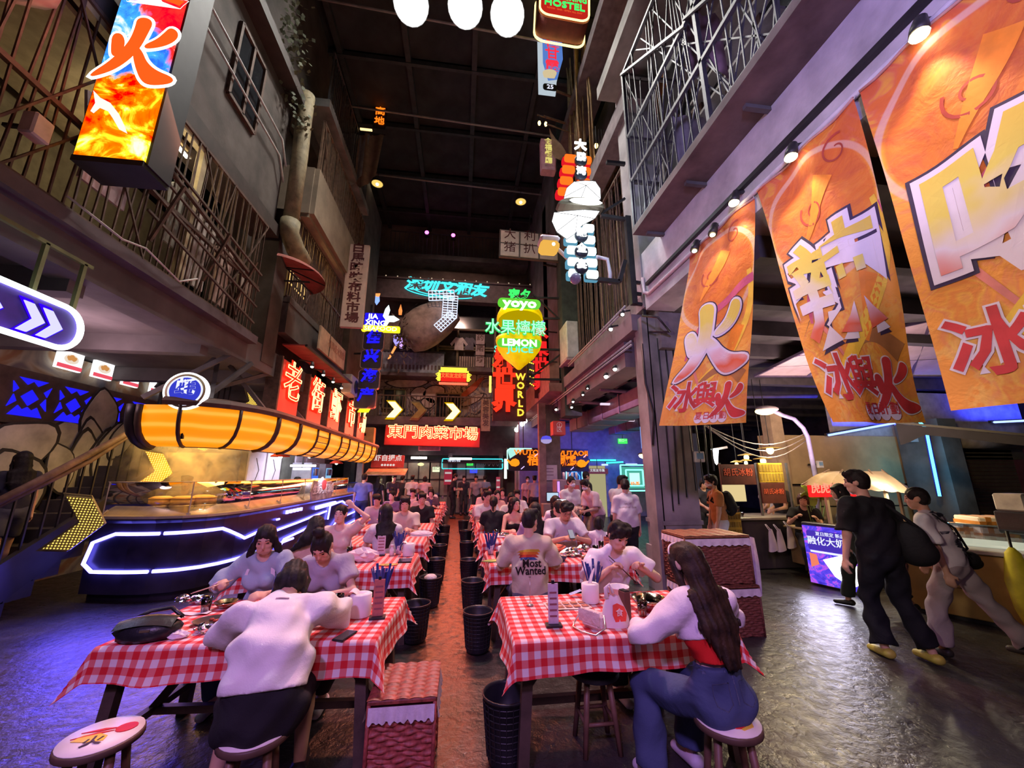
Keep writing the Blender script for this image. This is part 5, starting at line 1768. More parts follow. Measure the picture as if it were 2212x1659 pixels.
stm=mat('bamboo_steamer',(.42,.27,.12),.6,var=.3,scale=12)
stl=mat('steel_pot',(.45,.43,.40),.3,.8,var=.2)
for k,(s_,o,r_,lv)in enumerate(((.72,-.30,.15,2),(1.10,-.30,.15,2),(1.62,-.30,.15,2),(1.85,-.52,.15,2),(2.5,-.35,.18,3),(3.1,-.40,.18,3))):
 p,nn=along(s_)
 t=thing('steamer_pot',['first bamboo steamer on a steel pot from the left counter end','second bamboo steamer on a steel pot behind the glass','third bamboo steamer near the counter corner','steamer set back behind the third one','tall wide steamer stack round the corner','farthest tall wide steamer stack'][k],'steamer',(p.x+nn.x*o,p.y+nn.y*o,1.157),group='steamers on the seafood counter')
 G().lathe([(r_*1.05,0),(r_*1.05,.11),(r_*1.12,.115),(r_*1.12,.13),(0,.13)],22).ob('pot',stl,t)
 z=.13
 for j in range(lv-1):
  G().lathe([(r_,z),(r_,z+.085),(r_*.95,z+.085),(0,z+.08)],22).ob('basket_tier',stm,t)
  z+=.088
 G().lathe([(r_*1.03,z),(r_*1.03,z+.02),(r_*.6,z+.045),(0,z+.05)],22).ob('lid',mat('steamer_lid',(.55,.38,.16),.5),t)
p,nn=along(5.6)
t=thing('promo_sign','grey cut out oyster promotion sign leaning on the counter glass','sign',(p.x+.06,p.y+.1,1.34))
M=fright((0,0,0))
G().prism([(-.75,-.22),(.7,-.22),(.85,.05),(.6,.22),(.1,.20),(-.1,.34),(-.4,.22),(-.7,.26),(-.85,.0)],.03,M).ob('board',mat('promo_grey',(.32,.30,.32),.6,var=.5,scale=6),t)
G().text('生蚝海鲜 现吃',M@Matrix.Translation((.05,-.03,.02)),.25,.012,.01).ob('lettering',mat('promo_white',(.7,.68,.7),.5),t)
G().prism([(.17*cos(a),.13*sin(a))for a in np.linspace(0,6.2,16)],.02,M@Matrix.Translation((0,.14,.02))).ob('red_mark',mat('promo_red',(.5,.05,.06),.5),t)
G().bar((-.05,0,-.2),(-.05,0,.1),.03).ob('easel_leg',ironm,t)
t=thing('ice_display','blue lit ice display tray at the far end of the seafood counter','display',(-4.0,13.6,1.157))
G().box((0,0,.16),(.55,3.2,.30),bev=.03).ob('tray',glassmat('tray_glass',(.75,.8,1),.3),t)
G().box((0,0,.06),(.5,3.1,.10)).ob('ice',em('ice_blue',(.16,.18,.85),.55),t)
for k in range(7):
 G().box((-.05,-1.3+k*.43,.15),(.3,.26,.08),bev=.02).ob('shellfish_pack',mat('ice_pack',(.55,.6,.8),.4,var=.4),t)
t=thing('stall_awning','curved orange glowing awning with dark ribs round the seafood stall','awning',(0,0,0))
def aw_mat():
 tt=NT('orange_lit_panel')
 u=tt.uv()
 x,y,z=tt.sep(u)
 n=tt.noise(tt.obj(),1.5,2)
 w_=tt.n('ShaderNodeTexWave')
 w_.wave_type='BANDS'
 w_.bands_direction='Z'
 w_.inputs['Scale'].default_value=1.6
 w_.inputs['Distortion'].default_value=1.0
 w_.inputs['Detail'].default_value=1
 tt.t.links.new(tt.obj(),w_.inputs['Vector'])
 c=tt.ramp(w_.outputs['Fac'],[(.2,(.86,.23,.0)),(.7,(.95,.28,.004)),(.97,(1,.40,.04))])
 return tt.surf((.6,.25,.03),.4,emit=c,es=.9)
def awp(th):
 return-.02+.34*sin(th),2.72-.52*(1-cos(th))if False else 2.20+.52*th/(pi/2)
APR=[(-.06,2.16),(.06,2.18),(.17,2.24),(.26,2.34),(.31,2.47),(.33,2.60),(.33,2.74)]
om=aw_mat()
ribm=mat('awning_rib',(.06,.035,.025),.5)
s0=-.05
edges=[0.62,1.05,1.55,2.25,3.1,4.1,4.9,5.9,6.7,7.7,8.5,9.6,10.4,11.2]
for k in range(len(edges)-1):
 a_,b_=edges[k],min(edges[k+1],WL[-1])
 n=max(3,int((b_-a_)/.2))
 vs,fs,uv=[],[],[]
 m=len(APR)
 for i in range(n+1):
  p,nn=along(a_+(b_-a_)*i/n)
  for(o,z)in APR:
   vs.append((p.x+nn.x*o,p.y+nn.y*o,z))
   uv.append((i/n,z))
 for i in range(n):
  for j in range(m-1):
   fs.append((i*m+j,(i+1)*m+j,(i+1)*m+j+1,i*m+j+1))
 G().add(vs,fs,0,None,True,uv).ob('lit_panel',om,t)
 p,nn=along(a_)
 G().tube([(p.x+nn.x*(o+.015),p.y+nn.y*(o+.015),z)for o,z in APR],.045 if k in(0,3,4)else .028,6).ob('rib',ribm,t)
 if k>3 and k%2==1:
  g=G()
  for j in range(1,m-1):
   o,z=APR[j]
   g.tube([(along(a_+(b_-a_)*i/n)[0].x+along(a_+(b_-a_)*i/n)[1].x*(o+.008),along(a_+(b_-a_)*i/n)[0].y+along(a_+(b_-a_)*i/n)[1].y*(o+.008),z)for i in range(n+1)],.010,5)
  g.ob('cross_slats',ribm,t)
g=G()
strip(g,[(.20,2.74),(.38,2.74),(.40,2.80),(.36,2.86),(-.1,2.95)],0,False,3)
g.ob('top_rail',mat('awning_top',(.11,.06,.045),.6),t)
g=G()
strip(g,[(-.02,2.17),(-.14,2.15),(-.16,2.9)],0,False,3)
g.ob('inner_skirt',ribm,t)
p,nn=along(.55)
g=G()
g.tube([(p.x+nn.x*o,p.y+nn.y*o,z)for o,z in APR],.07,8)
g.ob('end_cap',mat('awning_end',(.02,.016,.016),.5),t)
g=G()
for k in range(6):
 p,nn=along(.6+k*2.0)
 g.bar((p.x-nn.x*.1,p.y-nn.y*.1,2.9),(p.x-nn.x*.9,p.y-nn.y*.9,3.8),.07)
for(x,y,x2,y2)in((-4.9,6.5,-4.0,6.9),(-4.0,6.6,-4.6,7.6),(-4.4,6.5,-4.0,8.2),(-4.2,6.7,-3.9,7.4)):
 g.bar((x,y,2.9),(x2,y2,3.75),.07)
g.ob('roof_truss',mat('truss_grey',(.10,.085,.09),.6),t)
light('awning_glow','AREA',(-4.2,7.0,2.1),22,(1,.45,.08),(-4.2,7.0,0),1.4,.6)
light('awning_glow','AREA',(-3.7,10.5,2.12),22,(1,.45,.08),(-3.7,10.5,0),.4,5)
struct('wall_stall_back',G().box((-5.35,13.6,1.6),(.15,6.2,3.2)),mat('stall_plaster',(.20,.17,.18),.8,var=.3))
for k in range(6):
 y=10.9+k*.92
 d=link('door_%d'%(k+5),None,None,kind='structure',loc=(-5.24,y,1.35))
 if k==2:
  G().box((0,0,.1),(.04,.8,2.1)).ob('dark_opening',mat('opening_dim',(.10,.11,.09),.6),d)
  continue
 G().box((0,0,0),(.05,.84,2.5),bev=.01).ob('leaf',mat('white_door',(.60,.56,.64),.6,var=.12),d)
 G().tube([(.03,-.1,.8),(.03,.1,.5),(.03,-.05,.2),(.03,.1,-.1)],.01,5).ob('scribble',mat('ink_dark',(.06,.05,.06),.6),d)
for k,(px,py,Y_)in enumerate(((606,985,9.6),(641,978,10.4),(669,985,10.8),(727,1000,13.5))):
 t=thing('dome_lamp',['nearest red dome lamp hanging in the stall','second red dome lamp hanging in the stall','third red dome lamp hanging in the stall','farthest red dome lamp by the ice display'][k],'lamp',at(px,py,Y=Y_),group='red dome lamps in the stall')
 G().lathe([(.02,.12),(.05,.11),(.10,.07),(.20,.0),(.20,-.02)],16).ob('shade',mat('dome_red',(.72,.06,.02),.35,var=.08),t)
 G().sph((0,0,-.01),.05,8).ob('bulb',em('bulb_white',(1,.92,.7),10),t)
 G().tube([(0,0,.12),(0,0,3.87-at(px,py,Y=Y_).z)],.008,5).ob('cord',ironm,t)
for k,(px,py,w_,lab)in enumerate(((655,1006,.9,'bright white tube lamp inside the stall doorway'),(652,1013,.6,'second shorter white tube lamp inside the stall doorway'))):
 t=thing('tube_lamp',lab,'lamp',at(px,py,Y=12.6))
 G().box((0,0,0),(w_*.8,.06,.06)).ob('tube',W_,t)
 G().bar((0,0,.02),(0,0,.5),.02).ob('hanger',ironm,t)
for k,(px,py,c)in enumerate(((722,1035,(.08,.2,1)),(748,1040,(.3,.6,.9)))):
 t=thing('drinks_fridge',['blue lit tall drinks fridge behind the ice display','pale blue lit shelf cabinet beside the drinks fridge'][k],'fridge',(-4.95,13.4+k*1.3,0))
 G().box((0,0,1.05),(.6,.7,2.1),bev=.02).ob('case',mat('fridge_grey',(.3,.3,.34),.4),t)
 G().box((.31,0,1.2),(.01,.56,1.5)).ob('lit_door',em('fridge_%d'%k,c,.7),t)
 for j in range(4):
  for q in range(5):
   G().tube([(.33,-.22+q*.11,.62+j*.36),(.33,-.22+q*.11,.84+j*.36)],.03,6).ob('bottle',mat('bottle_mix_%d'%(q%3),[(.1,.2,.4),(.5,.5,.55),(.3,.08,.05)][q%3],.3),t)
t=NT('steam_volume')
v=t.obj()
n=t.noise(v,2.6,6,.62,dist=1.0)
x,y,z=t.sep(v)
d=t.ma('MULTIPLY',t.step(n,.42,.72),t.ma('MULTIPLY',t.step(z,.72,.2),t.step(z,-.75,-.5)))
d=t.ma('MULTIPLY',d,t.ma('MULTIPLY',t.step(x,-.95,-.5),t.step(x,.75,.3)))
pv=t.n('ShaderNodeVolumePrincipled')
pv.inputs['Color'].default_value=(.95,.85,.6,1)
t.put(pv.inputs['Density'],t.ma('MULTIPLY',d,2.6))
t.t.links.new(pv.outputs[0],t.o.inputs[1])
o=G().box((0,0,0),(1.9,1.6,1.5)).ob('steam',t.m,None,'yellow lit steam cloud rising from the bamboo steamers','steam',kind='stuff',loc=(-4.75,7.9,2.0))
# TABLES, CLOTHS, STOOLS
def gingham():
 t=NT('red_gingham_cloth')
 u=t.uv()
 x,y,z=t.sep(u)
 P=1/.08
 a=t.ma('GREATER_THAN',t.ma('FRACT',t.ma('MULTIPLY',x,P)),.5)
 b=t.ma('GREATER_THAN',t.ma('FRACT',t.ma('MULTIPLY',y,P)),.5)
 s=t.ma('MULTIPLY',t.ma('ADD',a,b),.5)
 c=t.ramp(s,[(0,(.72,.60,.61)),(.4,(.68,.16,.16)),(.8,(.60,.018,.025))],'CONSTANT')
 w_=t.noise(u,160,2)
 n=t.noise(u,5,3)
 c=t.mix(.10,c,t.ramp(n,[(.3,(.3,.2,.2)),(.7,(.9,.8,.8))]),'MULTIPLY')
 return t.surf(c,.75,normal=t.bump(t.ma('ADD',t.ma('MULTIPLY',w_,.15),n),.25,.01),spec=.3)
ging=gingham()
TZ=.75
def cloth(g,w_,d,ov,nu,nv,seed):
 rs=np.random.RandomState(seed)
 ph=rs.uniform(0,6,8)
 hw,hd=w_/2,d/2
 W_2,D_2=hw+ov,hd+ov
 def knots(h,o,n):
  k=max(3,int(n*o/(h+o)*1.0))
  m=max(4,n-2*k)
  return list(np.linspace(-h-o,-h,k+1)[:-1])+list(np.linspace(-h,h,m+1))+list(np.linspace(h,h+o,k+1)[1:])
 us,vs_=knots(hw,ov,nu),knots(hd,ov,nv)
 def pos(u,v):
  du=max(0,abs(u)-hw)
  dv=max(0,abs(v)-hd)
  su,sv=(1 if u>0 else-1),(1 if v>0 else-1)
  cx,cy=max(-hw,min(hw,u)),max(-hd,min(hd,v))
  L=math.hypot(du,dv)
  z=TZ+.006
  if L>0:
   ax,ay=du/L*su,dv/L*sv
   q=L/ov
   out=.012+.06*q*L/ov*.5
   both=min(du,dv)/max(du,dv)if max(du,dv)>0 else 0
   out+=.05*both*q
   wob=.016*q*(sin(v*9+ph[0])+.6*sin(v*19+ph[1]))if du>dv else .016*q*(sin(u*9+ph[2])+.6*sin(u*19+ph[3]))
   x=cx+ax*(out+wob*(abs(ax)))
   y=cy+ay*(out+wob*(abs(ay)))
   z-=L*(1-.04*q)-.008*q*sin(u*7+v*5+ph[4])
   return x,y,z
  return u,v,z+.0015*sin(u*6+ph[5])*sin(v*7+ph[6])
 verts,uv,fs=[],[],[]
 for u in us:
  for v in vs_:
   verts.append(pos(u,v))
   uv.append((u+5.02,v+5.013))
 m=len(vs_)
 for i in range(len(us)-1):
  for j in range(m-1):
   a=i*m+j
   fs.append((a,a+m,a+m+1,a+1))
 g.add(verts,fs,0,None,True,uv)
 n0=len(verts)
 return g
def table(name_pos,x0,x1,y0,y1,rz,near,lab,seed,cl_lab):
 cx,cy,w_,d=(x0+x1)/2,(y0+y1)/2,x1-x0,y1-y0
 t=thing('dining_table',lab,'table',(cx,cy,0),rz,'long tables along the aisle')
 G().box((0,0,TZ-.02),(w_-.02,d-.02,.04),bev=.006).ob('tabletop',woodd,t)
 G().box((0,d/2-.09,TZ-.085),(w_-.16,.025,.09)).ob('apron',woodd,t)
 G().box((0,-d/2+.09,TZ-.085),(w_-.16,.025,.09)).ob('apron',woodd,t)
 for sx in(-1,1):
  for sy in(-1,1):
   G().bar((sx*(w_/2-.10),sy*(d/2-.10),TZ-.04),(sx*(w_/2-.05),sy*(d/2-.07),0),.065,.06).ob('leg',woodd,t)
  if near:
   G().bar((sx*(w_/2-.08),-d/2+.10,.22),(sx*(w_/2-.08),d/2-.10,.22),.045).ob('stretcher',woodd,t)
   G().bar((sx*(w_/2-.08),0,.22),(sx*(w_/2-.45),0,TZ-.05),.045).ob('brace',woodd,t)
 G().bar((-w_/2+.08,0,.22),(w_/2-.08,0,.22),.045).ob('stretcher',woodd,t)
 c=cloth(G(),w_,d,.19,44 if near else 26,34 if near else 20,seed).ob('tablecloth',ging,None,cl_lab,'tablecloth','gingham tablecloths',loc=(cx,cy,0),rz=rz)
 return t
table(0,.36,1.83,2.62,3.50,0,1,'front right table with bags and menus in front of the girl in red',3,'red gingham cloth on the front right table with a drooping corner tip')
table(0,-2.08,-.46,2.80,3.66,rad(-4),1,'front left table with black bag and foil wrappers',4,'red gingham cloth on the front left table under the black bag')
ords=['second','third','fourth','fifth','sixth','seventh','last']
for k,y in enumerate((4.62,6.2,7.8,9.4,11.0,12.6,14.2)):
 table(0,-2.3,-.52,y,y+.84,0,k<1,ords[k]+' table from the front in the left row',10+k,'red gingham cloth on the %s table of the left row'%ords[k])
 if k<6:
  table(0,.36,2.0,y,y+.84,0,k<1,ords[k]+' table from the front in the right row',20+k,'red gingham cloth on the %s table of the right row'%ords[k])
seat_w=mat('stool_seat_wood',(.10,.055,.04),.5,var=.3)
leg_w=mat('stool_leg_wood',(.15,.075,.05),.5,var=.3,scale=9)
white_print=mat('printed_white',(.78,.70,.68),.5,var=.06)
def stool(x,y,h,lab,deco=0,seat=None,group=None,r=.168,rz=0):
 t=thing('round_stool',lab,'stool',(x,y,0),rz,group)
 G().lathe([(0,h-.035),(r*.94,h-.035),(r,h-.028),(r,h-.006),(r*.97,h),(0,h)],28).ob('seat',seat or seat_w,t)
 for k in range(4):
  a=pi/4+k*pi/2
  G().tube([(r*.62*cos(a),r*.62*sin(a),h-.03),(r*.98*cos(a),r*.98*sin(a),0)],[.021,.017],8).ob('leg',leg_w,t)
 g=G()
 for z in(.17,):
  q=r*(.62+.36*(1-z/h))
  pts=[(q*cos(pi/4+k*pi/2),q*sin(pi/4+k*pi/2),z)for k in range(4)]
  for k in range(4):
   g.tube([pts[k],pts[(k+1)%4]],.012,6)
 g.ob('stretcher_ring',leg_w,t)
 if deco:
  d=G().lathe([(r*.96,0),(r*.96,.004),(0,.004)],28).ob('printed_top',white_print,t,loc=(0,0,h))
  red,yel=mat('print_red',(.62,.03,.03),.5,var=.1),mat('print_yellow',(.75,.50,.06),.5)
  ink=mat('print_ink',(.06,.03,.04),.5)
  M=Matrix.Translation((0,0,.006))
  if deco==1:
   G().prism([(-.11,-.02),(-.04,-.05),(.03,-.06),(.03,-.02),(-.02,.02),(-.08,.02)],.003,M).ob('yellow_patch',yel,d)
   g=G().prism([(.085+.045*cos(a),.03+.04*sin(a))for a in np.linspace(0,6.1,16)],.004,M)
   g.prism([(-.10,.045),(-.01,.055),(.05,.04),(-.02,.035)],.004,M)
   g.prism([(-.12,.0),(-.03,.025),(.04,.02),(-.04,.008)],.004,M)
   g.ob('red_fish',red,d)
   G().text('火',M@Matrix.Translation((-.01,-.075,.003))@Matrix.Rotation(.1,4,'Z'),.085,.002,.01).ob('fire_letter',ink,d)
  elif deco==2:
   G().prism([(-.12,-.03),(-.02,-.07),(.11,-.02),(.09,.03),(-.03,-.01)],.003,M).ob('yellow_patch',yel,d)
   for q in(-.05,.035):
    G().prism([(q-.03,-.09),(q+.0,-.105),(q+.03,-.09),(q+.035,-.06),(q+.02,-.075),(q+.005,-.06),(q-.02,-.062)],.005,M).ob('red_claw',red,d)
  else:
   G().prism([(.05,-.10),(.11,-.06),(.12,.02),(.10,.03),(.09,-.05),(.04,-.09)],.003,M).ob('yellow_patch',yel,d)
   g=G().prism([(.02+.055*cos(a),-.04+.05*sin(a))for a in np.linspace(0,6.1,18)],.005,M)
   g.prism([(-.10,-.02),(-.05,-.05),(-.02,-.02),(-.05,.01)],.005,M)
   for q in(-.4,0,.4):
    g.prism([(0,0),(.06*cos(1.4+q)-.004,.10*sin(1.4+q)),(.06*cos(1.4+q)+.004,.10*sin(1.4+q))],.004,M)
   g.ob('red_fish',red,d)
 return t
stool(-1.75,2.53,.47,'empty stool with a white printed top and fire character at the lower left',1,rz=.25)
stool(-1.00,2.47,.47,'white topped stool with red claws under the man in black shorts',2,rz=.2)
stool(1.455,2.25,.47,'white topped stool with a red fish print under the girl in jeans',3,rz=-.3)
stool(.95,2.93,.45,'dark round stool pushed under the front right table',seat=mat('dark_blue_seat',(.05,.05,.075),.6))
binm=mat('black_bin_plastic',(.016,.016,.02),.4,var=.3)
g=G()
g.lathe([(.0,.01),(.112,.01),(.118,.03),(.148,.36),(.155,.365),(.158,.38),(.150,.382),(.142,.36),(.112,.03),(0,.02)],22,0,None,True,False)
g2=G()
for k in range(22):
 a=2*pi*k/22
 g2.tube([(.121*cos(a),.121*sin(a),.04),(.150*cos(a),.150*sin(a),.35)],.004,4,cap=False)
for z in np.linspace(.06,.34,9):
 r_=.118+.031*(z-.03)/.33+.001
 g2.lathe([(r_,z-.004),(r_+.005,z),(r_,z+.004)],22,0,None,True,False)
bins=[(.335,2.86,'black woven waste bin at the front corner of the front right table',0),(.22,4.42,'black woven waste bin before the second right table',0),(-.44,4.74,'black woven waste bin in the aisle beside the woman with a bun',0),(-.37,5.85,'black waste bin with crumpled paper beside the second left table',1),(.20,5.6,'black waste bin beside the second right table end',0),(-.36,7.0,'black waste bin beside the third left table',0),(.18,6.9,'black waste bin beside the third right table',0),(-.38,8.3,'black waste bin beside the fourth left table',0),(.17,8.6,'black waste bin beside the fourth right table',0),(-.38,9.7,'black waste bin beside the fifth left table',0),(.17,10.3,'black waste bin beside the fifth right table',0),(-.40,11.3,'black waste bin beside the sixth left table',0),(.12,12.4,'black waste bin beside the sixth right table',0)]
bm1,bm2=g.mesh('shell',binm),g2.mesh('weave',binm)
for(x,y,lab,paper)in bins:
 t=thing('waste_bin',lab,'bin',(x,y,0),RNG.uniform(0,6),'black bins along the aisle')
 link('shell',bm1,t)
 link('weave',bm2,t,kind='stuff')
 if paper:
  G().sph((0,0,.36),(.10,.09,.05),10,k=5).ob('crumpled_paper',mat('paper_crumple',(.5,.46,.48),.8,bump=.6,scale=9),t)
wick=mat('red_wicker',(.30,.06,.05),.55,var=.5,scale=40)
wickd=mat('brown_wicker',(.17,.055,.035),.6,var=.5,scale=40)
linen=mat('white_linen',(.62,.56,.62),.85,var=.12,bump=.3,scale=20)
def weave_side(g,w_,h_,M,rows=None,cols=None,amp=.008):
 rows=rows or int(h_/.024)
 cols=cols or int(w_/.05)
 def fn(u,v):
  r_=v*rows
  c=u*cols
  ri=math.floor(r_)
  b=abs(sin(pi*(r_-ri)))
  ph=sin(pi*(c+(ri%2)))
  return((u-.5)*w_,v*h_+.006*sin(pi*c*.5+ri),amp*b*(1.1+ph))
 return g.grid(fn,cols*3,rows*4,0,True,None,M)
def hamper(x,y,z,w_,d,h_,rz,lab,m,lidm,near=1):
 t=thing('wicker_hamper',lab,'hamper',(x,y,z),rz,'wicker hampers')
 G().box((0,0,h_/2),(w_-.02,d-.02,h_-.01)).ob('inner_box',mat('hamper_inside',(.06,.02,.02),.8),t)
 g=G()
 for(M,a)in((fcam((0,-d/2+.008,0)),w_),(fright((w_/2-.008,0,0)),d),(fleft((-w_/2+.008,0,0)),d),(fr((0,d/2-.008,0),(-1,0,0),(0,0,1)),w_)):
  weave_side(g,a,h_*.86,M)
 g.ob('woven_sides',m,t,kind='stuff')
 for sx in(-1,1):
  for sy in(-1,1):
   G().tube([(sx*w_/2,sy*d/2,0),(sx*w_/2,sy*d/2,h_)],.012,6).ob('corner_post',m,t)
 g=G()
 P=[(-w_/2,-d/2),(w_/2,-d/2),(w_/2,d/2),(-w_/2,d/2)]
 for i in range(4):
  a,b=Vector((*P[i],0)),Vector((*P[(i+1)%4],0))
  dv=(b-a).normalized()
  nn=Vector((dv.y,-dv.x,0))
  def fn(u,v,a=a,b=b,nn=nn):
   p=a.lerp(b,u)
   return p+nn*(.012+.010*v*(1+sin(u*40)))+Vector((0,0,h_-.01-v*(.075+.008*sin(u*60))))
  g.grid(fn,40,4)
 g.ob('linen_lining',linen,t)
 for k in range(5):
  g=G()
  def fn(u,v,k=k):
   return(-w_/2-.012+(w_+.024)*(k+v)/5,-d/2-.012+(d+.024)*u,h_+.022+.006*sin(v*pi)*(1+sin(u*60+k*pi)))
  g.grid(fn,60,6)
  g.ob('lid_band',lidm,t)
 G().box((0,0,h_+.008),(w_+.02,d+.02,.026),bev=.006).ob('lid_base',lidm,t)
 return t
hamper(-.295,2.84,0,.37,.42,.47,0,'dark red wicker hamper with white lace lining at the front of the aisle',wick,mat('red_wicker_lid',(.26,.055,.04),.5,var=.5,scale=30))
hamper(2.98,4.62,0,.82,.50,.50,0,'lower brown wicker hamper of the stack by the concrete pillar',wickd,wickd)
hamper(2.96,4.64,.534,.80,.50,.50,0,'upper brown wicker hamper of the stack by the concrete pillar',wickd,mat('brown_wicker_lid',(.25,.10,.05),.5,var=.4,scale=30))
t=thing('draped_cloth','white cloth hanging down the right side of the hamper stack','cloth',(3.41,4.62,0))
G().grid(lambda u,v:(.03+.02*sin(u*11+v*3),-.22+.44*u*(1-.25*v),1.02-v*.62),16,10).ob('cloth',linen,t)
# things on the tables
T1=TZ+.009
def on(px,py,z=T1):
 p=at(px,py,Z=z)
 p.z=z
 return p
def blob(seed,r,n=14,k=8,j=.35):
 rs=np.random.RandomState(seed)
 g=G().sph((0,0,0),r,n,0,None,k)
 g.v=[Vector((p.x*(1+rs.uniform(-j,j)),p.y*(1+rs.uniform(-j,j)),max(-r[2]*.6 if not isinstance(r,(int,float))else-r*.6,p.z*(1+rs.uniform(-j,j)))))for p in g.v]
 z0=min(p.z for p in g.v)
 g.v=[p-Vector((0,0,z0))for p in g.v]
 g.sm=[False]*len(g.sm)
 return g
foil=mat('crumpled_foil',(.75,.72,.72),.18,1.0,var=.1)
tea=mat('amber_tea',(.45,.14,.03),.1,trans=.5)
plas=glassmat('clear_plastic',(.95,.9,.88),.25)
paper=mat('white_paper',(.72,.66,.68),.8,var=.08)
bluep=mat('blue_sleeve',(.02,.045,.24),.5,var=.25)
blackl=mat('black_leather',(.012,.012,.015),.35,var=.3,bump=.2,scale=8)
def cup(p,lab,fill=.6,straw=False,liquid=None,h=.10):
 t=thing('plastic_cup',lab,'cup',p)
 G().lathe([(0,.003),(.028,.003),(.037,h),(.035,h),(.027,.006)],16,0,None,True,False).ob('cup_wall',plas,t)
 G().lathe([(0,.006),(.026,.006),(.026+.009*fill,h*fill),(0,h*fill)],16).ob('drink',liquid or tea,t)
 if straw:
  G().tube([(0,0,.02),(.012,.01,h+.08)],.004,6).ob('straw',paper,t)
 return t
def chop(p,lab,n=12,holder=True):
 t=thing('chopstick_holder',lab,'chopstick holder',p,0,'blue chopstick packs')
 if holder:
  G().lathe([(0,.004),(.038,.004),(.042,.11),(.037,.11),(.034,.01)],16,0,None,True,False).ob('holder',mat('printed_tin',(.55,.45,.48),.5,var=.5,scale=30),t)
 for k in range(n):
  a=2*pi*k/n
  q=.010+.018*(k%3)/2
  b=Vector((q*cos(a),q*sin(a),.02))
  e=b+Vector((.05*cos(a)*(1+.4*(k%2)),.05*sin(a)*(1+.4*(k%2)),.21+.02*(k%3)))
  G().bar(b,e,.020,.006,0,(cos(a),sin(a),0)).ob('paper_sleeve',bluep,t)
 return t
def menu_card(p,lab,c,rz=0,h=.24,w_=.075):
 t=thing('menu_holder',lab,'menu',p,rz)
 G().box((0,0,.006),(.11,.075,.012),bev=.003).ob('base',mat('black_base',(.02,.02,.02),.4),t)
 g=G().box((0,0,.012+h/2),(w_,.008,h),bev=.002)
 g.ob('card',mat('card_'+lab[:9],c,.4,var=.25,scale=14),t)
 for k in range(5):
  G().box((.0,-.0045,.06+k*.036),(w_*.7,.001,.012)).ob('print_block',mat('card_ink',(.25,.08,.10),.6),t)
 G().box((0,0,h+.02),(.02,.014,.02)).ob('clip',blackm,t)
 return t
def tissue(p,lab,s=1.0,up=False,rz=0):
 t=thing('tissue_roll',lab,'tissue',p,rz)
 G().lathe([(0,0),(.058*s,0),(.06*s,.005),(.06*s,.115*s),(.05*s,.12*s),(.018*s,.12*s),(.018*s,.08*s),(0,.08*s)],22).ob('roll',paper,t)
 g=G()
 if up:
  g.grid(lambda u,v:(-.01+.05*v+.02*(u-.5)*(1-v*.4),.02*sin(u*5+v*3),.10*s+.13*v),6,8)
 else:
  g.grid(lambda u,v:(-.02-.09*v,.05*(u-.5)*2,(.118+.03*sin(v*2.6))*s-.05*v*v),6,8)
 g.ob('loose_sheet',paper,t)
 return t
def phone(p,rz,lab):
 t=thing('phone',lab,'phone',p,rz)
 G().box((0,0,.005),(.075,.155,.009),bev=.003).ob('body',mat('phone_dark',(.015,.017,.02),.15,var=.1),t)
 G().box((0,0,.0098),(.068,.146,.001)).ob('screen',mat('phone_glass',(.03,.035,.04),.06),t)
 return t
p=on(318,1380)
t=thing('handbag','black soft leather bag lying on the front left table','bag',p,.15)
g=blob(2,(.17,.10,.075),18,9,.10)
g.sm=[True]*len(g.sm)
g.ob('body',blackl,t)
G().grid(lambda u,v:(-.15+.30*u,-.085+.16*v,.10+.035*sin(v*pi)-.02*(2*u-1)**2),12,8).ob('flap',blackl,t)
G().tube([(-.14,.05,.09),(-.05,.10,.13),(.06,.10,.14),(.15,.04,.10)],.012,8).ob('handle',blackl,t)
G().box((.02,-.092,.07),(.05,.008,.012)).ob('clasp',mat('dull_brass',(.3,.25,.15),.35,.8),t)
for k,(px,py,r_,lab)in enumerate(((428,1303,(.075,.045,.035),'large crumpled foil wrapper near the beer glass on the front left table'),(395,1300,(.05,.04,.03),'small crumpled foil wrapper left of the large one'),(440,1366,(.055,.04,.03),'crumpled foil wrapper beside the black bag tissue'))):
 t=thing('foil_wrapper',lab,'foil',on(px,py))
 blob(20+k,r_,16,9,.45).ob('crumple',foil,t)
t=thing('paper_napkin','crumpled white napkin between the black bag and the foil','napkin',on(385,1377))
blob(31,(.06,.04,.025),14,8,.3).ob('crumple',paper,t)
t=thing('paper_napkin','flat white napkin strip behind the black bag','napkin',on(420,1326))
G().grid(lambda u,v:((u-.5)*.20,(v-.5)*.06,.004+.004*sin(u*9)),10,4).ob('sheet',paper,t)
cup(on(443,1322),'cup of amber tea at the back left of the front left table',.7)
cup(on(730,1318),'cup of amber tea in front of the woman with a bun',.75,h=.11)
cup(on(733,1350),'nearly empty clear cup near the dark phone on the front left table',.3)
t=thing('food_bowl','small dark steel bowl at the back of the front left table','bowl',on(487,1312))
G().lathe([(0,.004),(.04,.004),(.075,.035),(.08,.045),(.074,.043),(.04,.012),(0,.01)],20,0,None,True,False).ob('bowl',mat('gold_steel',(.45,.36,.2),.2,1),t)
G().lathe([(0,.022),(.06,.022)],16,0).ob('food',mat('red_food',(.22,.03,.02),.4,var=.6,scale=40),t)
t=thing('food_tray','dark oval food tray in front of the man in the white tee','tray',on(470,1345))
G().lathe([(0,.003),(.10,.003),(.13,.022),(.125,.022),(.095,.008),(0,.008)],24,0,Matrix.Diagonal((1.2,.8,1,1)),True,False).ob('tray',mat('dark_tray',(.05,.04,.04),.3),t)
for k in range(9):
 G().sph((RNG.uniform(-.09,.09),RNG.uniform(-.05,.05),.016),(.018,.012,.009),8,k=4).ob('food_piece',mat('red_shell_food',(.4,.05,.02),.35,var=.4),t)
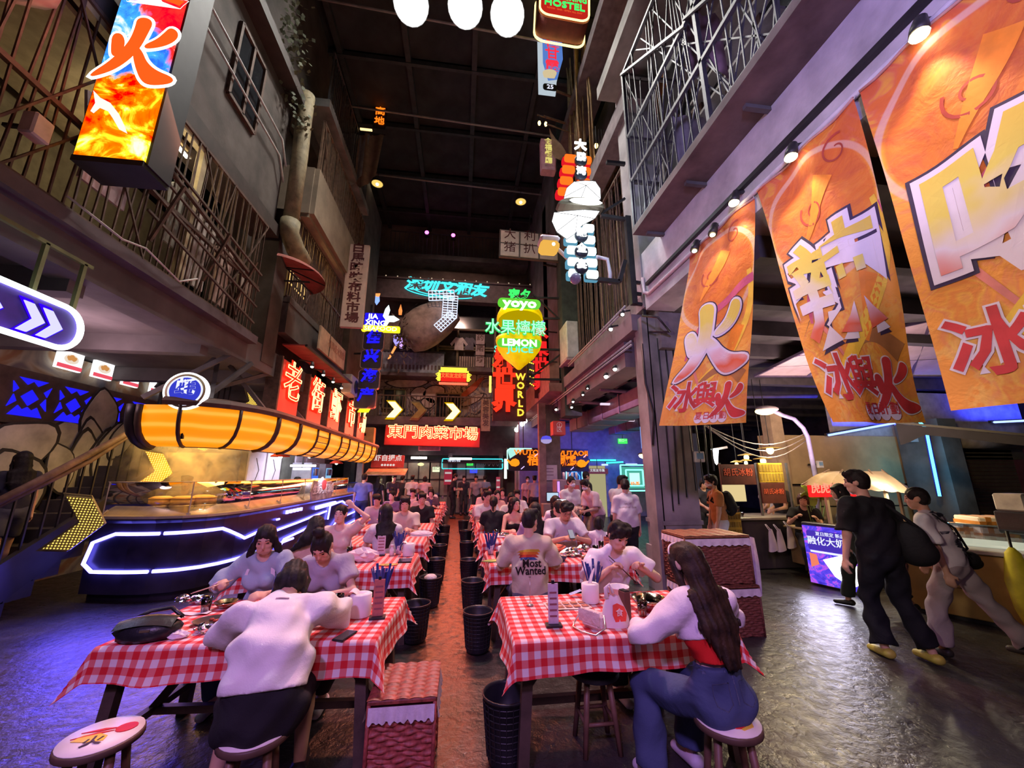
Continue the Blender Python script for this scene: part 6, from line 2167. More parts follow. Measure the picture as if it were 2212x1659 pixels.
phone(on(745,1375),-.35,'dark phone lying at the front of the front left table')
phone(on(722,1302),1.3,'dark phone lying behind the tissue roll on the front left table')
tissue(on(777,1330),'white tissue roll with a loose sheet on the front left table',1.25)
menu_card(on(815,1335),'tall reddish menu card standing at the right end of the front left table',(.45,.14,.12),.1)
chop(on(822,1300),'fan of blue chopstick packs on the front left table',14,False)
t=thing('card_stand','thin wire number stand on the front right table','stand',on(1145,1308))
G().lathe([(0,0),(.028,0),(.026,.008),(.006,.014),(0,.014)],16).ob('base',mat('steel_pot',(.45,.43,.40),.3,.8),t)
G().tube([(0,0,.01),(0,0,.20)],.0022,5).ob('wire',mat('steel_pot',(.45,.43,.40),.3,.8),t)
G().lathe([(0,0),(.012,.004),(0,.008)],8,0,Matrix.Translation((0,0,.20))).ob('clip',greyiron,t)
menu_card(on(1196,1352),'pale lilac menu card on a black base on the front right table',(.52,.42,.50),-.05,.25,.07)
t=thing('paper_menu','printed paper menu sheet lying at the back of the front right table','menu',on(1225,1308),.05)
G().grid(lambda u,v:((u-.5)*.34,(v-.5)*.19,.003+.002*sin(u*7)),8,4).ob('sheet',mat('menu_sheet',(.66,.50,.46),.7,var=.1),t)
for k in range(10):
 G().box((-.13+(k%5)*.065,-.04+(k//5)*.075,.0075),(.05,.05,.001)).ob('food_photo',mat('menu_photo',(.40,.14,.08),.6,var=.5,scale=30),t)
tissue(on(1276,1300),'white tissue roll with a sheet pulled up on the front right table',1.15,True)
chop(on(1284,1285),'upright bundle of blue chopstick packs before the man eating',10,True)
t=thing('face_mask','folded pale blue face mask on the front right table','mask',on(1243,1288))
G().grid(lambda u,v:((u-.5)*.10,(v-.5)*.05,.015+.03*u+.006*sin(v*9)),8,6).ob('mask',mat('mask_blue',(.45,.55,.75),.8),t)
t=thing('quilted_bag','small white quilted bag with silver chain on the front right table','bag',on(1282,1358),-1.0)
g=G().box((0,0,.055),(.17,.075,.11),bev=.025)
g.ob('body',mat('cream_leather',(.70,.55,.52),.45,var=.1,bump=.6,bscale=40,scale=9,bd=.02),t)
G().grid(lambda u,v:((u-.5)*.175,-.042-.004*sin(v*pi),.115-.075*v),8,6).ob('flap',mat('cream_leather',(.70,.55,.52),.45),t)
G().tube([(-.09,0,.10),(-.13,-.02,.03),(-.10,-.09,.006),(.0,-.11,.006),(.09,-.09,.006),(.12,-.03,.04),(.09,0,.10)],.005,6).ob('chain',mat('silver_chain',(.6,.58,.6),.3,1),t)
t=thing('carrier_bag','white plastic carrier bag with a red printed logo on the front right table','bag',on(1328,1352),-.08)
g=G()
def cb(u,v):
 a=2*pi*u
 r_=(1-.62*v**1.6)
 return(.10*r_*cos(a)*(1+.06*sin(5*a+v*6)),.055*r_*sin(a)*(1+.08*sin(4*a)),.002+.19*v-.012*v*sin(3*a)**2)
g.grid(cb,28,10)
g.tube([(-.045,0,.17),(-.05,.005,.23),(-.02,.01,.255),(.0,0,.20)],[.018,.012,.009,.012],7)
g.ob('bag',mat('milky_plastic',(.75,.64,.68),.35,var=.08,alpha=.9),t)
g=G()
g.prism([(-.03,.14),(.0,.15),(.045,.13),(.06,.09),(.05,.045),(-.02,.04),(-.035,.08)],.003,fcam((.012,-.056,0))@Matrix.Rotation(-.1,4,'X'))
g.ob('red_logo',mat('logo_red',(.75,.06,.04),.5),t)
G().text('食',fcam((.02,-.0595,.085)),.05,.002,.002).ob('logo_character',mat('logo_pale',(.85,.7,.68),.5),t)
t=thing('menu_holder','dark brown upright menu box beside the carrier bag','menu',on(1352,1345),.3)
G().box((0,0,.10),(.05,.07,.20),bev=.004).ob('box',mat('brown_box',(.10,.035,.03),.5),t)
G().box((0,0,.203),(.04,.06,.005)).ob('top_slot',blackm,t)
t=thing('paper_bucket','white paper bucket behind the carrier bag','bucket',on(1338,1305))
G().lathe([(0,.002),(.06,.002),(.078,.12),(.083,.122),(.083,.13),(.074,.128),(.056,.01)],24,0,None,True,False).ob('bucket',paper,t)
t=thing('mixing_bowl','shiny steel bowl in front of the girl in red','bowl',on(1402,1318))
G().lathe([(0,.003),(.05,.003),(.10,.05),(.125,.09),(.121,.09),(.095,.052),(.047,.008),(0,.008)],26,0,None,True,False).ob('bowl',mat('mirror_steel',(.6,.5,.4),.1,1,var=.05),t)
G().lathe([(0,.05),(.09,.05)],20).ob('food',mat('red_food',(.22,.03,.02),.4,var=.6,scale=40),t)
t=thing('side_dish','small white dish of chopped greens beside the brown menu box','dish',on(1372,1348))
G().lathe([(0,.003),(.035,.003),(.055,.02),(.05,.02),(.03,.008),(0,.008)],18,0,None,True,False).ob('dish',paper,t)
g=G()
for k in range(16):
 a,b=RNG.uniform(-.035,.035,2)
 g.bar((a,b,.012+RNG.uniform(0,.01)),(a+RNG.uniform(-.02,.02),b+RNG.uniform(-.02,.02),.02),.004)
g.ob('greens',mat('chopped_green',(.20,.30,.08),.5),t,kind='stuff')
cup(on(1388,1330),'clear plastic cup half full beside the steel bowl',.5)
chop(on(1060,1197),'blue chopstick packs in a printed tin on the second right table',12)
tissue(on(1086,1203),'white tissue roll with pulled sheet on the second right table',1.05,True)
t=thing('leaf_card','green and yellow leaf shaped card on the second right table','card',on(1069,1212))
G().prism([(-.16,-.03),(-.05,-.075),(.10,-.05),(.17,.02),(.10,.07),(-.06,.05)],.008,Matrix.Translation((0,0,.006))).ob('leaf',mat('leaf_green_card',(.22,.36,.08),.5),t)
G().prism([(-.06,-.03),(.02,-.05),(.10,.045),(.04,.05)],.010,Matrix.Translation((0,0,.007))).ob('yellow_band',mat('leaf_yellow',(.65,.55,.15),.5),t)
t=thing('caddy_box','small black box between the tissue roll and the beige tee','box',on(1078,1205))
G().box((0,0,.035),(.08,.06,.07),bev=.006).ob('box',blackl,t)
G().box((0,0,.071),(.06,.04,.003)).ob('lid',mat('dark_tray',(.05,.04,.04),.3),t)
cup(on(1098,1212),'tall clear cup of pale drink left of the beige tee',.6,False,mat('pale_drink',(.6,.6,.35),.2))
t=thing('food_tray','large round orange tray of crayfish on the second right table','tray',on(1190,1188))
G().lathe([(0,.004),(.16,.004),(.20,.05),(.195,.05),(.155,.012),(0,.012)],28,0,None,True,False).ob('tray',mat('orange_tray',(.75,.22,.10),.4),t)
for k in range(16):
 G().sph((RNG.uniform(-.1,.1),RNG.uniform(-.1,.1),.022),(.03,.016,.014),8,k=4).ob('crayfish',mat('crayfish_red',(.5,.07,.02),.35,var=.4),t)
for k,(px,py,r_,lab)in enumerate(((1235,1200,(.13,.10,.05),'big heap of crumpled foil on the second right table'),(1262,1190,(.10,.07,.045),'second foil heap further right on the second right table'),(1275,1207,(.10,.06,.03),'foil heap at the right end of the second right table'))):
 t=thing('foil_wrapper',lab,'foil',on(px,py))
 blob(60+k,r_,20,10,.45).ob('crumple',foil,t)
 for q in range(8):
  G().sph((RNG.uniform(-.1,.1),RNG.uniform(-.08,.08),.03),(.022,.014,.012),8,k=4).ob('food_scrap',mat('food_scrap',(.5,.22,.06),.5,var=.5),t)
for k,(px,py,lab)in enumerate(((1188,1209,'dark blue bowl left of the foil'),(1212,1212,'second dark blue bowl nearest the foil'))):
 t=thing('soup_bowl',lab,'bowl',on(px,py))
 G().lathe([(0,.003),(.045,.003),(.075,.06),(.071,.06),(.042,.01),(0,.01)],20,0,None,True,False).ob('bowl',mat('navy_bowl',(.05,.045,.09),.3),t)
 G().lathe([(0,.045),(.062,.045)],16).ob('soup',mat('pale_soup',(.35,.28,.2),.2),t)
cup(on(1287,1205),'cup of green lime drink with a straw on the second right table',.7,True,mat('lime_drink',(.55,.60,.12),.2),.14)
cup(on(1299,1190),'cup of white drink with a straw behind the lime drink',.7,True,paper,.12)
menu_card(on(1313,1197),'short orange menu card at the right end of the second right table',(.60,.22,.10),0,.20,.09)
chop(on(861,1197),'blue chopstick packs in a printed tin on the second left table',13)
tissue(on(882,1200),'short white tissue roll on the second left table',1.2)
menu_card(on(822,1200),'pale printed menu card on the second left table',(.52,.46,.52),.1,.22,.10)
t=thing('carrier_bag','clear crumpled plastic bag of food on the second left table','bag',on(783,1212))
blob(77,(.17,.10,.09),18,9,.25).ob('bag',mat('milky_plastic',(.75,.64,.68),.35,var=.08,alpha=.9),t)
G().sph((0,0,.06),(.09,.06,.05),10).ob('wrapped_food',mat('grey_green_food',(.2,.26,.2),.6),t)
t=thing('tablet','black tablet lying at the end of the second left table','tablet',on(875,1212),.05)
G().box((0,0,.007),(.15,.20,.012),bev=.003).ob('body',mat('phone_dark',(.015,.017,.02),.15),t)
G().box((0,0,.0135),(.135,.18,.001)).ob('screen',mat('phone_glass',(.03,.035,.04),.06),t)
t=thing('leaf_card','yellow cut out card at the front of the second left table','card',on(836,1221))
G().prism([(-.10,-.02),(.0,-.05),(.10,-.02),(.12,.02),(.03,.04),(-.06,.03)],.006,Matrix.Translation((0,0,.006))).ob('card',mat('yellow_card',(.55,.42,.10),.5,var=.4,scale=20),t)
G().prism([(-.03,-.02),(.03,-.03),(.05,.01),(-.02,.015)],.008,Matrix.Translation((0,0,.007))).ob('green_spot',mat('leaf_green_card',(.22,.36,.08),.5),t)
cup(on(769,1214),'small pink tinted cup on the second left table',.5)
cup(on(754,1200),'cup with a straw at the back of the second left table',.5,True)
t=thing('bottle','small white pump bottle on the second left table','bottle',on(846,1200))
G().lathe([(0,0),(.03,0),(.03,.07),(.012,.09),(.012,.11),(.02,.112),(.02,.13),(0,.13)],14).ob('bottle',paper,t)
t=thing('folded_towel','pale wrapped towel bundle on the third left table','towel',on(910,1157))
blob(80,(.18,.08,.05),18,8,.12).ob('bundle',linen,t)
G().box((0,-.02,.003),(.34,.16,.006)).ob('wrapping_sheet',paper,t)
t=thing('tote_bag','white tote bag standing on the fourth left table','bag',on(834,1118),.1)
G().box((0,0,.13),(.24,.10,.26),bev=.02).ob('body',mat('tote_white',(.62,.55,.66),.7),t)
G().tube([(-.06,0,.26),(-.05,0,.36),(.05,0,.36),(.06,0,.26)],.01,6).ob('handle',mat('tote_white',(.62,.55,.66),.7),t)
G().box((-.135,0,.14),(.03,.08,.30),bev=.01).ob('violet_edge',mat('tote_violet',(.45,.35,.75),.6),t)
for k,(px,py,lab)in enumerate(((909,1126,'blue chopstick packs on the fourth left table'),(928,1100,'blue chopstick packs on the fifth left table'),(944,1079,'blue chopstick packs on the sixth left table'))):
 chop(on(px,py),lab,8)
for k,(px,py,lab)in enumerate(((935,1098,'tan paper cup on the fifth left table'),(940,1080,'pink paper cup on the sixth left table'),(956,1078,'white paper cup on the sixth left table'))):
 t=thing('paper_cup',lab,'cup',on(px,py))
 G().lathe([(0,.002),(.03,.002),(.042,.12),(.045,.122),(.04,.12),(.028,.01)],14,0,None,True,False).ob('cup',mat('paper_cup_%d'%k,[(.5,.32,.2),(.6,.35,.4),(.6,.58,.6)][k],.7),t)
t=thing('striped_bag','cream and green striped cloth bag on the fourth right table','bag',on(1027,1113))
g=blob(90,(.16,.10,.09),18,9,.12)
g.m=[(i//2)%2 for i in range(len(g.f))]
g.ob('cloth',[mat('stripe_cream',(.6,.52,.4),.8),mat('stripe_green',(.12,.14,.08),.8)],t)
G().tube([(-.08,0,.12),(-.04,.02,.18),(.05,.02,.18),(.09,0,.12)],.012,6).ob('handle',mat('stripe_cream',(.6,.52,.4),.8),t)
t=thing('food_tray','white tray of foil wrapped food on the third right table','tray',on(1088,1160))
G().box((0,0,.012),(.26,.18,.022),bev=.008).ob('tray',paper,t)
blob(92,(.10,.07,.04),14,8,.4).ob('foil_heap',foil,t)
cup(on(1072,1158),'clear cup on the third right table by the chopstick packs',.5)
cup(on(1140,1155),'tall cup with straw before the girl in the black top',.5,True,paper,.13)
# PEOPLE: signed distance bodies turned into one continuous skin
A_=np.array
def nrm(v):
 v=A_(v,float)
 return v/max(1e-9,np.linalg.norm(v))
def pbox(p):
 k=p[0]
 if k=='c':
  a,b,ra,rb=p[1:5]
  r=max(ra,rb)*max(1,p[6]if len(p)>6 and p[6]else 1)
  return np.minimum(a,b)-r,np.maximum(a,b)+r
 c,R,r=p[1:4]
 m=max(r)
 return c-m,c+m
def surfnet(F,lo,h):
 s=F<0
 nx,ny,nz=F.shape
 c=np.zeros((nx-1,ny-1,nz-1),np.int8)
 for i in(0,1):
  for j in(0,1):
   for k in(0,1):
    c+=s[i:nx-1+i,j:ny-1+j,k:nz-1+k]
 act=(c>0)&(c<8)
 I=np.argwhere(act)
 if not len(I):
  return np.zeros((0,3)),[]
 idx=-np.ones(act.shape,np.int64)
 idx[act]=np.arange(len(I))
 pos=np.zeros((len(I),3))
 cnt=np.zeros(len(I))
 cor=[(i,j,k)for i in(0,1)for j in(0,1)for k in(0,1)]
 for a in cor:
  for d in range(3):
   if a[d]==0:
    b=list(a)
    b[d]=1
    fa=F[I[:,0]+a[0],I[:,1]+a[1],I[:,2]+a[2]]
    fb=F[I[:,0]+b[0],I[:,1]+b[1],I[:,2]+b[2]]
    m=(fa<0)!=(fb<0)
    t=np.where(m,fa/np.where(m,fa-fb,1),0)
    q=np.tile(A_(a,float),(len(I),1))
    q[:,d]+=t
    pos+=q*m[:,None]
    cnt+=m
 V=lo+(I+pos/cnt[:,None])*h
 faces=[]
 for d in range(3):
  e,f=(d+1)%3,(d+2)%3
  sl0,sl1=[slice(None)]*3,[slice(None)]*3
  sl0[d],sl1[d]=slice(0,-1),slice(1,None)
  x=s[tuple(sl0)]!=s[tuple(sl1)]
  E=np.argwhere(x)
  ok=(E[:,e]>0)&(E[:,f]>0)&(E[:,e]<F.shape[e]-1)&(E[:,f]<F.shape[f]-1)
  E=E[ok]
  if not len(E):
   continue
  q=[]
  for(u,v)in((-1,-1),(0,-1),(0,0),(-1,0)):
   g=E.copy()
   g[:,e]+=u
   g[:,f]+=v
   q.append(idx[g[:,0],g[:,1],g[:,2]])
  Q=np.stack(q,1)
  fl=s[E[:,0],E[:,1],E[:,2]]
  Q[~fl]=Q[~fl][:,::-1]
  faces.append(Q)
 return V,np.concatenate(faces)
def sdf_mesh(name,prims,h,m,k=.02,cuts=(),disp=None,subs=()):
 bs=[pbox(p)for p in prims]
 lo=np.min([b[0]for b in bs],0)-h*3-.02
 hi=np.max([b[1]for b in bs],0)+h*3+.02
 n=np.ceil((hi-lo)/h).astype(int)+1
 ax=[lo[i]+np.arange(n[i])*h for i in range(3)]
 F=np.full(n,.5,np.float32)
 def region(b,pad):
  i0=np.maximum(0,np.floor((b[0]-pad-lo)/h).astype(int))
  i1=np.minimum(n,np.ceil((b[1]+pad-lo)/h).astype(int)+1)
  return tuple(slice(i0[i],i1[i])for i in range(3))
 def dist(p,sl):
  X=ax[0][sl[0]][:,None,None]
  Y=ax[1][sl[1]][None,:,None]
  Z=ax[2][sl[2]][None,None,:]
  if p[0]=='c':
   a,b,ra,rb=p[1:5]
   wv,ws=(p[5],p[6])if len(p)>6 and p[6]else(None,1)
   d=b-a
   L2=max(1e-9,float(d@d))
   px,py,pz=X-a[0],Y-a[1],Z-a[2]
   t=np.clip((px*d[0]+py*d[1]+pz*d[2])/L2,0,1)
   qx,qy,qz=px-t*d[0],py-t*d[1],pz-t*d[2]
   r=ra+(rb-ra)*t
   if wv is not None:
    w_=qx*wv[0]+qy*wv[1]+qz*wv[2]
    kx=w_*(1/ws-1)
    qx,qy,qz=qx+kx*wv[0],qy+kx*wv[1],qz+kx*wv[2]
   D=np.sqrt(qx*qx+qy*qy+qz*qz)-r
   if len(p)>7 and p[7]:
    D=np.maximum(D,(px*d[0]+py*d[1]+pz*d[2])/math.sqrt(L2)-math.sqrt(L2))
   return D
  c,R,r=p[1:4]
  px,py,pz=X-c[0],Y-c[1],Z-c[2]
  u=[(px*R[0][i]+py*R[1][i]+pz*R[2][i])for i in range(3)]
  k0=np.sqrt(sum((u[i]/r[i])**2 for i in range(3)))
  k1=np.sqrt(sum((u[i]/r[i]**2)**2 for i in range(3)))
  return k0*(k0-1)/np.maximum(k1,1e-6)
 for p,b in zip(prims,bs):
  kk=k
  sl=region(b,kk+2*h)
  D=dist(p,sl)
  f=F[sl]
  hh=np.maximum(kk-np.abs(f-D),0)/kk
  F[sl]=np.minimum(f,D)-hh*hh*kk*.25
 for p in subs:
  sl=region(pbox(p),.02)
  D=-dist(p,sl)
  f=F[sl]
  hh=np.maximum(.012-np.abs(f-D),0)/.012
  F[sl]=np.maximum(f,D)+hh*hh*.003
 if disp is not None:
  F+=disp(ax[0][:,None,None],ax[1][None,:,None],ax[2][None,None,:]).astype(np.float32)
 for(pt,nn)in cuts:
  P=(ax[0][:,None,None]-pt[0])*nn[0]+(ax[1][None,:,None]-pt[1])*nn[1]+(ax[2][None,None,:]-pt[2])*nn[2]
  F=np.maximum(F,P)
 V,Q=surfnet(F,lo,h)
 me=bpy.data.meshes.new(name)
 if len(V):
  me.vertices.add(len(V))
  me.vertices.foreach_set('co',V.astype(np.float32).ravel())
  me.loops.add(len(Q)*4)
  me.loops.foreach_set('vertex_index',Q.astype(np.int32).ravel())
  me.polygons.add(len(Q))
  me.polygons.foreach_set('loop_start',np.arange(0,len(Q)*4,4,dtype=np.int32))
  me.polygons.foreach_set('use_smooth',np.ones(len(Q),bool))
  me.update(calc_edges=True)
 me.materials.append(m)
 return me
def ik(a,b,l1,l2,pole):
 d=b-a
 L=np.linalg.norm(d)
 L=min(L,(l1+l2)*.999)
 u=nrm(d)
 b=a+u*L
 x=(l1*l1-l2*l2+L*L)/(2*L)
 y=math.sqrt(max(0,l1*l1-x*x))
 p=A_(pole,float)
 p=p-u*(p@u)
 if np.linalg.norm(p)<1e-5:
  p=A_((0,0,-1.))-u*(-u[2])
 return a+u*x+nrm(p)*y,b
def rotm(fwd,up):
 f=nrm(fwd)
 r=nrm(np.cross(f,up))
 return np.stack([r,f,np.cross(r,f)],1)
skins=[mat('skin_%d'%k,c,.5,var=.10,scale=9,spec=.35)for k,c in enumerate(((.60,.36,.26),(.52,.30,.20),(.66,.43,.33)))]
hairm=mat('black_hair',(.014,.011,.010),.58,var=.5,scale=30,spec=.25,bump=.5,bscale=70,bd=.006)
hairb=mat('brown_hair',(.075,.035,.016),.6,var=.6,scale=20,col2=(.13,.065,.03))
eyem=mat('eye_dark',(.015,.01,.01),.2)
lipm=mat('lip_pink',(.42,.12,.10),.4)
maskm=mat('mask_white',(.72,.72,.78),.8)
def fabric(name,col,var=.08):
 key='fabric_'+name
 if key in _M:
  return _M[key]
 t=NT(key)
 v=t.obj()
 n=t.noise(v,3.2,3,.55,dist=.9)
 w_=t.noise(v,130,2)
 c=t.ramp(t.noise(v,4),[(.3,tuple(q*(1-var)for q in col)),(.7,tuple(min(1,q*(1+var))for q in col))])
 h=t.ma('ADD',n,t.ma('MULTIPLY',w_,.05))
 _M[key]=t.surf(c,.85,normal=t.bump(h,.45,.05),spec=.3)
 return _M[key]
def fingers(wr,d,n,side,s,curl,grip=None):
 """palm plus four unequal fingers and a thumb from the wrist; d = hand direction, n = palm normal, side = towards the thumb"""
 out=[]
 d,n,side=nrm(d),nrm(n),nrm(side)
 pc=wr+d*.048*s
 out.append(('e',pc,np.stack([side,d,n],1),(.040*s,.050*s,.016*s)))
 for k,(ln,off)in enumerate(((.072,.030),(.080,.010),(.074,-.010),(.058,-.029))):
  b=wr+d*(.082-.006*abs(k-1))*s+side*off*s
  L=ln*s/3
  a=b
  ang=.15
  for q in range(3):
   ang+=curl*(.55,.8,.6)[q]
   e=a+(d*cos(ang)+n*sin(ang)+side*(.12-.07*k)*.5)*L*(1.25,1,.8)[q]
   out.append(('c',a,e,.0085*s*(1-.1*q),.0080*s*(1-.12*q)))
   a=e
 b=wr+d*.020*s+side*.028*s
 m=b+(side*.75+d*.6+n*.35)*.038*s
 e=m+(side*.15+d*.85+n*.5)*.034*s
 out.append(('c',b,m,.012*s,.010*s))
 out.append(('c',m,e,.010*s,.008*s))
 return out
def person(name,label,x,y,face,z0=0,s=1.0,pose='sit',lean=8,lean2=None,side=0,head=(0,5),hair='short',hairc=None,skin=0,fem=False,top='tee',topc=None,bottom='pants',botc=None,shoec=None,arms=(None,None),feet=None,h=.02,mask=False,seat=.47,twist=0,curl=(.5,.5),poles=(None,None),palm=(None,None),extras=None,hem=None,waist=None,glasses=False,hairlen=.35,topm=None,collar=None,sleeve=None,group=None,fat=1.0,scrunch=None):
 """face: heading in degrees, 0 looks away from the camera (+Y), 180 towards it. arms: wrist targets (right, forward, up)."""
 t=thing('person',label,'person',(x,y,z0),-rad(face),group)
 lean2=lean if lean2 is None else lean2
 sk=skins[skin]
 hairc=hairc or hairm
 sw=(.165 if fem else .19)*s*(.5+.5*fat)
 fine=h<=.0125
 if pose=='sit':
  P=A_((0,-.02,seat+.095*s))
 else:
  P=A_((0,0,.93*s))
 sd=rad(side)
 def up_(a):
  a=rad(a)
  return nrm((sin(sd)*cos(a),sin(a),cos(a)*cos(sd)))
 d1,d2=up_(lean),up_(lean2)
 mid=P+d1*.24*s
 nb=mid+d2*.27*s
 tw=rad(twist)
 right=nrm((cos(tw),sin(tw),-sin(sd)))
 right=nrm(right-d2*(right@d2))
 fwd2=np.cross(d2,right)
 shc=nb-d2*.055*s
 SH=[shc+right*sw,shc-right*sw]
 hy,hp=rad(head[0]),rad(head[1])
 hf=A_((sin(hy)*cos(hp),cos(hy)*cos(hp),-sin(hp)))
 hu=A_((sin(hy)*sin(hp),cos(hy)*sin(hp),cos(hp)))
 R=rotm(hf,hu)
 nd=nrm(d2*.7+A_((0,0,.5))+hu*.3)
 nt=nb+nd*.075*s
 HC=nt+R[:,2]*.105*s+R[:,1]*.022*s
 HP=[P+A_((.088*s,0,-.02)),P+A_((-.088*s,0,-.02))]
 def H(v):
  return HC+R@(A_(v,float)*s)
 KN,FT=[],[]
 for i in(0,1):
  sg=1 if i==0 else-1
  if feet is not None and feet[i]is not None:
   ft=A_(feet[i],float)
  elif pose=='sit':
   ft=A_((sg*.12,.36*s,.085*s))
  else:
   ft=A_((sg*.10*s,.0,.085*s))
  pole=A_((sg*.12,.9,.55))if pose=='sit' else A_((sg*.05,1,.1))
  kn,ft=ik(HP[i],ft,.43*s,.42*s,pole)
  KN.append(kn)
  FT.append(ft)
 EL,WR,HD=[],[],[]
 for i in(0,1):
  sg=1 if i==0 else-1
  tg=arms[i]
  if tg is None:
   tg=SH[i]+A_((sg*.07,.05,-.52*s))if pose!='sit' else A_((sg*.16,.30,seat+.17))
  tg=A_(tg,float)
  pole=poles[i]if poles[i]is not None else(sg*.45,-.6,-.7)
  el,wr=ik(SH[i],tg,.285*s,.245*s,pole)
  EL.append(el)
  WR.append(wr)
 c='c'
 fm=.92 if fem else 1.0
 body=[(c,P+A_((0,-.01,-.03)),P+d1*.10*s,.100*s*fat,.092*s*fat,right,1.5 if fem else 1.42),(c,P+d1*.08*s,mid,.088*s*fat,.092*s*fat*fm,right,1.32),(c,mid,nb-d2*.10*s,.095*s*fat*fm,.100*s*fm,right,1.38),(c,SH[0]-right*.03*s,SH[1]+right*.03*s,.056*s,.056*s),(c,shc+right*.10*s+d2*.02*s,nb+d2*.012*s+right*.02*s,.045*s,.042*s),(c,shc-right*.10*s+d2*.02*s,nb+d2*.012*s-right*.02*s,.045*s,.042*s),(c,nb-d2*.03*s,nt+R[:,2]*.03*s,.054*s*fm,.050*s*fm)]
 if fem:
  for q in(-1,1):
   body.append(('e',nb-d2*.19*s+fwd2*.085*s+right*q*.07*s,np.eye(3),(.062*s,.052*s,.06*s)))
 ar=1.0 if not fem else .86
 for i in(0,1):
  body+=[(c,SH[i],EL[i],.052*s*ar*fat,.038*s*ar),(c,EL[i],WR[i],.039*s*ar,.026*s*ar)]
  fd=nrm(WR[i]-EL[i])
  sg=1 if i==0 else-1
  pn=A_(palm[i],float)if palm[i]is not None else A_((-sg*.7,.1,-.7))
  pn=nrm(pn-fd*(pn@fd))
  sdv=np.cross(fd,pn)*(-sg)
  if sdv[2]<-.2 and palm[i]is None:
   sdv=sdv
  if h<=.016:
   body+=fingers(WR[i],fd,pn,sdv,s,curl[i])
  else:
   body+=[(c,WR[i],WR[i]+fd*.10*s,.026*s,.028*s,sdv,1.4),(c,WR[i]+fd*.10*s,WR[i]+fd*.15*s+pn*.03*s,.024*s,.014*s,sdv,1.5),(c,WR[i]+fd*.03*s+sdv*.02*s,WR[i]+fd*.07*s+sdv*.05*s,.013*s,.010*s)]
  HD.append((WR[i]+fd*.09*s,fd,pn,sdv))
  body+=[(c,HP[i],KN[i],.086*s*fat,.054*s),(c,KN[i],KN[i]*.62+FT[i]*.38-A_((0,.012,0)),.053*s,.050*s),(c,KN[i]*.62+FT[i]*.38-A_((0,.012,0)),FT[i],.050*s,.034*s)]
  body+=[(c,FT[i]+A_((0,-.03*s,-.045*s)),FT[i]+A_((0,.14*s,-.06*s)),.034*s,.024*s,A_((1.,0,0)),1.3)]
 hd=[('e',H((0,-.012,.028)),R,(.076*s,.094*s,.092*s)),('e',H((0,.022,-.030)),R,(.060*s,.066*s,.084*s)),(c,H((0,.030,-.05)),H((0,.058,-.096)),.048*s,.024*s),(c,H((-.03,.055,-.075)),H((.03,.055,-.075)),.03*s,.03*s)]
 if h<=.02:
  hd+=[(c,H((0,.086,.018)),H((0,.103,-.024)),.008*s,.013*s),(c,H((-.034,.078,.034)),H((.034,.078,.034)),.013*s,.013*s),(c,H((-.014,.084,-.060)),H((.014,.084,-.060)),.010*s,.010*s),('e',H((.040,.062,-.022)),R,(.022*s,.022*s,.02*s)),('e',H((-.040,.062,-.022)),R,(.022*s,.022*s,.02*s))]
 for q in(-1,1):
  hd.append(('e',H((q*.076,-.010,-.006)),R,(.012*s,.024*s,.032*s)))
 body+=hd
 link('body',sdf_mesh('body',body,h,sk,.018),t)
 if h<=.022:
  g=G()
  for q in(-1,1):
   M=Matrix([list(R[i])+[H((q*.032,.079,.010))[i]]for i in range(3)]+[[0,0,0,1]])
   g.sph((0,0,0),(.0145*s,.009*s,.0040*s),10,0,M,5)
  g.ob('eyes',eyem,t)
  g=G()
  for q in(-1,1):
   g.tube([H((q*.016,.091,.0405)),H((q*.034,.088,.0435)),H((q*.050,.074,.037))],.0032*s,6)
  g.ob('eyebrows',hairc,t)
  if not mask:
   g=G()
   g.tube([H((-.021,.083,-.060)),H((-.008,.094,-.0565)),H((.008,.094,-.0565)),H((.021,.083,-.060)),H((0,.091,-.067)),H((-.021,.083,-.060))],.0038*s,6)
   g.ob('lips',lipm,t)
 if mask:
  pm=[('e',H((0,.040,-.048)),R,(.064*s,.066*s,.056*s)),(c,H((0,.088,-.01)),H((0,.10,-.03)),.016*s,.022*s)]
  link('face_mask',sdf_mesh('face_mask',pm,min(h,.012),maskm,.02,cuts=[(H((0,0,.004)),R[:,2]),(H((0,.0,0)),-R[:,1])]),t)
 if glasses:
  g=G()
  for q in(-1,1):
   ctr=H((q*.033,.098,.010))
   pts=[ctr+R@(A_((.026*cos(a),0,.019*sin(a)))*s)for a in np.linspace(0,2*pi,13)]
   g.tube(pts,.002,5)
   g.tube([H((q*.058,.092,.014)),H((q*.078,-.01,.012))],.002,5)
  g.tube([H((-.008,.10,.012)),H((.008,.10,.012))],.002,5)
  g.ob('glasses',ironm,t)
 hh=min(h,.014)if fine else h
 hk=[('e',H((0,-.016,.034)),R,(.086*s,.104*s,.098*s))]
 subs=[('e',H((0,.105,-.042)),R,(.066*s,.075*s,.092*s))]
 if hair in('half','bun','updo','tail','long','swept'):
  subs.append(('e',H((.008,.120,.012)),R,(.056*s,.062*s,.062*s)))
 spine_b=-fwd2
 if hair in('short','crop','fringe'):
  hk.append(('e',H((0,-.045,-.02)),R,(.072*s,.062*s,.07*s)))
  if hair!='crop':
   hk.append((c,H((-.045,.062,.088)),H((.05,.060,.092)),.032*s,.034*s))
   hk.append((c,H((-.06,.02,.10)),H((.06,.0,.105)),.034*s,.034*s))
  if hair=='fringe':
   hk.append((c,H((-.05,.080,.058)),H((.045,.082,.060)),.022*s,.020*s))
   hk.append((c,H((-.078,.02,.02)),H((-.078,.01,-.015)),.02*s,.014*s))
   hk.append((c,H((.078,.02,.02)),H((.078,.01,-.015)),.02*s,.014*s))
  subs.append(('e',H((0,-.05,-.125)),R,(.09*s,.09*s,.05*s)))
 elif hair=='long':
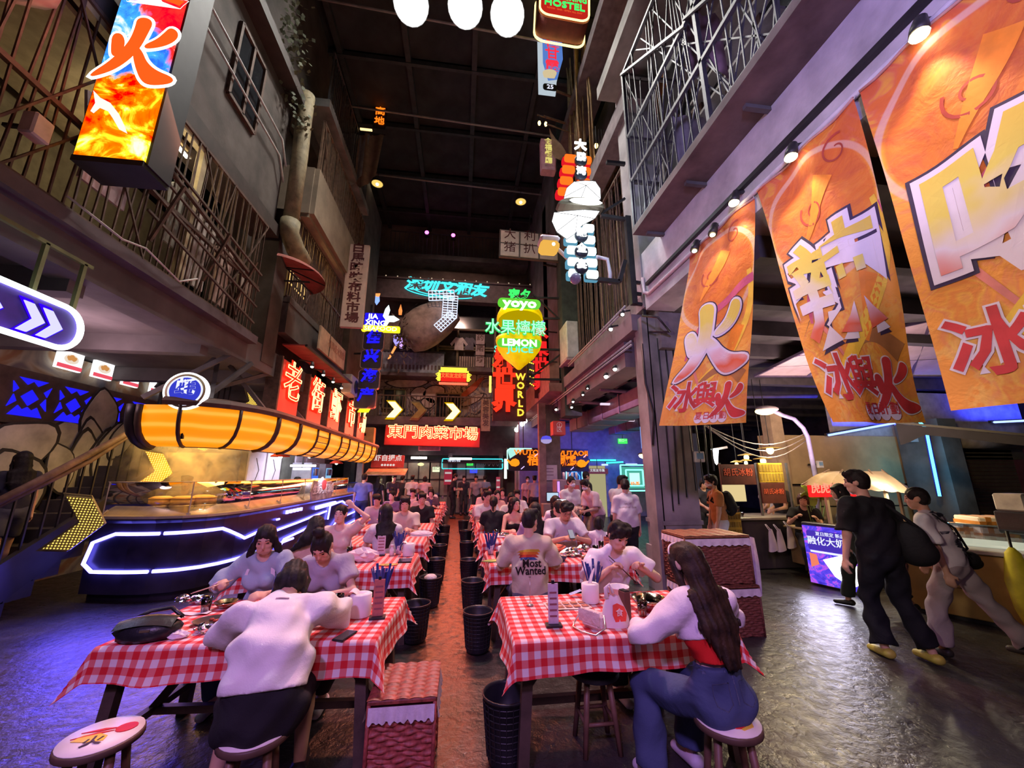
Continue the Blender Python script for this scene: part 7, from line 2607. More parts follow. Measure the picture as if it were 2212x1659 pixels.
  n0=H((0,-.075,-.05))
  back=nb+spine_b*.105*s
  e1=back-d2*(hairlen*.45)*s
  e2=back-d2*hairlen*s+spine_b*.02
  hk+=[(c,H((0,-.06,.02)),n0,.085*s,.07*s,R[:,0],1.05),(c,n0,nb+spine_b*.075*s,.062*s,.056*s,right,1.45),(c,nb+spine_b*.075*s,e1,.050*s,.044*s,right,2.9),(c,e1,e2,.044*s,.016*s,right,3.0)]
  for q in(-1,1):
   hk+=[(c,H((q*.070,.030,.05)),H((q*.082,.012,-.08)),.026*s,.024*s),(c,H((q*.082,.012,-.08)),shc+right*q*.085*s+d2*.035*s,.024*s,.022*s)]
 elif hair in('bun','tail','updo'):
  hk.append(('e',H((0,-.05,-.01)),R,(.072*s,.066*s,.075*s)))
  subs.append(('e',H((0,-.05,-.125)),R,(.09*s,.09*s,.05*s)))
  if hair=='bun':
   hk+=[(c,H((0,-.03,.12)),H((0,-.035,.155)),.030*s,.042*s),('e',H((.01,-.03,.165)),R,(.045*s,.042*s,.036*s)),(c,H((.02,-.03,.18)),H((.03,-.03,.195)),.02*s,.012*s)]
   for q in(-1,1):
    hk.append((c,H((q*.074,.045,.03)),H((q*.066,.065,-.085)),.010*s,.005*s))
  elif hair=='tail':
   hk+=[(c,H((0,-.10,.05)),H((0,-.15,.02)),.03*s,.036*s),(c,H((0,-.15,.02)),H((0,-.15,-.16)),.040*s,.018*s)]
  else:
   hk+=[('e',H((0,-.105,.0)),R,(.04*s,.034*s,.04*s))]
 elif hair=='bob':
  hk+=[('e',H((0,-.04,-.045)),R,(.092*s,.085*s,.085*s))]
  hk+=[(c,H((-.075,.02,.03)),H((-.085,.012,-.085)),.026*s,.020*s),(c,H((.075,.02,.03)),H((.085,.012,-.085)),.026*s,.020*s),(c,H((-.05,.078,.06)),H((.05,.078,.06)),.02*s,.02*s)]
 elif hair=='half':
  for q in(-1,1):
   hk+=[(c,H((q*.074,.02,.02)),H((q*.09,-.01,-.07)),.026*s,.03*s),(c,H((q*.09,-.01,-.07)),H((q*.125,.0,-.15)),.034*s,.026*s),(c,H((q*.125,.0,-.15)),H((q*.14,.01,-.19)),.026*s,.012*s)]
  hk+=[(c,H((0,-.06,.02)),H((0,-.07,-.12)),.08*s,.06*s)]
 elif hair=='swept':
  hk+=[(c,H((0,-.06,.0)),H((-.06,-.10,-.10)),.08*s,.07*s),(c,H((-.06,-.10,-.10)),H((-.19,-.06,-.20)),.062*s,.022*s),(c,H((.02,-.09,.0)),H((-.12,-.10,-.16)),.05*s,.03*s)]
 elif hair=='cap':
  hk.append(('e',H((0,-.045,-.02)),R,(.072*s,.062*s,.07*s)))
  subs.append(('e',H((0,-.05,-.125)),R,(.09*s,.09*s,.05*s)))
 iR=R.T
 fq=46 if hair in('long','half','swept','bun')else 30
 amp=.0045 if hh<=.014 else .003
 def hdisp(X,Y,Z):
  x_,y_,z_=X-HC[0],Y-HC[1],Z-HC[2]
  u=iR[0][0]*x_+iR[0][1]*y_+iR[0][2]*z_
  v=iR[1][0]*x_+iR[1][1]*y_+iR[1][2]*z_
  w2=iR[2][0]*x_+iR[2][1]*y_+iR[2][2]*z_
  if hair in('short','fringe'):
   return amp*1.3*np.sin(u*70+w2*40)*np.sin(v*75+u*20)*np.clip(w2*14+.6,0,1)
  return amp*.7*np.sin(u*150+3*np.sin(w2*7))+amp*.55*np.sin(u*260+v*60+2*np.sin(w2*11+u*20))
 if hair:
  link('hair',sdf_mesh('hair',hk,hh,hairc,.02,disp=hdisp,subs=subs),t)
 if hair=='cap':
  link('cap',sdf_mesh('cap',[('e',H((0,-.01,.055)),R,(.09*s,.108*s,.09*s)),(c,H((-.03,.09,.055)),H((.03,.09,.055)),.03*s,.03*s,R[:,1],2.2)],hh,fabric('cap_black',(.02,.02,.024)),.012,cuts=[(H((0,0,.035)),-R[:,2])]),t)
 if scrunch:
  g=G()
  g.tube([H((.092*sin(a),.012+.02*cos(a),.04+.092*cos(a)))for a in np.linspace(-1.25,1.25,16)],.006,6)
  g.ob('hair_band',mat('hairband_pearl',(.75,.62,.6),.3),t)
 rs=np.random.RandomState(int(abs(x*100)+abs(y*10))%9999)
 ph=rs.uniform(0,6,6)
 ca=.0105 if fine else .006
 def cdisp(X,Y,Z):
  return ca*(np.sin(X*21+Z*9+ph[0])*np.sin(Z*17-Y*13+ph[1])+.6*np.sin(Y*27+Z*23+ph[2]+2*np.sin(X*9+ph[3]))+.5*np.sin(X*38-Z*31+ph[4])-.85)
 inf=.016*s
 tm=topm or fabric(topc[0],topc[1])if(topm or topc)else None
 loose=1.10 if top in('tee','polo','over')else 1.0
 if tm:
  T=[(c,P+d1*.0,P+d1*.10*s,.104*s*fat*loose,.102*s*fat*loose,right,1.45),(c,P+d1*.06*s,mid,.102*s*fat*loose,.104*s*fat*loose*fm,right,1.38),(c,mid,nb-d2*.10*s,.104*s*fat*loose*fm,.112*s*fm,right,1.42),(c,SH[0]-right*.02*s,SH[1]+right*.02*s,.066*s,.066*s),(c,shc+right*.10*s+d2*.02*s,nb+d2*.008*s+right*.04*s,.056*s,.040*s),(c,shc-right*.10*s+d2*.02*s,nb+d2*.008*s-right*.04*s,.056*s,.040*s)]
  if fem:
   for q in(-1,1):
    T.append(('e',nb-d2*.19*s+fwd2*.085*s+right*q*.07*s,np.eye(3),(.075*s,.062*s,.07*s)))
  if top=='over':
   T.append((c,P+d1*.02*s,mid,.125*s,.12*s,right,1.45))
  cuts=[]
  slv=sleeve if sleeve is not None else{'tee':.62,'polo':.68,'over':.85,'long':2,'crop':2,'tank':0,'tube':0}[top]
  for i in(0,1):
   if slv==0:
    continue
   if slv<=1:
    e=SH[i]+(EL[i]-SH[i])*slv
    r1=.080 if top in('over',)else(.078 if top=='tee' else .068)
    T.append((c,SH[i],e,.070*s,r1*s*(.9 if fem else 1),None,0,True))
   else:
    q=1.25 if top=='crop' else 1.0
    q2=q*(.84 if fem and top=='long' else 1)
    T+=[(c,SH[i],EL[i],.068*s*min(q2,1),.056*s*q2),(c,EL[i],WR[i]-(WR[i]-EL[i])*.05,.056*s*q2,.036*s*q2,None,0,True)]
  if top=='crop':
   cuts.append((mid+d2*.05*s,-d2))
  elif top=='tube':
   cuts.append((nb-d2*.16*s,d2))
   cuts.append((P+d1*.06*s,-d1))
   T=T[:3]+([q for q in T if q[0]=='e'])
  elif top=='tank':
   T=[q for k,q in enumerate(T)if k not in(3,)]
   cuts.append((P-d1*.06*s,-d1))
  else:
   cuts.append((P+d1*(hem if hem is not None else(-.085 if pose!='sit' else-.045))*s,-d1))
  subs2=[('e',nb+d2*.035*s+fwd2*.045*s,np.eye(3),(.068*s,.075*s,.075*s))]if top!='tube' else[]
  link('shirt',sdf_mesh('shirt',T,h,tm,.03,cuts,cdisp,subs2),t)
  if top=='crop':
   T2=[(c,P+d1*.14*s,mid,.100*s,.102*s*fm,right,1.36),(c,mid,nb-d2*.10*s,.10*s*fm,.10*s*fm,right,1.38)]
   link('red_top',sdf_mesh('red_top',T2,h,fabric('red_top',(.55,.015,.012)),.02,[(P+d1*.185*s,-d1),(nb-d2*.14*s,d2)],cdisp),t)
  if collar:
   cc=fabric(collar[0],collar[1])
   g=G()
   for q in(-1,1):
    def cf(u,v,q=q):
     p=nb+d2*.03*s+right*q*(.045+.035*v+.055*u)*s+fwd2*(-.03+.145*u)*s-d2*(.03*v+.17*u*u)*s
     return tuple(p)
    g.grid(cf,8,4)
   g.ob('collar',cc,t)
 if botc:
  bm=fabric(botc[0],botc[1])
  B=[(c,P+A_((0,-.015,-.03)),P+d1*.06*s,.112*s*fat,.104*s*fat,right,1.45)]
  cuts=[(P+d1*(waist or(.165 if top=='crop' else .05))*s,d1)]
  if waist or top=='crop':
   B.append((c,P+d1*.02*s,P+d1*.18*s,.108*s*fat,.098*s*fat,right,1.42))
  for i in(0,1):
   if bottom in('pants','wide'):
    r2=.062 if bottom=='pants' else .085
    B+=[(c,HP[i],KN[i],.100*s*fat,.070*s),(c,KN[i],FT[i]+(KN[i]-FT[i])*.10,.070*s,r2*s,None,0,True)]
   elif bottom=='shorts':
    B.append((c,HP[i],HP[i]+(KN[i]-HP[i])*.80,.104*s*fat,.088*s,None,0,True))
   elif bottom=='skirt':
    B.append((c,HP[i],HP[i]+(KN[i]-HP[i])*.75,.10*s,.095*s,None,0,True))
  if bottom=='skirt' or(bottom=='shorts' and pose=='sit'):
   B.append(('c',P+A_((0,.02,-.03)),(KN[0]+KN[1])/2*.45+P*.55,.10*s,.085*s,right,1.5))
  link('trousers' if bottom in('pants','wide')else bottom,sdf_mesh('trousers',B,h,bm,.02,cuts,cdisp),t)
 if shoec:
  sm=mat('shoe_'+shoec[0],shoec[1],.5,var=.12)
  for i in(0,1):
   sp=[(c,FT[i]+A_((0,-.035*s,-.04*s)),FT[i]+A_((0,.15*s,-.055*s)),.045*s,.032*s,A_((1.,0,0)),1.2)]
   link('shoe',sdf_mesh('shoe',sp,max(.012,min(h,.016)),sm,.02,cuts=[(FT[i]+A_((0,0,-.082*s)),A_((0,0,-1.)))]),t)
 if extras:
  extras(t,dict(P=P,nb=nb,mid=mid,d1=d1,d2=d2,right=right,fwd=fwd2,HC=HC,R=R,H=H,WR=WR,EL=EL,SH=SH,HD=HD,KN=KN,FT=FT,s=s))
 return t
def back_print(t,cloth_name,items,f,mats):
 """flat print pressed onto the back of a shirt: items are (G builder in XY plane, material); placed by rays from behind"""
 for o in[q for q in COL.objects if q.parent==t and q.name.split('.')[0]==cloth_name]:
  me=o.data
  bv=BVHTree.FromPolygons([v.co[:]for v in me.vertices],[list(p.vertices)for p in me.polygons])
  ctr,rt_,up2,n=f
  for(g,nm,m,off)in items:
   me2=g.mesh(nm,m)
   b=bmesh.new()
   b.from_mesh(me2)
   for _ in range(4):
    ed=[e for e in b.edges if e.calc_length()>.022]
    if not ed:
     break
    bmesh.ops.triangulate(b,faces=b.faces[:])
    ed=[e for e in b.edges if e.calc_length()>.022]
    bmesh.ops.subdivide_edges(b,edges=ed,cuts=1)
   bmesh.ops.triangulate(b,faces=b.faces[:])
   for v in b.verts:
    p=Vector(ctr)+Vector(rt_)*v.co.x+Vector(up2)*v.co.y
    hit=bv.ray_cast(p+Vector(n)*.4,-Vector(n))
    v.co=(hit[0]+Vector(n)*off)if hit[0]is not None else p
   b.to_mesh(me2)
   b.free()
   link(nm,me2,t)
WT=('white_tee',(.74,.70,.70))
BK=('black',(.018,.018,.02))
JN=('jeans',(.055,.075,.16))
KH=('dark_trousers',(.03,.03,.035))
WS=('white',(.65,.62,.64))
# THE CROWD
def held_sticks(t,d):
 c,fd,pn,sdv=d['HD'][0]
 g=G()
 for q in(-.006,.006):
  a=Vector(c)+Vector(pn)*.018+Vector(sdv)*q
  g.tube([a-Vector((.08,-.03,.0)),a+Vector((.16,.10,-.03))],.0035,5)
 ch=g
 o=thing('chopsticks','pair of wooden chopsticks held by the woman in pale blue','chopsticks',t.location,t.rotation_euler.z)
 for q in(-.006,.006):
  a=Vector(c)+Vector(pn)*.018+Vector(sdv)*q
  G().tube([a-Vector((.06,.02,-.02)),a+Vector((.15,.12,-.03))],.0035,6).ob('stick',mat('stick_wood',(.6,.38,.25),.5),o)
def neck_print(t,d):
 g=G().box((0,0,0),(.07,.012,.002))
 back_print(t,'shirt',[(g,'neck_label',mat('label_print',(.35,.22,.35),.7),.003)],(d['nb']-d['d2']*.035,d['right'],d['d2'],-d['fwd']),None)
person('person','man in white tee and black shorts hunched over the front left table, seen from behind',-1.0,2.50,-10,h=.0105,s=1.02,lean=20,lean2=48,head=(0,66),hair='bob',skin=1,topc=WT,top='over',hem=.07,waist=.13,bottom='shorts',botc=('black_shorts',(.012,.011,.014)),shoec=BK,arms=((.08,.50,.80),(-.12,.48,.80)),poles=((1,-.1,.1),(-1,-.1,-.2)),feet=((.16,.38,.085),(-.24,.22,.085)),curl=(.6,.7),extras=neck_print,fat=1.12,sleeve=.85)
person('person','woman in pale blue blouse with white collar holding chopsticks and looking down',-1.72,4.02,178,h=.0105,s=.95,fem=True,lean=4,lean2=14,head=(-12,26),hair='half',skin=0,top='long',topc=('pale_blue',(.34,.42,.50)),bottom='pants',botc=JN,shoec=WS,arms=((.22,.30,.88),(-.16,.36,.80)),poles=((.7,-.5,-.5),(-.7,-.5,-.5)),palm=((-.2,-.3,-1),None),curl=(.9,.6),extras=held_sticks,collar=('collar_white',(.72,.62,.66)),sleeve=1.0)
person('person','woman with a top bun in a grey tee bending over her food',-1.16,3.94,176,h=.0105,s=.96,fem=True,lean=8,lean2=24,head=(8,48),hair='bun',skin=0,top='tee',topc=('grey_lilac',(.34,.32,.38)),bottom='pants',botc=KH,shoec=WS,arms=((.10,.40,.80),(-.05,.36,.79)),poles=((.9,.0,-.2),(-.9,.0,-.3)),curl=(.8,.8))
person('person','woman seen from behind in a pale strapless top with hair swept left',-1.46,4.28,-6,h=.014,s=.96,fem=True,lean=6,lean2=8,side=3,head=(-10,10),hair='swept',skin=0,top='tube',topc=('cream_tube',(.62,.54,.52)),bottom='pants',botc=('cream_trousers',(.55,.50,.46)),shoec=WS,arms=((.2,.36,.80),(-.2,.36,.80)))
person('person','woman in a cream tee resting her hand on her head and facing the camera',-1.60,5.80,176,h=.014,s=.96,fem=True,lean=4,lean2=8,head=(10,2),hair='updo',skin=2,top='tee',topc=('cream_tee',(.66,.56,.48)),bottom='pants',botc=JN,shoec=WS,arms=((.14,.34,.80),(-.16,.10,1.32)),poles=(None,(-1,.25,.25)),palm=(None,(.5,-.5,.3)),curl=(.6,.5))
person('person','woman with long black hair in white, back turned, at the third left table',-1.02,5.86,-14,h=.016,s=.96,fem=True,lean=4,lean2=8,head=(-8,6),hair='long',hairlen=.30,skin=2,top='tee',topc=('silver_white',(.62,.62,.64)),bottom='pants',botc=JN,shoec=WS,arms=((.16,.36,.84),(-.2,.36,.80)))
person('person','young man in a beige tee facing the long haired woman at the third left table',-.96,7.3,172,h=.016,s=1.0,lean=2,lean2=6,head=(4,12),hair='fringe',skin=0,top='tee',topc=('beige_tee',(.56,.47,.40)),bottom='pants',botc=KH,shoec=WS,arms=((.14,.32,.86),(-.1,.34,.84)))
person('person','woman with long brown hair seen from behind at the fourth left table',-1.0,7.55,-160,h=.018,s=.95,fem=True,lean=2,lean2=4,head=(180,0),hair='long',hairc=hairb,skin=0,top='long',topc=('cream_knit',(.55,.45,.36)),bottom='pants',botc=JN,shoec=WS)
person('person','man in a black shirt beside the long brown hair at the fourth left table',-.80,8.95,188,h=.02,s=.98,head=(-10,10),hair='short',skin=0,topc=BK,botc=KH,shoec=WS)
person('person','man in a blue shirt standing with back turned at the counter\'s far end',-2.95,12.6,4,h=.018,s=1.02,pose='stand',head=(10,4),hair='crop',skin=1,top='tee',topc=('blue_shirt',(.10,.11,.32)),botc=('navy_trousers',(.03,.035,.07)),shoec=BK)
person('person','man in black standing in the middle of the aisle holding a phone',-.34,16.6,85,h=.02,s=1.02,pose='stand',head=(5,14),hair='crop',skin=0,topc=BK,botc=BK,shoec=BK,arms=((.1,.32,1.12),(-.1,.32,1.15)))
person('person','far person in a pale pink tee with back turned by the glass doors',-1.95,16.4,4,h=.024,s=.98,pose='stand',head=(0,5),hair='short',topc=('pink_white',(.66,.50,.52)),botc=KH,shoec=BK,skin=0)
person('person','second far person in a pale tee standing right of the pale pink tee',-1.45,16.6,-5,h=.024,s=.96,pose='stand',head=(0,5),hair='bob',topc=('pink_grey',(.58,.46,.5)),botc=JN,shoec=BK,skin=0)
person('person','far man in a dark tee standing in front of the shrimp stall',-2.6,15.8,150,h=.024,s=1.0,pose='stand',head=(0,15),hair='short',topc=('dark_grey',(.05,.045,.06)),botc=KH,shoec=BK,skin=0,arms=((.1,.3,1.0),(-.1,.3,1.0)))
person('person','far woman in black standing at the left of the shrimp stall',-3.1,15.5,20,h=.024,s=.96,pose='stand',fem=True,hair='long',topc=BK,botc=KH,shoec=BK,skin=0)
for k,(x,y,f,hr,c,fem,lab)in enumerate(((-1.75,8.95,176,'short',('lilac',(.5,.4,.5)),0,'person in lilac seated behind the white tote bag'),(-1.0,10.55,178,'long',('dusty_pink',(.5,.33,.33)),1,'woman in dusty pink seated at the fifth left table'),(-.85,12.2,180,'bob',('dark_plum',(.10,.05,.07)),1,'woman in dark plum seated at the sixth left table'),(-1.4,12.25,170,'short',('pale_rose',(.6,.42,.42)),0,'person in pale rose seated left at the sixth left table'),(-1.0,13.8,178,'short',('white_far',(.65,.58,.58)),0,'far person in white seated at the seventh left table'),(-1.7,10.5,182,'bun',('violet_dark',(.14,.08,.18)),1,'woman in dark violet with tied hair at the fifth left table'))):
 person('person',lab,x,y,f,h=.024,s=.97,fem=bool(fem),head=(RNG.uniform(-15,15),RNG.uniform(5,25)),hair=hr,topc=c,botc=KH,shoec=BK,skin=k%3,arms=((.14,.34,.82),(-.14,.34,.82)))
def girl_extra(t,d):
 g=G()
 for q in(-1,1):
  P,rt_,d1,f=d['P'],d['right'],d['d1'],d['fwd']
 jl=mat('jean_seam',(.15,.17,.26),.8)
 P,rt_,d1,f=d['P'],d['right'],d['d1'],d['fwd']
 its=[]
 g=G()
 for q in(-1,1):
  g.tube([(q*.035,.0,0),(q*.035,-.095,0),(q*.075,-.12,0),(q*.115,-.095,0),(q*.12,.0,0),(q*.035,.0,0)],.0022,4)
 its.append((g,'back_pockets',jl,.002))
 g=G().box((0,0,0),(.005,.2,.002))
 its.append((g,'back_seam',jl,.003))
 g=G()
 for q in(-.14,-.05,.05,.14):
  g.box((q,.07,0),(.010,.045,.003))
 g.box((0,.085,0),(.36,.004,.003))
 its.append((g,'belt_loops',mat('jean_loop',(.09,.11,.2),.8),.003))
 back_print(t,'trousers',its,(P+d1*.08,rt_,d1,-f),None)
person('person','girl with long dark hair in a cropped white sweater, red top and jeans',1.45,2.30,-12,h=.0105,s=.97,fem=True,lean=6,lean2=16,head=(-6,22),hair='long',hairlen=.36,hairc=mat('dark_brown_hair',(.018,.011,.008),.6,var=.5,scale=18,col2=(.05,.027,.014),spec=.25,bump=.5,bscale=70,bd=.006),skin=2,top='crop',topc=('white_sweater',(.72,.64,.70)),bottom='wide',botc=JN,shoec=('white_flat',(.70,.62,.70)),arms=((.24,.40,.83),(-.22,.36,.80)),poles=((.8,-.2,-.5),(-.95,-.15,-.45)),feet=((.10,.36,.085),(-.24,.30,.085)),extras=girl_extra,scrunch=True)
def spoon(t,d):
 c,fd,pn,sdv=d['HD'][0]
 o=thing('soup_spoon','dark ladle spoon held over the bowl by the man in the white tee','spoon',t.location,t.rotation_euler.z)
 a=Vector(c)+Vector(pn)*.02
 e=a+Vector((-.13,.06,-.13))
 G().tube([a+Vector((.07,-.03,.075)),e],.005,6).ob('handle',mat('dark_brown_spoon',(.05,.018,.015),.4),o)
 G().lathe([(0,-.014),(.016,-.010),(.024,.002),(.022,.002),(.012,-.006),(0,-.009)],12,0,Matrix.Translation(e)).ob('spoon_bowl',mat('dark_brown_spoon',(.05,.018,.015),.4),o)
person('person','man in a white tee eating with a dark spoon and facing the girl in red',1.42,3.80,176,h=.0105,s=1.0,lean=10,lean2=22,head=(-8,30),hair='fringe',skin=0,top='tee',topc=('white_lilac_tee',(.70,.66,.72)),bottom='pants',botc=KH,shoec=WS,arms=((.12,.26,.93),(-.20,.24,.93)),poles=((.9,-.2,-.5),(-.9,-.2,-.6)),palm=((-.4,.4,-.8),(.1,.7,-.7)),curl=(1.0,.9),extras=spoon)
def mw_print(t,d):
 its=[]
 cols=(('band_yellow',(.85,.55,.06)),('band_orange',(.80,.22,.03)),('band_red',(.62,.05,.03)),('band_blue',(.05,.10,.35)))
 for k,(nm,cc)in enumerate(cols):
  y=.115-k*.026
  g=G().prism([(-.135+.01*k,y-.014),(.115-.012*k,y-.014),(.10-.02*k,y+.013),(-.02-.01*k if k==0 else-.11,y+.013),(-.10,y+.004)],.002)
  its.append((g,'print_'+nm,mat(nm,cc,.8),.004))
 for(s_,xx,yy)in(('Most',.015,-.005),('Wanted',.0,-.075)):
  g=G().text(s_,Matrix.Translation((xx,yy,0)),.105,.002,.022,sx=.92)
  its.append((g,'print_lettering',mat('print_black_ink',(.03,.022,.02),.8),.0075))
  g=G().text(s_,Matrix.Translation((xx,yy,0)),.105,.002,.055,sx=.92)
  its.append((g,'print_lettering_edge',mat('print_cream',(.70,.62,.46),.8),.0047))
 back_print(t,'shirt',its,(d['nb']-d['d2']*.25-d['right']*.01,d['right'],d['d2'],-d['fwd']),None)
person('person','young man seen from behind in a beige tee printed Most Wanted with rainbow bands',.76,4.36,2,h=.0105,s=1.0,lean=8,lean2=15,head=(34,8),hair='short',skin=0,top='over',topc=('beige_print_tee',(.56,.47,.36)),bottom='pants',botc=('grey_denim',(.12,.12,.16)),shoec=WS,arms=((.26,.38,.80),(-.26,.38,.80)),extras=mw_print,sleeve=.8)
def hold_phone(lab):
 def f(t,d):
  c=(A_(d['HD'][0][0])+A_(d['HD'][1][0]))/2+A_((0,.03,.03))
  o=thing('phone',lab,'phone',t.location,t.rotation_euler.z)
  M=Matrix.Translation(c)@Matrix.Rotation(-.7,4,'X')
  G().box((0,0,0),(.075,.15,.009),0,M,bev=.003).ob('body',mat('phone_dark',(.015,.017,.02),.15),o)
  G().box((0,0,.0055),(.068,.14,.001),0,M).ob('screen',em('phone_screen',(.5,.45,.55),.6),o)
 return f
person('person','man with glasses in a pale grey polo looking down at his phone',1.50,5.78,178,h=.0125,s=1.04,lean=2,lean2=12,head=(-4,36),hair='short',skin=1,top='polo',topc=('pale_grey_polo',(.58,.57,.60)),bottom='pants',botc=KH,shoec=BK,arms=((.07,.32,.90),(-.07,.32,.90)),poles=((.9,-.2,-.4),(-.9,-.2,-.4)),extras=hold_phone('dark phone held by the man in the grey polo'),glasses=True,fat=1.08,collar=('polo_collar',(.5,.5,.55)))
person('person','woman with long black hair in violet seen from behind at the third right table',1.12,5.92,6,h=.016,s=.96,fem=True,lean=2,lean2=6,head=(0,8),hair='long',skin=0,top='tee',topc=('violet_tee',(.42,.32,.5)),botc=JN,shoec=WS,arms=((.16,.36,.82),(-.2,.36,.82)))
def raise_phone(t,d):
 o=thing('phone','bright white phone held up to film by a raised hand','phone',t.location,t.rotation_euler.z)
 c=A_(d['HD'][0][0])+A_((-.08,-.02,.03))
 M=Matrix.Translation(c)@Matrix.Rotation(pi/2,4,'X')
 G().box((0,0,0),(.16,.078,.009),0,M,bev=.003).ob('body',mat('phone_dark',(.015,.017,.02),.15),o)
 G().box((0,0,.0055),(.15,.068,.001),0,M).ob('screen',em('phone_bright',(.85,.8,.9),1.1),o)
person('person','woman with dark tied hair in mauve raising a phone to film',1.52,6.02,4,h=.016,s=.98,fem=True,lean=2,lean2=8,head=(-20,4),hair='tail',skin=0,top='tee',topc=('mauve_tee',(.50,.38,.44)),botc=KH,shoec=WS,arms=((.22,.34,1.22),(-.2,.36,.82)),poles=((.8,.1,-.6),None),extras=raise_phone,fat=1.1)
person('person','girl with long straight hair in a black strapless top facing the camera',.98,7.30,172,h=.014,s=.96,fem=True,lean=2,lean2=6,head=(-24,4),hair='long',skin=0,top='tube',topc=('black_tube',(.014,.013,.015)),botc=JN,shoec=WS,arms=((.16,.34,.80),(-.16,.34,.80)))
person('person','man in a white shirt leaning left behind the girl in the black top',.62,8.96,168,h=.018,s=1.02,lean=6,lean2=10,side=6,head=(-16,6),hair='short',skin=0,topc=('white_shirt_b',(.68,.62,.62)),botc=KH,shoec=WS,arms=((.16,.34,.82),(-.16,.34,.82)))
for k,(x,y,f,hr,c,fem,hd,lab)in enumerate(((1.15,8.98,180,'bob',('cream_far',(.66,.56,.50)),0,10,'person in cream beside the white shirt man at the fourth right table'),(.62,7.5,8,'tail',BK,1,0,'woman in a black top, back turned, at the fourth right table'),(.95,10.5,176,'updo',('coral',(.62,.32,.28)),1,-10,'woman in coral leaning at the fifth right table'),(1.5,10.55,182,'short',('white_far',(.65,.58,.58)),0,5,'man in white seated right at the fifth right table'),(.75,12.15,178,'short',('pale_rose',(.6,.42,.42)),0,0,'person in pale rose seated at the sixth right table'),(1.3,12.2,185,'bob',('dark_plum',(.10,.05,.07)),1,8,'woman in dark plum seated at the sixth right table'),(1.0,13.7,178,'long',('dusty_pink',(.5,.33,.33)),1,5,'far woman in dusty pink at the right row end'),(.55,9.15,10,'short',('pink_white',(.66,.50,.52)),0,0,'person in pale pink seen from behind at the fifth right table'),(1.85,7.55,0,'long',('white_lilac_tee',(.70,.66,.72)),1,-20,'woman with long hair in white at the right end of the fourth table'))):
 person('person',lab,x,y,f,h=.022,s=.97,fem=bool(fem),head=(hd,8),hair=hr,topc=c,botc=KH,shoec=BK,skin=k%3,arms=((.14,.34,.82),(-.14,.34,.82)))
person('person','small child with a black bob at the right end of the second table',1.98,5.62,10,h=.016,s=.72,seat=.50,lean=2,head=(10,4),hair='bob',skin=0,topc=('child_white',(.66,.6,.64)),botc=KH,shoec=WS)
person('person','woman in a loose white tee and mask standing beyond the grey polo man',2.32,8.30,172,h=.014,s=.98,pose='stand',fem=True,lean=3,lean2=6,head=(-14,10),hair='updo',skin=0,top='over',topc=('loose_white',(.70,.64,.62)),botc=BK,shoec=WS,mask=True,arms=((-.02,.26,1.08),(.02,.28,1.06)),fat=1.08)
person('person','man in a black tee and shorts standing in profile before the pale doorway',3.55,11.2,75,h=.016,s=1.05,pose='stand',head=(10,4),hair='crop',skin=1,topc=BK,bottom='shorts',botc=BK,shoec=WS,arms=((.12,.24,1.05),None))
person('person','masked person in a pink white tee bending forward left of the group in white',3.02,8.55,250,h=.015,s=.98,pose='stand',lean=24,lean2=30,head=(0,22),hair='fringe',skin=0,top='over',topc=('pink_tee',(.70,.52,.54)),botc=('grey_trousers',(.16,.13,.15)),shoec=WS,mask=True,arms=((.1,.42,.95),(-.1,.42,.98)))
person('person','second person in a pale tee in the middle of the standing group',3.16,7.75,60,h=.016,s=1.0,pose='stand',lean=8,lean2=14,head=(20,14),hair='short',skin=0,topc=('pale_tee_m',(.62,.58,.58)),botc=KH,shoec=WS,arms=((.1,.35,1.0),(-.1,.35,1.0)))
def faint_print(t,d):
 its=[]
 for(s_,yy)in(('HOT',0),('summer days',-.05)):
  its.append((G().text(s_,Matrix.Translation((0,yy,0)),.055,.002,.008),'faint_lettering',mat('faint_ink',(.42,.30,.34),.8),.004))
 back_print(t,'shirt',its,(d['nb']-d['d2']*.14,d['right'],d['d2'],-d['fwd']),None)
person('person','woman with tied hair in a pale grey printed tee standing by the pillar',2.86,6.62,6,h=.0135,s=.96,pose='stand',fem=True,lean=3,lean2=8,head=(24,12),hair='updo',skin=0,top='over',topc=('pale_grey_tee',(.60,.56,.60)),botc=BK,shoec=WS,extras=faint_print)
person('person','masked shop worker in pale pink at the lilac wall',2.6,15.4,178,h=.02,s=.96,pose='stand',fem=True,head=(0,6),hair='updo',skin=0,topc=('worker_pink',(.68,.48,.48)),botc=KH,shoec=WS,mask=True)
person('person','customer in grey with back turned before the masked shop worker',2.72,14.4,8,h=.02,s=.98,pose='stand',head=(0,14),hair='short',skin=1,topc=('customer_grey',(.42,.36,.36)),botc=KH,shoec=WS)
person('person','woman behind the counter below the blue neon figure',4.15,14.9,182,h=.022,s=.95,pose='stand',fem=True,head=(12,14),hair='long',skin=0,topc=('worker_pink',(.68,.48,.48)),botc=KH,shoec=WS)
for k,(px,py,f,c,lab)in enumerate(((862,1050,30,('dark_far',(.04,.035,.045)),'dim far figure in dark clothes left of the glass doors'),(1028,1050,190,('grey_far',(.30,.28,.30)),'dim far figure in grey inside the right glass doors'),(1046,1052,10,('blue_far',(.18,.22,.34)),'dim far figure in pale blue by the narrow poster'),(1000,1055,170,('dark_far',(.04,.035,.045)),'dim far figure in dark clothes in the middle glass door'))):
 person('person',lab,at(px,1100,Y=16.9+.3*k).x,16.9+.3*k,f,h=.03,s=.97,pose='stand',hair='short',topc=c,botc=KH,shoec=BK,skin=k%3)
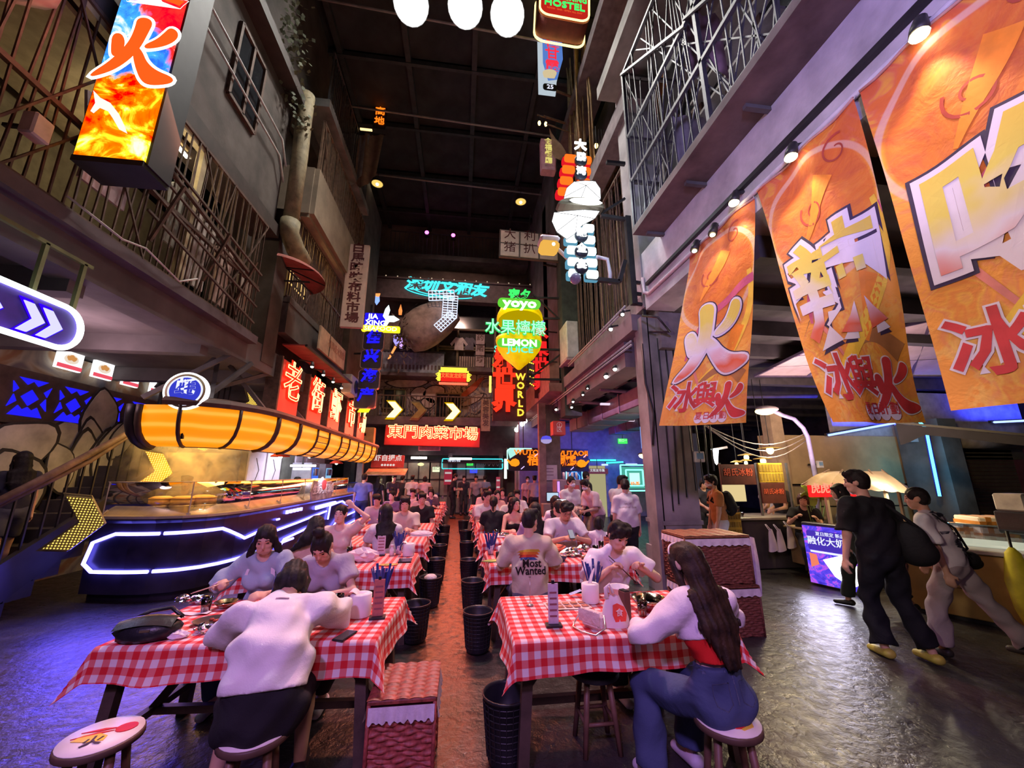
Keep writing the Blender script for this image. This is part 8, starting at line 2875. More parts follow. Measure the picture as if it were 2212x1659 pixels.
def backpack(t,d,nm='black backpack worn by the man in orange',sz=.30):
 o=thing('backpack',nm,'backpack',t.location,t.rotation_euler.z)
 c=d['nb']-d['d2']*.22-d['fwd']*.19
 Rb=np.stack([d['right'],d['fwd'],d['d2']],1)
 link('bag',sdf_mesh('bag',[('e',c,Rb,(.15,.10,.22)),('e',c-d['fwd']*.05-d['d2']*.06,Rb,(.12,.07,.12))],.016,fabric('bag_black',(.015,.015,.018)),.03),o)
 g=G()
 for q in(-1,1):
  g.tube([c+d['d2']*.18+d['right']*q*.08,d['nb']+d['right']*q*.09+d['fwd']*.02,d['nb']+d['right']*q*.11+d['fwd']*.13-d['d2']*.14,c+d['right']*q*.13-d['d2']*.14+d['fwd']*.06],.018,6)
 g.ob('straps',fabric('bag_black',(.015,.015,.018)),o)
person('person','masked young man in an orange tee standing in profile before the dessert stall',4.62,6.70,288,h=.0135,s=1.0,pose='stand',lean=2,lean2=6,head=(0,8),hair='fringe',skin=1,topc=('orange_tee',(.42,.17,.06)),botc=('pale_trousers',(.5,.46,.44)),shoec=WS,mask=True,arms=((.1,.16,.82),(-.14,.10,.80)),extras=backpack)
person('person','vendor in black tee and black cap serving at the dessert stall',6.85,7.75,262,h=.016,s=.98,pose='stand',lean=10,lean2=20,head=(0,24),hair='cap',skin=1,topc=BK,bottom='shorts',botc=('olive_shorts',(.14,.11,.07)),shoec=('white_trainer',(.7,.68,.66)),arms=((.12,.42,1.02),(-.12,.42,1.02)),fat=1.05)
person('person','second vendor in white behind the dessert stall menu',7.35,8.6,240,h=.02,s=.98,pose='stand',lean=8,head=(0,15),hair='short',skin=0,topc=WT,botc=KH,shoec=BK,arms=((.1,.4,1.0),(-.1,.4,1.0)))
person('person','vendor seen between the orange tee and the stall board',5.75,8.9,190,h=.02,s=.96,pose='stand',head=(0,20),hair='bob',skin=0,topc=('dark_far',(.04,.035,.045)),botc=KH,shoec=BK,arms=((.1,.4,1.0),(-.1,.4,1.0)))
def shoulder_bag(t,d):
 o=thing('shoulder_bag','large black bag hanging at the hip of the tall man in black','bag',t.location,t.rotation_euler.z)
 c=d['P']+A_((.24,-.10,.12))
 link('bag',sdf_mesh('bag',[('e',c,np.eye(3),(.13,.17,.20)),('e',c+A_((.02,-.02,-.08)),np.eye(3),(.14,.18,.14))],.016,fabric('bag_black',(.015,.015,.018)),.03),o)
 G().tube([c+A_((0,.08,.18)),d['nb']+d['right']*.10+d['fwd']*.05,d['nb']+d['right']*.10-d['fwd']*.06,c+A_((0,-.10,.16))],.018,6).ob('strap',fabric('bag_black',(.015,.015,.018)),o)
person('person','tall man in black tee and trousers walking away with yellow shoes',4.30,3.72,6,h=.0115,s=1.03,pose='walk',lean=4,lean2=8,head=(-36,6),hair='short',skin=0,top='over',topc=('black_tee',(.012,.012,.015)),bottom='wide',botc=('black_trousers',(.010,.011,.015)),shoec=('yellow_shoe',(.55,.50,.08)),feet=((.20,-.12,.10),(-.10,.05,.085)),arms=((.28,.06,.86),(-.30,.10,.84)),extras=shoulder_bag,fat=1.06)
person('person','person in dark clothes walking ahead of the tall man in black',5.38,4.95,-40,h=.015,s=.93,pose='walk',fem=True,lean=6,head=(0,4),hair='bob',skin=0,topc=('charcoal',(.03,.035,.035)),bottom='wide',botc=('dark_green',(.02,.028,.025)),shoec=BK,feet=((.08,.20,.085),(-.12,-.42,.20)))
def ink_print(t,d):
 rs=np.random.RandomState(5)
 its=[]
 for k in range(34):
  a,b=rs.normal(0,.065),rs.normal(0,.11)
  w_,hh_=rs.uniform(.012,.045),rs.uniform(.008,.03)
  r_=rs.uniform(0,3)
  pts=[(a+w_*cos(q)*(1+.5*sin(3*q+r_)),b+hh_*sin(q+.4)*(1+.4*cos(2*q+r_)))for q in np.linspace(0,2*pi,11)[:-1]]
  its.append((G().prism(pts,.001),'ink_blot',mat('ink_%d'%(k%2),[(.05,.05,.08),(.26,.25,.32)][k%2],.8),.004+.0004*k))
 its.append((G().text('YY·LA',Matrix.Translation((-.02,.20,0)),.07,.001,.01),'ink_lettering',mat('ink_0',(.05,.05,.08),.8),.005))
 back_print(t,'shirt',its,(d['nb']-d['d2']*.26,d['right'],d['d2'],-d['fwd']),None)
 o=thing('sling_bag','black sling bag across the back of the man in the printed grey tee','bag',t.location,t.rotation_euler.z)
 nb,rt_,f,d2=d['nb'],d['right'],d['fwd'],d['d2']
 G().tube([nb-rt_*.10+f*.06+d2*.0,nb-rt_*.08-f*.075-d2*.01,nb-f*.145-d2*.16+rt_*.04,nb+rt_*.17-f*.12-d2*.36,nb+rt_*.21+f*.03-d2*.46],.012,6).ob('strap',fabric('bag_black',(.015,.015,.018)),o)
 c=nb+rt_*.22-f*.06-d2*.46
 link('bag',sdf_mesh('bag',[('e',c,np.stack([rt_,f,d2],1),(.11,.10,.08)),('e',c+rt_*.09-d2*.05,np.stack([rt_,f,d2],1),(.10,.08,.06))],.014,fabric('bag_black',(.015,.015,.018)),.03),o)
person('person','man in a printed pale grey tee and patterned trousers striding at the right edge',4.98,3.62,-22,h=.0115,s=.93,pose='walk',lean=10,lean2=14,head=(-14,8),hair='crop',skin=1,top='over',topc=('pale_print_tee',(.62,.58,.62)),bottom='wide',botc=('patterned_trousers',(.36,.30,.32)),shoec=('dark_sandal',(.04,.035,.03)),feet=((.30,-.36,.11),(-.16,.16,.085)),arms=((.20,.22,.82),(-.24,-.02,.78)),extras=ink_print)
person('person','masked vendor with black hair bending behind the ice cream cart',8.05,6.95,200,h=.016,s=.95,pose='sit',seat=.45,lean=12,lean2=20,head=(-20,20),hair='fringe',skin=0,topc=('vendor_white',(.6,.58,.58)),botc=KH,shoec=BK,mask=True)
person('person','vendor with reddish dark hair in black behind the lit poster stand',6.35,6.75,210,h=.016,s=.93,pose='sit',seat=.58,lean=6,lean2=14,head=(10,14),hair='bob',hairc=mat('reddish_hair',(.06,.022,.016),.4,var=.5),skin=0,topc=BK,botc=KH,shoec=BK,arms=((.2,.34,1.0),(-.1,.34,.98)))
person('person','dim long haired woman in shorts walking on the stair at the left edge',-6.1,6.35,-62,z0=.36,h=.016,s=.98,pose='walk',fem=True,lean=2,head=(10,4),hair='long',skin=2,topc=('dim_navy',(.03,.03,.045)),bottom='shorts',botc=('dim_denim',(.07,.075,.10)),shoec=('white_trainer',(.7,.68,.66)),feet=((.10,.22,.085),(-.10,-.26,.10)),arms=((.24,.10,.85),(-.24,.06,.85)))
person('person','cook half hidden in the steam behind the seafood counter',-5.0,8.05,160,h=.018,s=1.0,pose='stand',lean=6,lean2=12,head=(-10,22),hair='short',skin=1,topc=('cook_grey',(.25,.23,.24)),botc=KH,shoec=BK,arms=((.14,.36,1.1),(-.14,.36,1.1)))
person('person','worker in white inside the stall doorway',-5.0,12.75,110,h=.024,s=.96,pose='stand',hair='short',skin=0,topc=WT,botc=KH,shoec=BK)
person('person','dim figure on the upper stair under the orange awning',-6.2,9.0,30,z0=2.25,h=.024,s=.96,pose='stand',hair='short',skin=1,topc=('dim_white',(.35,.33,.36)),botc=KH,shoec=BK)
k=0
for(x,y,lab)in((-1.72,4.04,'dark stool under the woman in pale blue'),(-1.16,3.98,'dark stool under the woman with a bun'),(-1.46,4.24,'dark stool under the woman in the strapless top'),(-1.6,5.84,'dark stool under the woman with her hand on her head'),(-1.02,5.80,'dark stool under the long haired woman in white'),(-.96,7.36,'dark stool under the young man in beige'),(1.42,3.84,'dark stool under the man eating'),(.76,4.32,'dark stool under the man in the printed beige tee'),(1.50,5.84,'dark stool under the man in the grey polo'),(1.12,5.86,'dark stool under the woman in violet'),(.98,7.34,'dark stool under the girl in the black top'),(1.98,5.62,'dark stool under the small child')):
 stool(x,y,.465,lab,group='dark stools under guests')
 # BANNERS along the right arcade
def banner_mat():
 t=NT('summer_banner_print')
 u=t.uv()
 x,y,z=t.sep(u)
 n=t.noise(u,2.2,5,.6,dist=1.6)
 n2=t.noise(u,2.6,3,.5,dist=1.6)
 base=t.ramp(t.ma('ADD',y,t.ma('MULTIPLY',t.ma('SUBTRACT',n,.5),.9)),[(.0,(.50,.09,.03)),(.30,(.60,.14,.02)),(.5,(.76,.36,.03)),(.8,(.78,.42,.03)),(1.0,(.74,.30,.04))])
 base.node.color_ramp.elements[0].position=0
 sw=t.ramp(n2,[(.40,(.6,.3,.03)),(.50,(.55,.10,.10)),(.56,(.66,.40,.05)),(.60,(.58,.14,.03)),(.66,(.62,.30,.03)),(.7,(.6,.2,.02))])
 c=t.mix(t.ma('MULTIPLY',t.step(n2,.46,.52),.5),base,sw)
 dx=t.ma('SUBTRACT',x,.5)
 dy=t.ma('SUBTRACT',y,.62)
 d=t.ma('SQRT',t.ma('ADD',t.ma('MULTIPLY',dx,dx),t.ma('MULTIPLY',dy,dy)))
 disc=t.step(d,.50,.47)
 dc=t.ramp(n,[(.3,(.40,.05,.03)),(.5,(.60,.13,.02)),(.7,(.66,.22,.04))])
 c=t.mix(t.ma('MULTIPLY',disc,.85),c,dc)
 ring=t.ma('MULTIPLY',t.step(d,.49,.50),t.step(d,.545,.535))
 c=t.mix(t.ma('MULTIPLY',ring,.55),c,(.62,.45,.40))
 vo=t.n('ShaderNodeTexVoronoi')
 vo.inputs['Scale'].default_value=26
 t.t.links.new(u,vo.inputs['Vector'])
 sc=t.ma('MULTIPLY',t.step(vo.outputs['Distance'],.3,.5),t.ma('MULTIPLY',t.step(n,.5,.6),t.step(y,1.3,1.5)))
 c=t.mix(t.ma('MULTIPLY',sc,.5),c,(.75,.50,.12))
 h=t.noise(t.obj(),6,4,.6,dist=.5)
 b=t.surf(c,.62,normal=t.bump(h,.5,.03))
 return b
bmat=banner_mat()
def grad_mat(name,stops):
 t=NT(name)
 x,y,z=t.sep(t.uv())
 n=t.noise(t.obj(),3,2)
 c=t.ramp(t.ma('ADD',y,t.ma('MULTIPLY',t.ma('SUBTRACT',n,.5),.25)),stops)
 return t.surf(c,.6)
fire_g=grad_mat('letter_gradient',[(.15,(.62,.56,.66)),(.30,(.62,.42,.05)),(.5,(.66,.55,.10)),(.62,(.66,.60,.70)),(.74,(.62,.10,.04)),(.9,(.62,.45,.50))])
out_b,out_w=mat('outline_ink',(.035,.02,.06),.7),mat('outline_white',(.66,.60,.68),.7,var=.05)
small_r=mat('brush_print_red',(.50,.035,.04),.7)
BW,BH=1.12,2.45
def banner(lab,top,bot,ch,seed,shift=0,bulge=.0):
 tl,tr=Vector(top[0]),Vector(top[1])
 bl,br=Vector(bot[0]),Vector(bot[1])
 ph=seed*1.7
 def S_(u,v,off=0):
  e=v**1.35
  tp,bt=tl.lerp(tr,u),bl.lerp(br,u)
  p=Vector((tp.x+(bt.x-tp.x)*e,tp.y+(bt.y-tp.y)*e,tp.z+(bt.z-tp.z)*v))
  n=Vector((-(tl.y-tr.y),(tl.x-tr.x),0)).lerp(Vector((-(bl.y-br.y),(bl.x-br.x),0)),e).normalized()
  wv=.035*sin(u*5+v*4+ph)*(.3+v)+.02*sin(u*13-v*3+ph*2)*(1-v*.4)+.015*sin(v*9+ph)
  wv+=-.09*sin(pi*u)*v*(1-v)*2*bulge
  return p+n*(wv+off)
 t=thing('banner',lab,'banner',(0,0,0),0,'orange summer banners')
 g=G()
 g.grid(lambda u,v:S_(u,v),30,54,0,True,lambda u,v:(u,v*BH/BW))
 g.ob('cloth',bmat,t)
 def onto(g,off):
  me=g.mesh('print',out_b)
  b=bmesh.new()
  b.from_mesh(me)
  for _ in range(5):
   bmesh.ops.triangulate(b,faces=b.faces[:])
   ed=[e for e in b.edges if e.calc_length()>.07]
   if not ed:
    break
   bmesh.ops.subdivide_edges(b,edges=ed,cuts=1)
  bmesh.ops.triangulate(b,faces=b.faces[:])
  uv=b.loops.layers.uv.new('UVMap')
  for f in b.faces:
   for l in f.loops:
    l[uv].uv=(l.vert.co.x/BW+.5,.5-l.vert.co.y/BH)
  for v in b.verts:
   v.co=S_(min(1,max(0,v.co.x/BW+.5)),min(1,max(0,.5-v.co.y/BH)),off+v.co.z)
  b.to_mesh(me)
  b.free()
  return me
 def put(nm,m,off,fn):
  g=G()
  fn(g)
  me=onto(g,off)
  me.materials.clear()
  me.materials.append(m)
  link(nm,me,t)
 I4=Matrix.Identity(4)
 C=Matrix.Translation((0+shift,-.36 if ch[0]!='#' else-.20,0))@Matrix.Rotation(.10,4,'Z')
 def ribbon(pts,w0,w1):
  vs,fs=[],[]
  n=len(pts)
  for i,p in enumerate(pts):
   a,b=pts[max(i-1,0)],pts[min(i+1,n-1)]
   d=Vector((b[0]-a[0],b[1]-a[1],0)).normalized()
   w_=w0+(w1-w0)*i/(n-1)
   for q in(-1,1):
    vs.append((p[0]-d.y*w_*q/2,p[1]+d.x*w_*q/2,0))
  for i in range(n-1):
   fs.append((i*2,i*2+2,i*2+3,i*2+1))
  return vs,fs
 spi=lambda cx,cy,r,t0,turns:[(cx+r*(1-.75*k/24)*cos(t0+turns*6.28*k/24),cy+r*(1-.75*k/24)*sin(t0+turns*6.28*k/24))for k in range(25)]
 rs=np.random.RandomState(seed)
 for nm,cc,pts,w0,w1 in(('magenta_swoosh',(.55,.10,.18),[(.56-.9*k/14-.25*sin(k/14*3),.35-.75*(k/14)**1.3)for k in range(15)],.10,.03),('yellow_swoosh',(.80,.52,.05),[(.50-.55*k/14+.2*sin(k/14*4),.45-1.3*k/14)for k in range(15)],.05,.14),('brown_arc',(.36,.15,.05),[(-.12+.6*k/14,-.72+.16*sin(k/14*3.1))for k in range(15)],.05,.16),('pink_stripe',(.62,.20,.16),[(-.35+.25*k/10,-.30-.5*k/10)for k in range(11)],.05,.03),('red_swirl',(.36,.04,.03),spi(-.05,.62,.15,2.5,1.2),.022,.014),('red_swirl',(.36,.04,.03),spi(.30,.98,.13,1.0,1.1),.020,.012),('orange_leaf',(.78,.24,.02),[(-.2+.35*k/10,.35+.5*k/10)for k in range(11)],.03,.20),('orange_leaf',(.70,.16,.03),[(.35-.2*k/10,-.10-.5*k/10)for k in range(11)],.22,.04)):
  put(nm,mat('banner_'+nm,cc,.65,var=.2,scale=6),.003+.0004*rs.randint(0,4),lambda g,pts=pts,w0=w0,w1=w1:g.add(*ribbon(pts,w0,w1)))
 for nm,m,off,o in(('letter_outline',out_b,.006,.085),('letter_white',out_w,.010,.062),('letter_fill',fire_g,.014,.018)):
  put(nm,m,off,lambda g,o=o:g.text(ch,C,.96 if ch[0]!='#' else .88,.001,o*(.6 if ch[0]=='#' else 1),sx=1.02,shear=.12))
 for nm,m,off,o in(('logo_outline',out_w,.006,.055),('logo_red',small_r,.010,.022)):
  def fn(g,o=o):
   g.text('冰',Matrix.Translation((-.30,-.99,0)),.40,.001,o)
   g.text('與',Matrix.Translation((.0,-.96,0)),.33,.001,o)
   g.text('#火',Matrix.Translation((.31,-.95,0)),.40,.001,o*.8)
  put(nm,m,off,fn)
 for k in range(4):
  put('logo_dot',out_w,.008,lambda g,k=k:g.prism([(.0+k*.105+.058*cos(a)-.05,-1.145+.062*sin(a))for a in np.linspace(0,2*pi,15)[:-1]],.001))
 put('small_lettering',small_r,.012,lambda g:[g.text(c_,Matrix.Translation((-.05+k*.105,-1.145,0)),.10,.001,.01)for k,c_ in enumerate('夏日計劃')])
 g=G()
 g.tube([S_(u,.006,.004)for u in np.linspace(0,1,12)],.012,6)
 g.ob('hem',mat('hem_cloth',(.45,.24,.22),.8),t)
 g=G()
 for u in(0,1):
  p=S_(u,.01)
  g.tube([p,Vector((2.97,p.y,4.64))],.006,5)
 g.ob('tie_strings',pipem,t)
 return t
banner('nearest orange summer banner with a large partly cut off character at the right edge',((2.95,1.98,4.60),(2.95,.88,4.60)),((2.72,1.80,2.10),(3.25,1.02,2.12)),'吃',1,.05,.3)
banner('middle orange summer banner with a dense spicy character',((2.95,3.05,4.60),(2.95,2.03,4.60)),((2.62,2.44,2.11),(3.38,2.38,2.12)),'辣',2,.03,.6)
banner('farthest orange summer banner with a fire character by the concrete pillar',((2.95,4.32,4.62),(2.95,3.14,4.60)),((2.30,4.25,2.30),(3.02,3.76,2.28)),'#火',3,-.02,.5)
for k,(px,py)in enumerate(((1985,72),(1708,337),(1585,436),(1539,505),(1500,540))):
 p=at(px,py,X=2.86)
 t=thing('spotlight',['nearest bright warm spotlight over the banners','second warm spotlight over the banners','third warm spotlight over the banners','small fourth spotlight over the farthest banner','small unlit fifth spotlight at the end of the banner rail'][k],'lamp',p,group='warm spotlights over the banners')
 L=Matrix.Rotation(.35,4,'Y')
 G().lathe([(.02,.15),(.035,.14),(.05,.05),(.05,-.01),(.045,-.01)],14,0,L).ob('housing',ironm,t)
 G().sph((0,0,-.015),(.052,.052,.03)if k<3 else(.03,.03,.02),12).ob('lens',em('warm_lens',(1,.82,.42),14 if k<4 else 4),t)
 G().bar((.02,0,.10),(.14,0,.14),.03).ob('bracket',ironm,t)
 if k<4:
  light('banner_spot_beam','SPOT',p+Vector((-.06,0,-.05)),(34,30,26,12)[k],(1,.74,.36),(2.95,p.y+.15,3.2),.03,spot=75)
G().bar((2.97,-1,4.82),(2.97,5.5,4.82),.05,.05).ob('lamp_track',ironm,None,'black lamp track running above the lilac banner pipe','track')
# RIGHT: dessert stall
YS=7.3
def rp(px,py,Y=YS):
 return at(px,py,Y=Y)
t=thing('dessert_stall','dessert stall with dark red brush lettered boards and yellow cloth front','stall',(rp(1620,1050).x,YS,0))
o=Vector(t.location)
bd=mat('dark_red_stall_board',(.10,.025,.02),.6,var=.3)
lt=mat('stall_brush_red',(.62,.10,.05),.6)
yl=mat('stall_yellow',(.62,.42,.04),.6)
for(x0,y0,x1,y1,nm)in((1553,1003,1633,1047,'sign_board'),(1641,1043,1699,1087,'sign_board')):
 a,b=rp(x0,y0)-o,rp(x1,y1)-o
 c=(a+b)/2
 w_,h_=abs(b.x-a.x),abs(a.z-b.z)
 bo=G().box((0,0,0),(w_,.05,h_),bev=.006).ob(nm,bd,t,loc=c)
 G().text('胡氏冰粉',fcam((0,-.03,0)),w_*.215,.006,.012).ob('lettering',lt,bo)
a,b=rp(1635,1000)-o,rp(1693,1042)-o
bo=G().box((0,0,0),(b.x-a.x,.05,a.z-b.z),bev=.006).ob('menu_board',yl,t,loc=(a+b)/2)
for r_ in range(2):
 for k in range(8):
  w_=(b.x-a.x)/8
  G().box((-(b.x-a.x)/2+w_*(k+.5),-.03,(.5-r_)*(a.z-b.z)*.46),(w_*.72,.008,(a.z-b.z)*.38)).ob('menu_tag',mat('tag_ochre',(.30,.20,.03),.6),bo)
a,b=rp(1560,1046)-o,rp(1612,1083)-o
G().box(((a+b)/2),(b.x-a.x,.03,a.z-b.z)).ob('lit_panel',em('cream_panel',(.80,.62,.30),.75),t)
for px in(1556,1634,1700):
 p=rp(px,1000)-o
 G().bar((p.x,.03,0),(p.x,.03,p.z),.035).ob('post',greyiron,t)
a,b=rp(1560,1108,7.0)-o,rp(1604,1158,7.0)-o
fr_=G().box(((a.x+b.x)/2,-.3,(a.z+b.z)/2),(b.x-a.x,.03,a.z-b.z)).ob('yellow_front',yl,t)
for r_ in range(3):
 for k in range(7):
  G().box((a.x+(b.x-a.x)*(k+.5)/7,-.32,b.z+(a.z-b.z)*(r_+.5)/3),((b.x-a.x)/10,.01,(a.z-b.z)*.22)).ob('print_tag',mat('tag_ochre',(.30,.20,.03),.6),t)
G().box((.35,.15,.92),(2.0,.8,.05),bev=.008).ob('counter_top',mat('worktop_steel',(.45,.40,.30),.35,.4),t)
G().box((.35,.2,.46),(1.9,.7,.88)).ob('counter_body',mat('stall_dark_body',(.06,.05,.045),.6),t)
for k,(px,py)in enumerate(((1575,1105),(1597,1108),(1587,1100))):
 q=thing('food_bowl',['left glass bowl of food on the dessert stall','right tray of food on the dessert stall','tall clear jar on the dessert stall'][k],'bowl',rp(px,py,7.25).to_3d()*Vector((1,1,0)).x if False else Vector((rp(px,py,7.15).x,7.15,.945)))
 G().lathe([(0,.005),(.06,.005),(.09,.09 if k<2 else .2),(.085,.09 if k<2 else .2),(.05,.02),(0,.02)],16,0,None,True,False).ob('bowl',plas,q)
 G().sph((0,0,.05),(.06,.06,.035),10).ob('food',mat('stall_food_%d'%k,[(.6,.2,.12),(.6,.5,.3),(.5,.45,.4)][k],.5),q)
for k,(px,py,h_)in enumerate(((1668,1172,.30),(1686,1172,.28),(1708,1165,.30))):
 q=thing('carrier_bag',['left pale plastic bag hanging from the dessert stall','middle pale plastic bag hanging from the dessert stall','right pale plastic bag hanging from the dessert stall'][k],'bag',rp(px,py,6.85),group='plastic bags on the dessert stall')
 g=G()
 g.grid(lambda u,v:(.09*(.35+.65*v**.7)*cos(2*pi*u)*(1+.1*sin(3*v+6*u)),.05*(.35+.65*v)*sin(2*pi*u),.22-.36*v+.02*sin(8*u)),16,8)
 g.ob('bag',mat('milky_plastic',(.75,.64,.68),.35,var=.08,alpha=.9),q)
 G().tube([(-.02,0,.2),(-.01,.1,.3),(.01,.1,.3),(.02,0,.2)],.008,5).ob('handle',mat('milky_plastic',(.75,.64,.68),.35),q)
for k,(px,py,s_)in enumerate(((1663,970,1.0),(1648,993,.8),(1612,985,.7),(1611,997,.5),(1591,1000,.5))):
 q=thing('pendant_lamp',['largest warm dish pendant lamp over the dessert stall','second warm dish pendant lamp over the yellow menu','third warm pendant lamp over the red board','small far pendant lamp below the third','smallest far pendant lamp at the left'][k],'lamp',rp(px,py,7.9),group='warm pendants over the dessert stall')
 G().lathe([(.01,.06),(.05,.05),(.24*s_,.02),(.235*s_,.01),(.05,.04)],16).ob('shade',mat('brass_shade',(.5,.36,.1),.4),q)
 G().sph((0,0,-.03),(.075*s_,.075*s_,.09*s_),10).ob('bulb',em('bulb_amber',(1,.74,.26),5),q)
 G().tube([(0,0,.05),(0,0,3.9-rp(px,py,7.9).z)],.008,5).ob('cord',ironm,q)
q=thing('tube_lamp','dazzling white lamp beside the right edge of the pillar','lamp',rp(1546,985,8.2))
G().lathe([(.08,.16),(.06,.05),(.03,-.16),(0,-.2)],12).ob('lamp',em('bulb_cold',(.95,.97,1),6),q)
G().bar((0,0,.15),(.3,0,.2),.05).ob('arm',pipem,q)
light('cold_lamp_glow','POINT',rp(1546,985,8.0),14,(.9,.95,1),None,.06)
t=thing('ice_cream_cart','small ice cream cart with white scalloped roof and red lit sign','cart',(rp(1850,1100,6.5).x,6.5,0))
o=Vector(t.location)
def q6(px,py,Y=6.5):
 return at(px,py,Y=Y)-o
roofm=mat('cream_canvas',(.62,.50,.40),.7,var=.12)
e0,e1,r0,r1=q6(1732,1047,6.2),q6(1968,1064,6.2),q6(1792,1018,6.6),q6(1905,1018,6.6)
b0,b1=q6(1760,1040,7.3),q6(1960,1050,7.3)
segs=4
for k in range(segs):
 u0,u1=k/segs,(k+1)/segs
 A0,A1=e0.lerp(e1,u0),e0.lerp(e1,u1)
 R0,R1=r0.lerp(r1,u0),r0.lerp(r1,u1)
 g=G()
 g.grid(lambda u,v:tuple((A0.lerp(A1,u)).lerp(R0.lerp(R1,u),v)+Vector((0,0,.05*sin(v*pi)-.02*abs(sin(u*pi*2))*(1-v)))),8,6)
 g.ob('roof_panel',roofm,t)
g=G()
g.grid(lambda u,v:tuple(b0.lerp(b1,u).lerp(r0.lerp(r1,u),v)),4,4)
g.add([e0,r0,b0],[(0,1,2)])
g.add([e1,r1,b1],[(0,1,2)])
g.ob('roof_back',roofm,t)
g=G()
for k in range(segs+1):
 g.bar(e0.lerp(e1,k/segs),r0.lerp(r1,k/segs)+Vector((0,0,.03)),.02)
g.ob('roof_ribs',mat('brown_rib',(.2,.13,.1),.6),t)
a,b=q6(1744,1046,6.15),q6(1874,1075,6.15)
bo=G().box((0,0,0),(b.x-a.x,.05,.20),bev=.01).ob('red_sign',em('cart_red',(.85,.02,.02),.9),t,loc=(a+b)/2)
G().text('虎虎的冰淇淋',fcam((0,-.03,0)),(b.x-a.x)/6.3,.008,.012).ob('lettering',em('cart_letter',(1,.32,.2),1.0),bo)
pw=mat('cream_post',(.66,.56,.42),.5,var=.05)
for(px,Y_)in((1782,6.2),(1806,6.5),(1912,6.3),(1940,7.2)):
 p=q6(px,1060,Y_)
 G().bar((p.x,p.y,.7),(p.x,p.y,1.55),.045).ob('post',pw,t)
bx0,bx1=q6(1770,1140,6.3).x,q6(1960,1140,6.3).x
G().box(((bx0+bx1)/2,.15,.78),(bx1-bx0,.9,.04),bev=.01).ob('counter_top',mat('warm_wood_top',(.55,.38,.18),.5),t)
G().box(((bx0+bx1)/2,.15,.45),(bx1-bx0-.08,.8,.62),bev=.015).ob('body',mat('cart_body',(.30,.20,.10),.6),t)
for px in(1800,1930):
 p=q6(px,1200,6.2)
 G().lathe([(.26,-.02),(.28,-.02),(.28,.02),(.26,.02)],20,0,fcam((p.x,-.32,.28)),True,True).ob('wheel',greyiron,t)
p=q6(1912,1052,6.1)
G().lathe([(.03,.05),(.09,-.02),(.08,-.04),(0,-.05)],14,0,Matrix.Translation(p)).ob('lamp',em('bulb_cream',(1,.9,.65),4),t)
q=thing('potted_plant','bright green round leaved potted plant beside the ice cream cart','plant',(rp(1752,1085,6.6).x,6.6,0))
G().lathe([(0,0),(.10,0),(.14,.26),(.12,.26),(.10,.2),(0,.2)],14).ob('pot',mat('clay_pot',(.25,.12,.08),.7),q)
for k,(dx,dz,r_)in enumerate(((-.05,1.48,.14),(.06,1.40,.13),(.0,1.30,.12),(.22,1.36,.10),(-.12,1.38,.10),(.3,1.28,.09))):
 G().tube([(0,0,.2),(dx*.4,0,.8),(dx,0,dz-.03)],.010,5).ob('stem',mat('green_stem',(.12,.2,.05),.6),q)
 G().prism([(r_*cos(a)*(1-.25*sin(a)),r_*.75*sin(a))for a in np.linspace(0,2*pi,13)[:-1]],.008,fcam((dx,-.02,dz))@Matrix.Rotation(-.6+k,4,'Z')@Matrix.Rotation(-.6,4,'X')).ob('leaf',mat('bright_leaf',(.28,.46,.06),.5,var=.2),q)
pa,pb=Vector((5.72,6.15,0)),Vector((5.95,5.40,0))
t=thing('poster_lightbox','glowing purple poster lightbox standing on the wet floor','sign',(pa+pb)/2)
d=(pb-pa).normalized()
M=fr((0,0,.50),d,(0,0,1))
def poster_mat():
 tt=NT('neon_city_poster')
 u=tt.uv()
 n=tt.noise(u,4,4,.6,dist=2)
 c=tt.ramp(n,[(.3,(.03,.02,.42)),(.48,(.10,.06,.75)),(.56,(.5,.08,.7)),(.62,(.05,.10,.6)),(.75,(.2,.45,.9))])
 e=tt.n('ShaderNodeEmission')
 tt.put(e.inputs[0],c)
 e.inputs[1].default_value=1.0
 tt.t.links.new(e.outputs[0],tt.o.inputs[0])
 return tt.m
L_=(pb-pa).length
G().prism([(-L_/2,-.46),(L_/2,-.46),(L_/2,.42),(-L_/2,.42)],.02,M).ob('face',poster_mat(),t)
G().box((0,0,-.07),(L_+.04,.94,.12),0,M,bev=.012).ob('case',mat('poster_case',(.05,.05,.09),.4),t)
G().prism(rrect(L_*.86,.30,.03),.008,M@Matrix.Translation((0,.20,.012))).ob('title_panel',em('poster_violet',(.06,.03,.40),.9),t)
g=G()
g.text('融化大奶茶',M@Matrix.Translation((0,.16,.02)),.135,.004,.012)
g.text('夏日限定 新品',M@Matrix.Translation((0,.29,.02)),.065,.004,.004)
g.box((0,.03,.02),(L_*.8,.03,.004),0,M)
g.ob('lettering',em('ring_white',(.8,.82,1),.9),t)
g=G().prism([(-.15,-.08),(.10,.02),(.30,-.10),(.30,-.34),(.18,-.42),(-.02,-.30)],.012,M@Matrix.Translation((0,0,.014)))
g.ob('ice_picture',em('hot_ice',(1,1,.96),3.5),t)
g=G().prism([(-.34,.0),(-.24,-.02),(-.22,-.16),(-.34,-.22)],.010,M@Matrix.Translation((0,0,.012)))
g.ob('dragon_picture',em('dragon_orange',(.8,.2,.12),.9),t)
light('poster_glow','AREA',Vector((5.45,5.7,.5)),12,(.75,.72,1),(3.6,4.6,0),.6,.7)
c0,c1=at(1955,1318,Z=0),at(2125,1352,Z=0)
dd=(c1-c0)
ang=math.atan2(dd.y,dd.x)
t=thing('snack_counter','tan cardboard fronted snack counter with a lit glass display top','counter',c0,ang)
Lc=dd.length+2.2
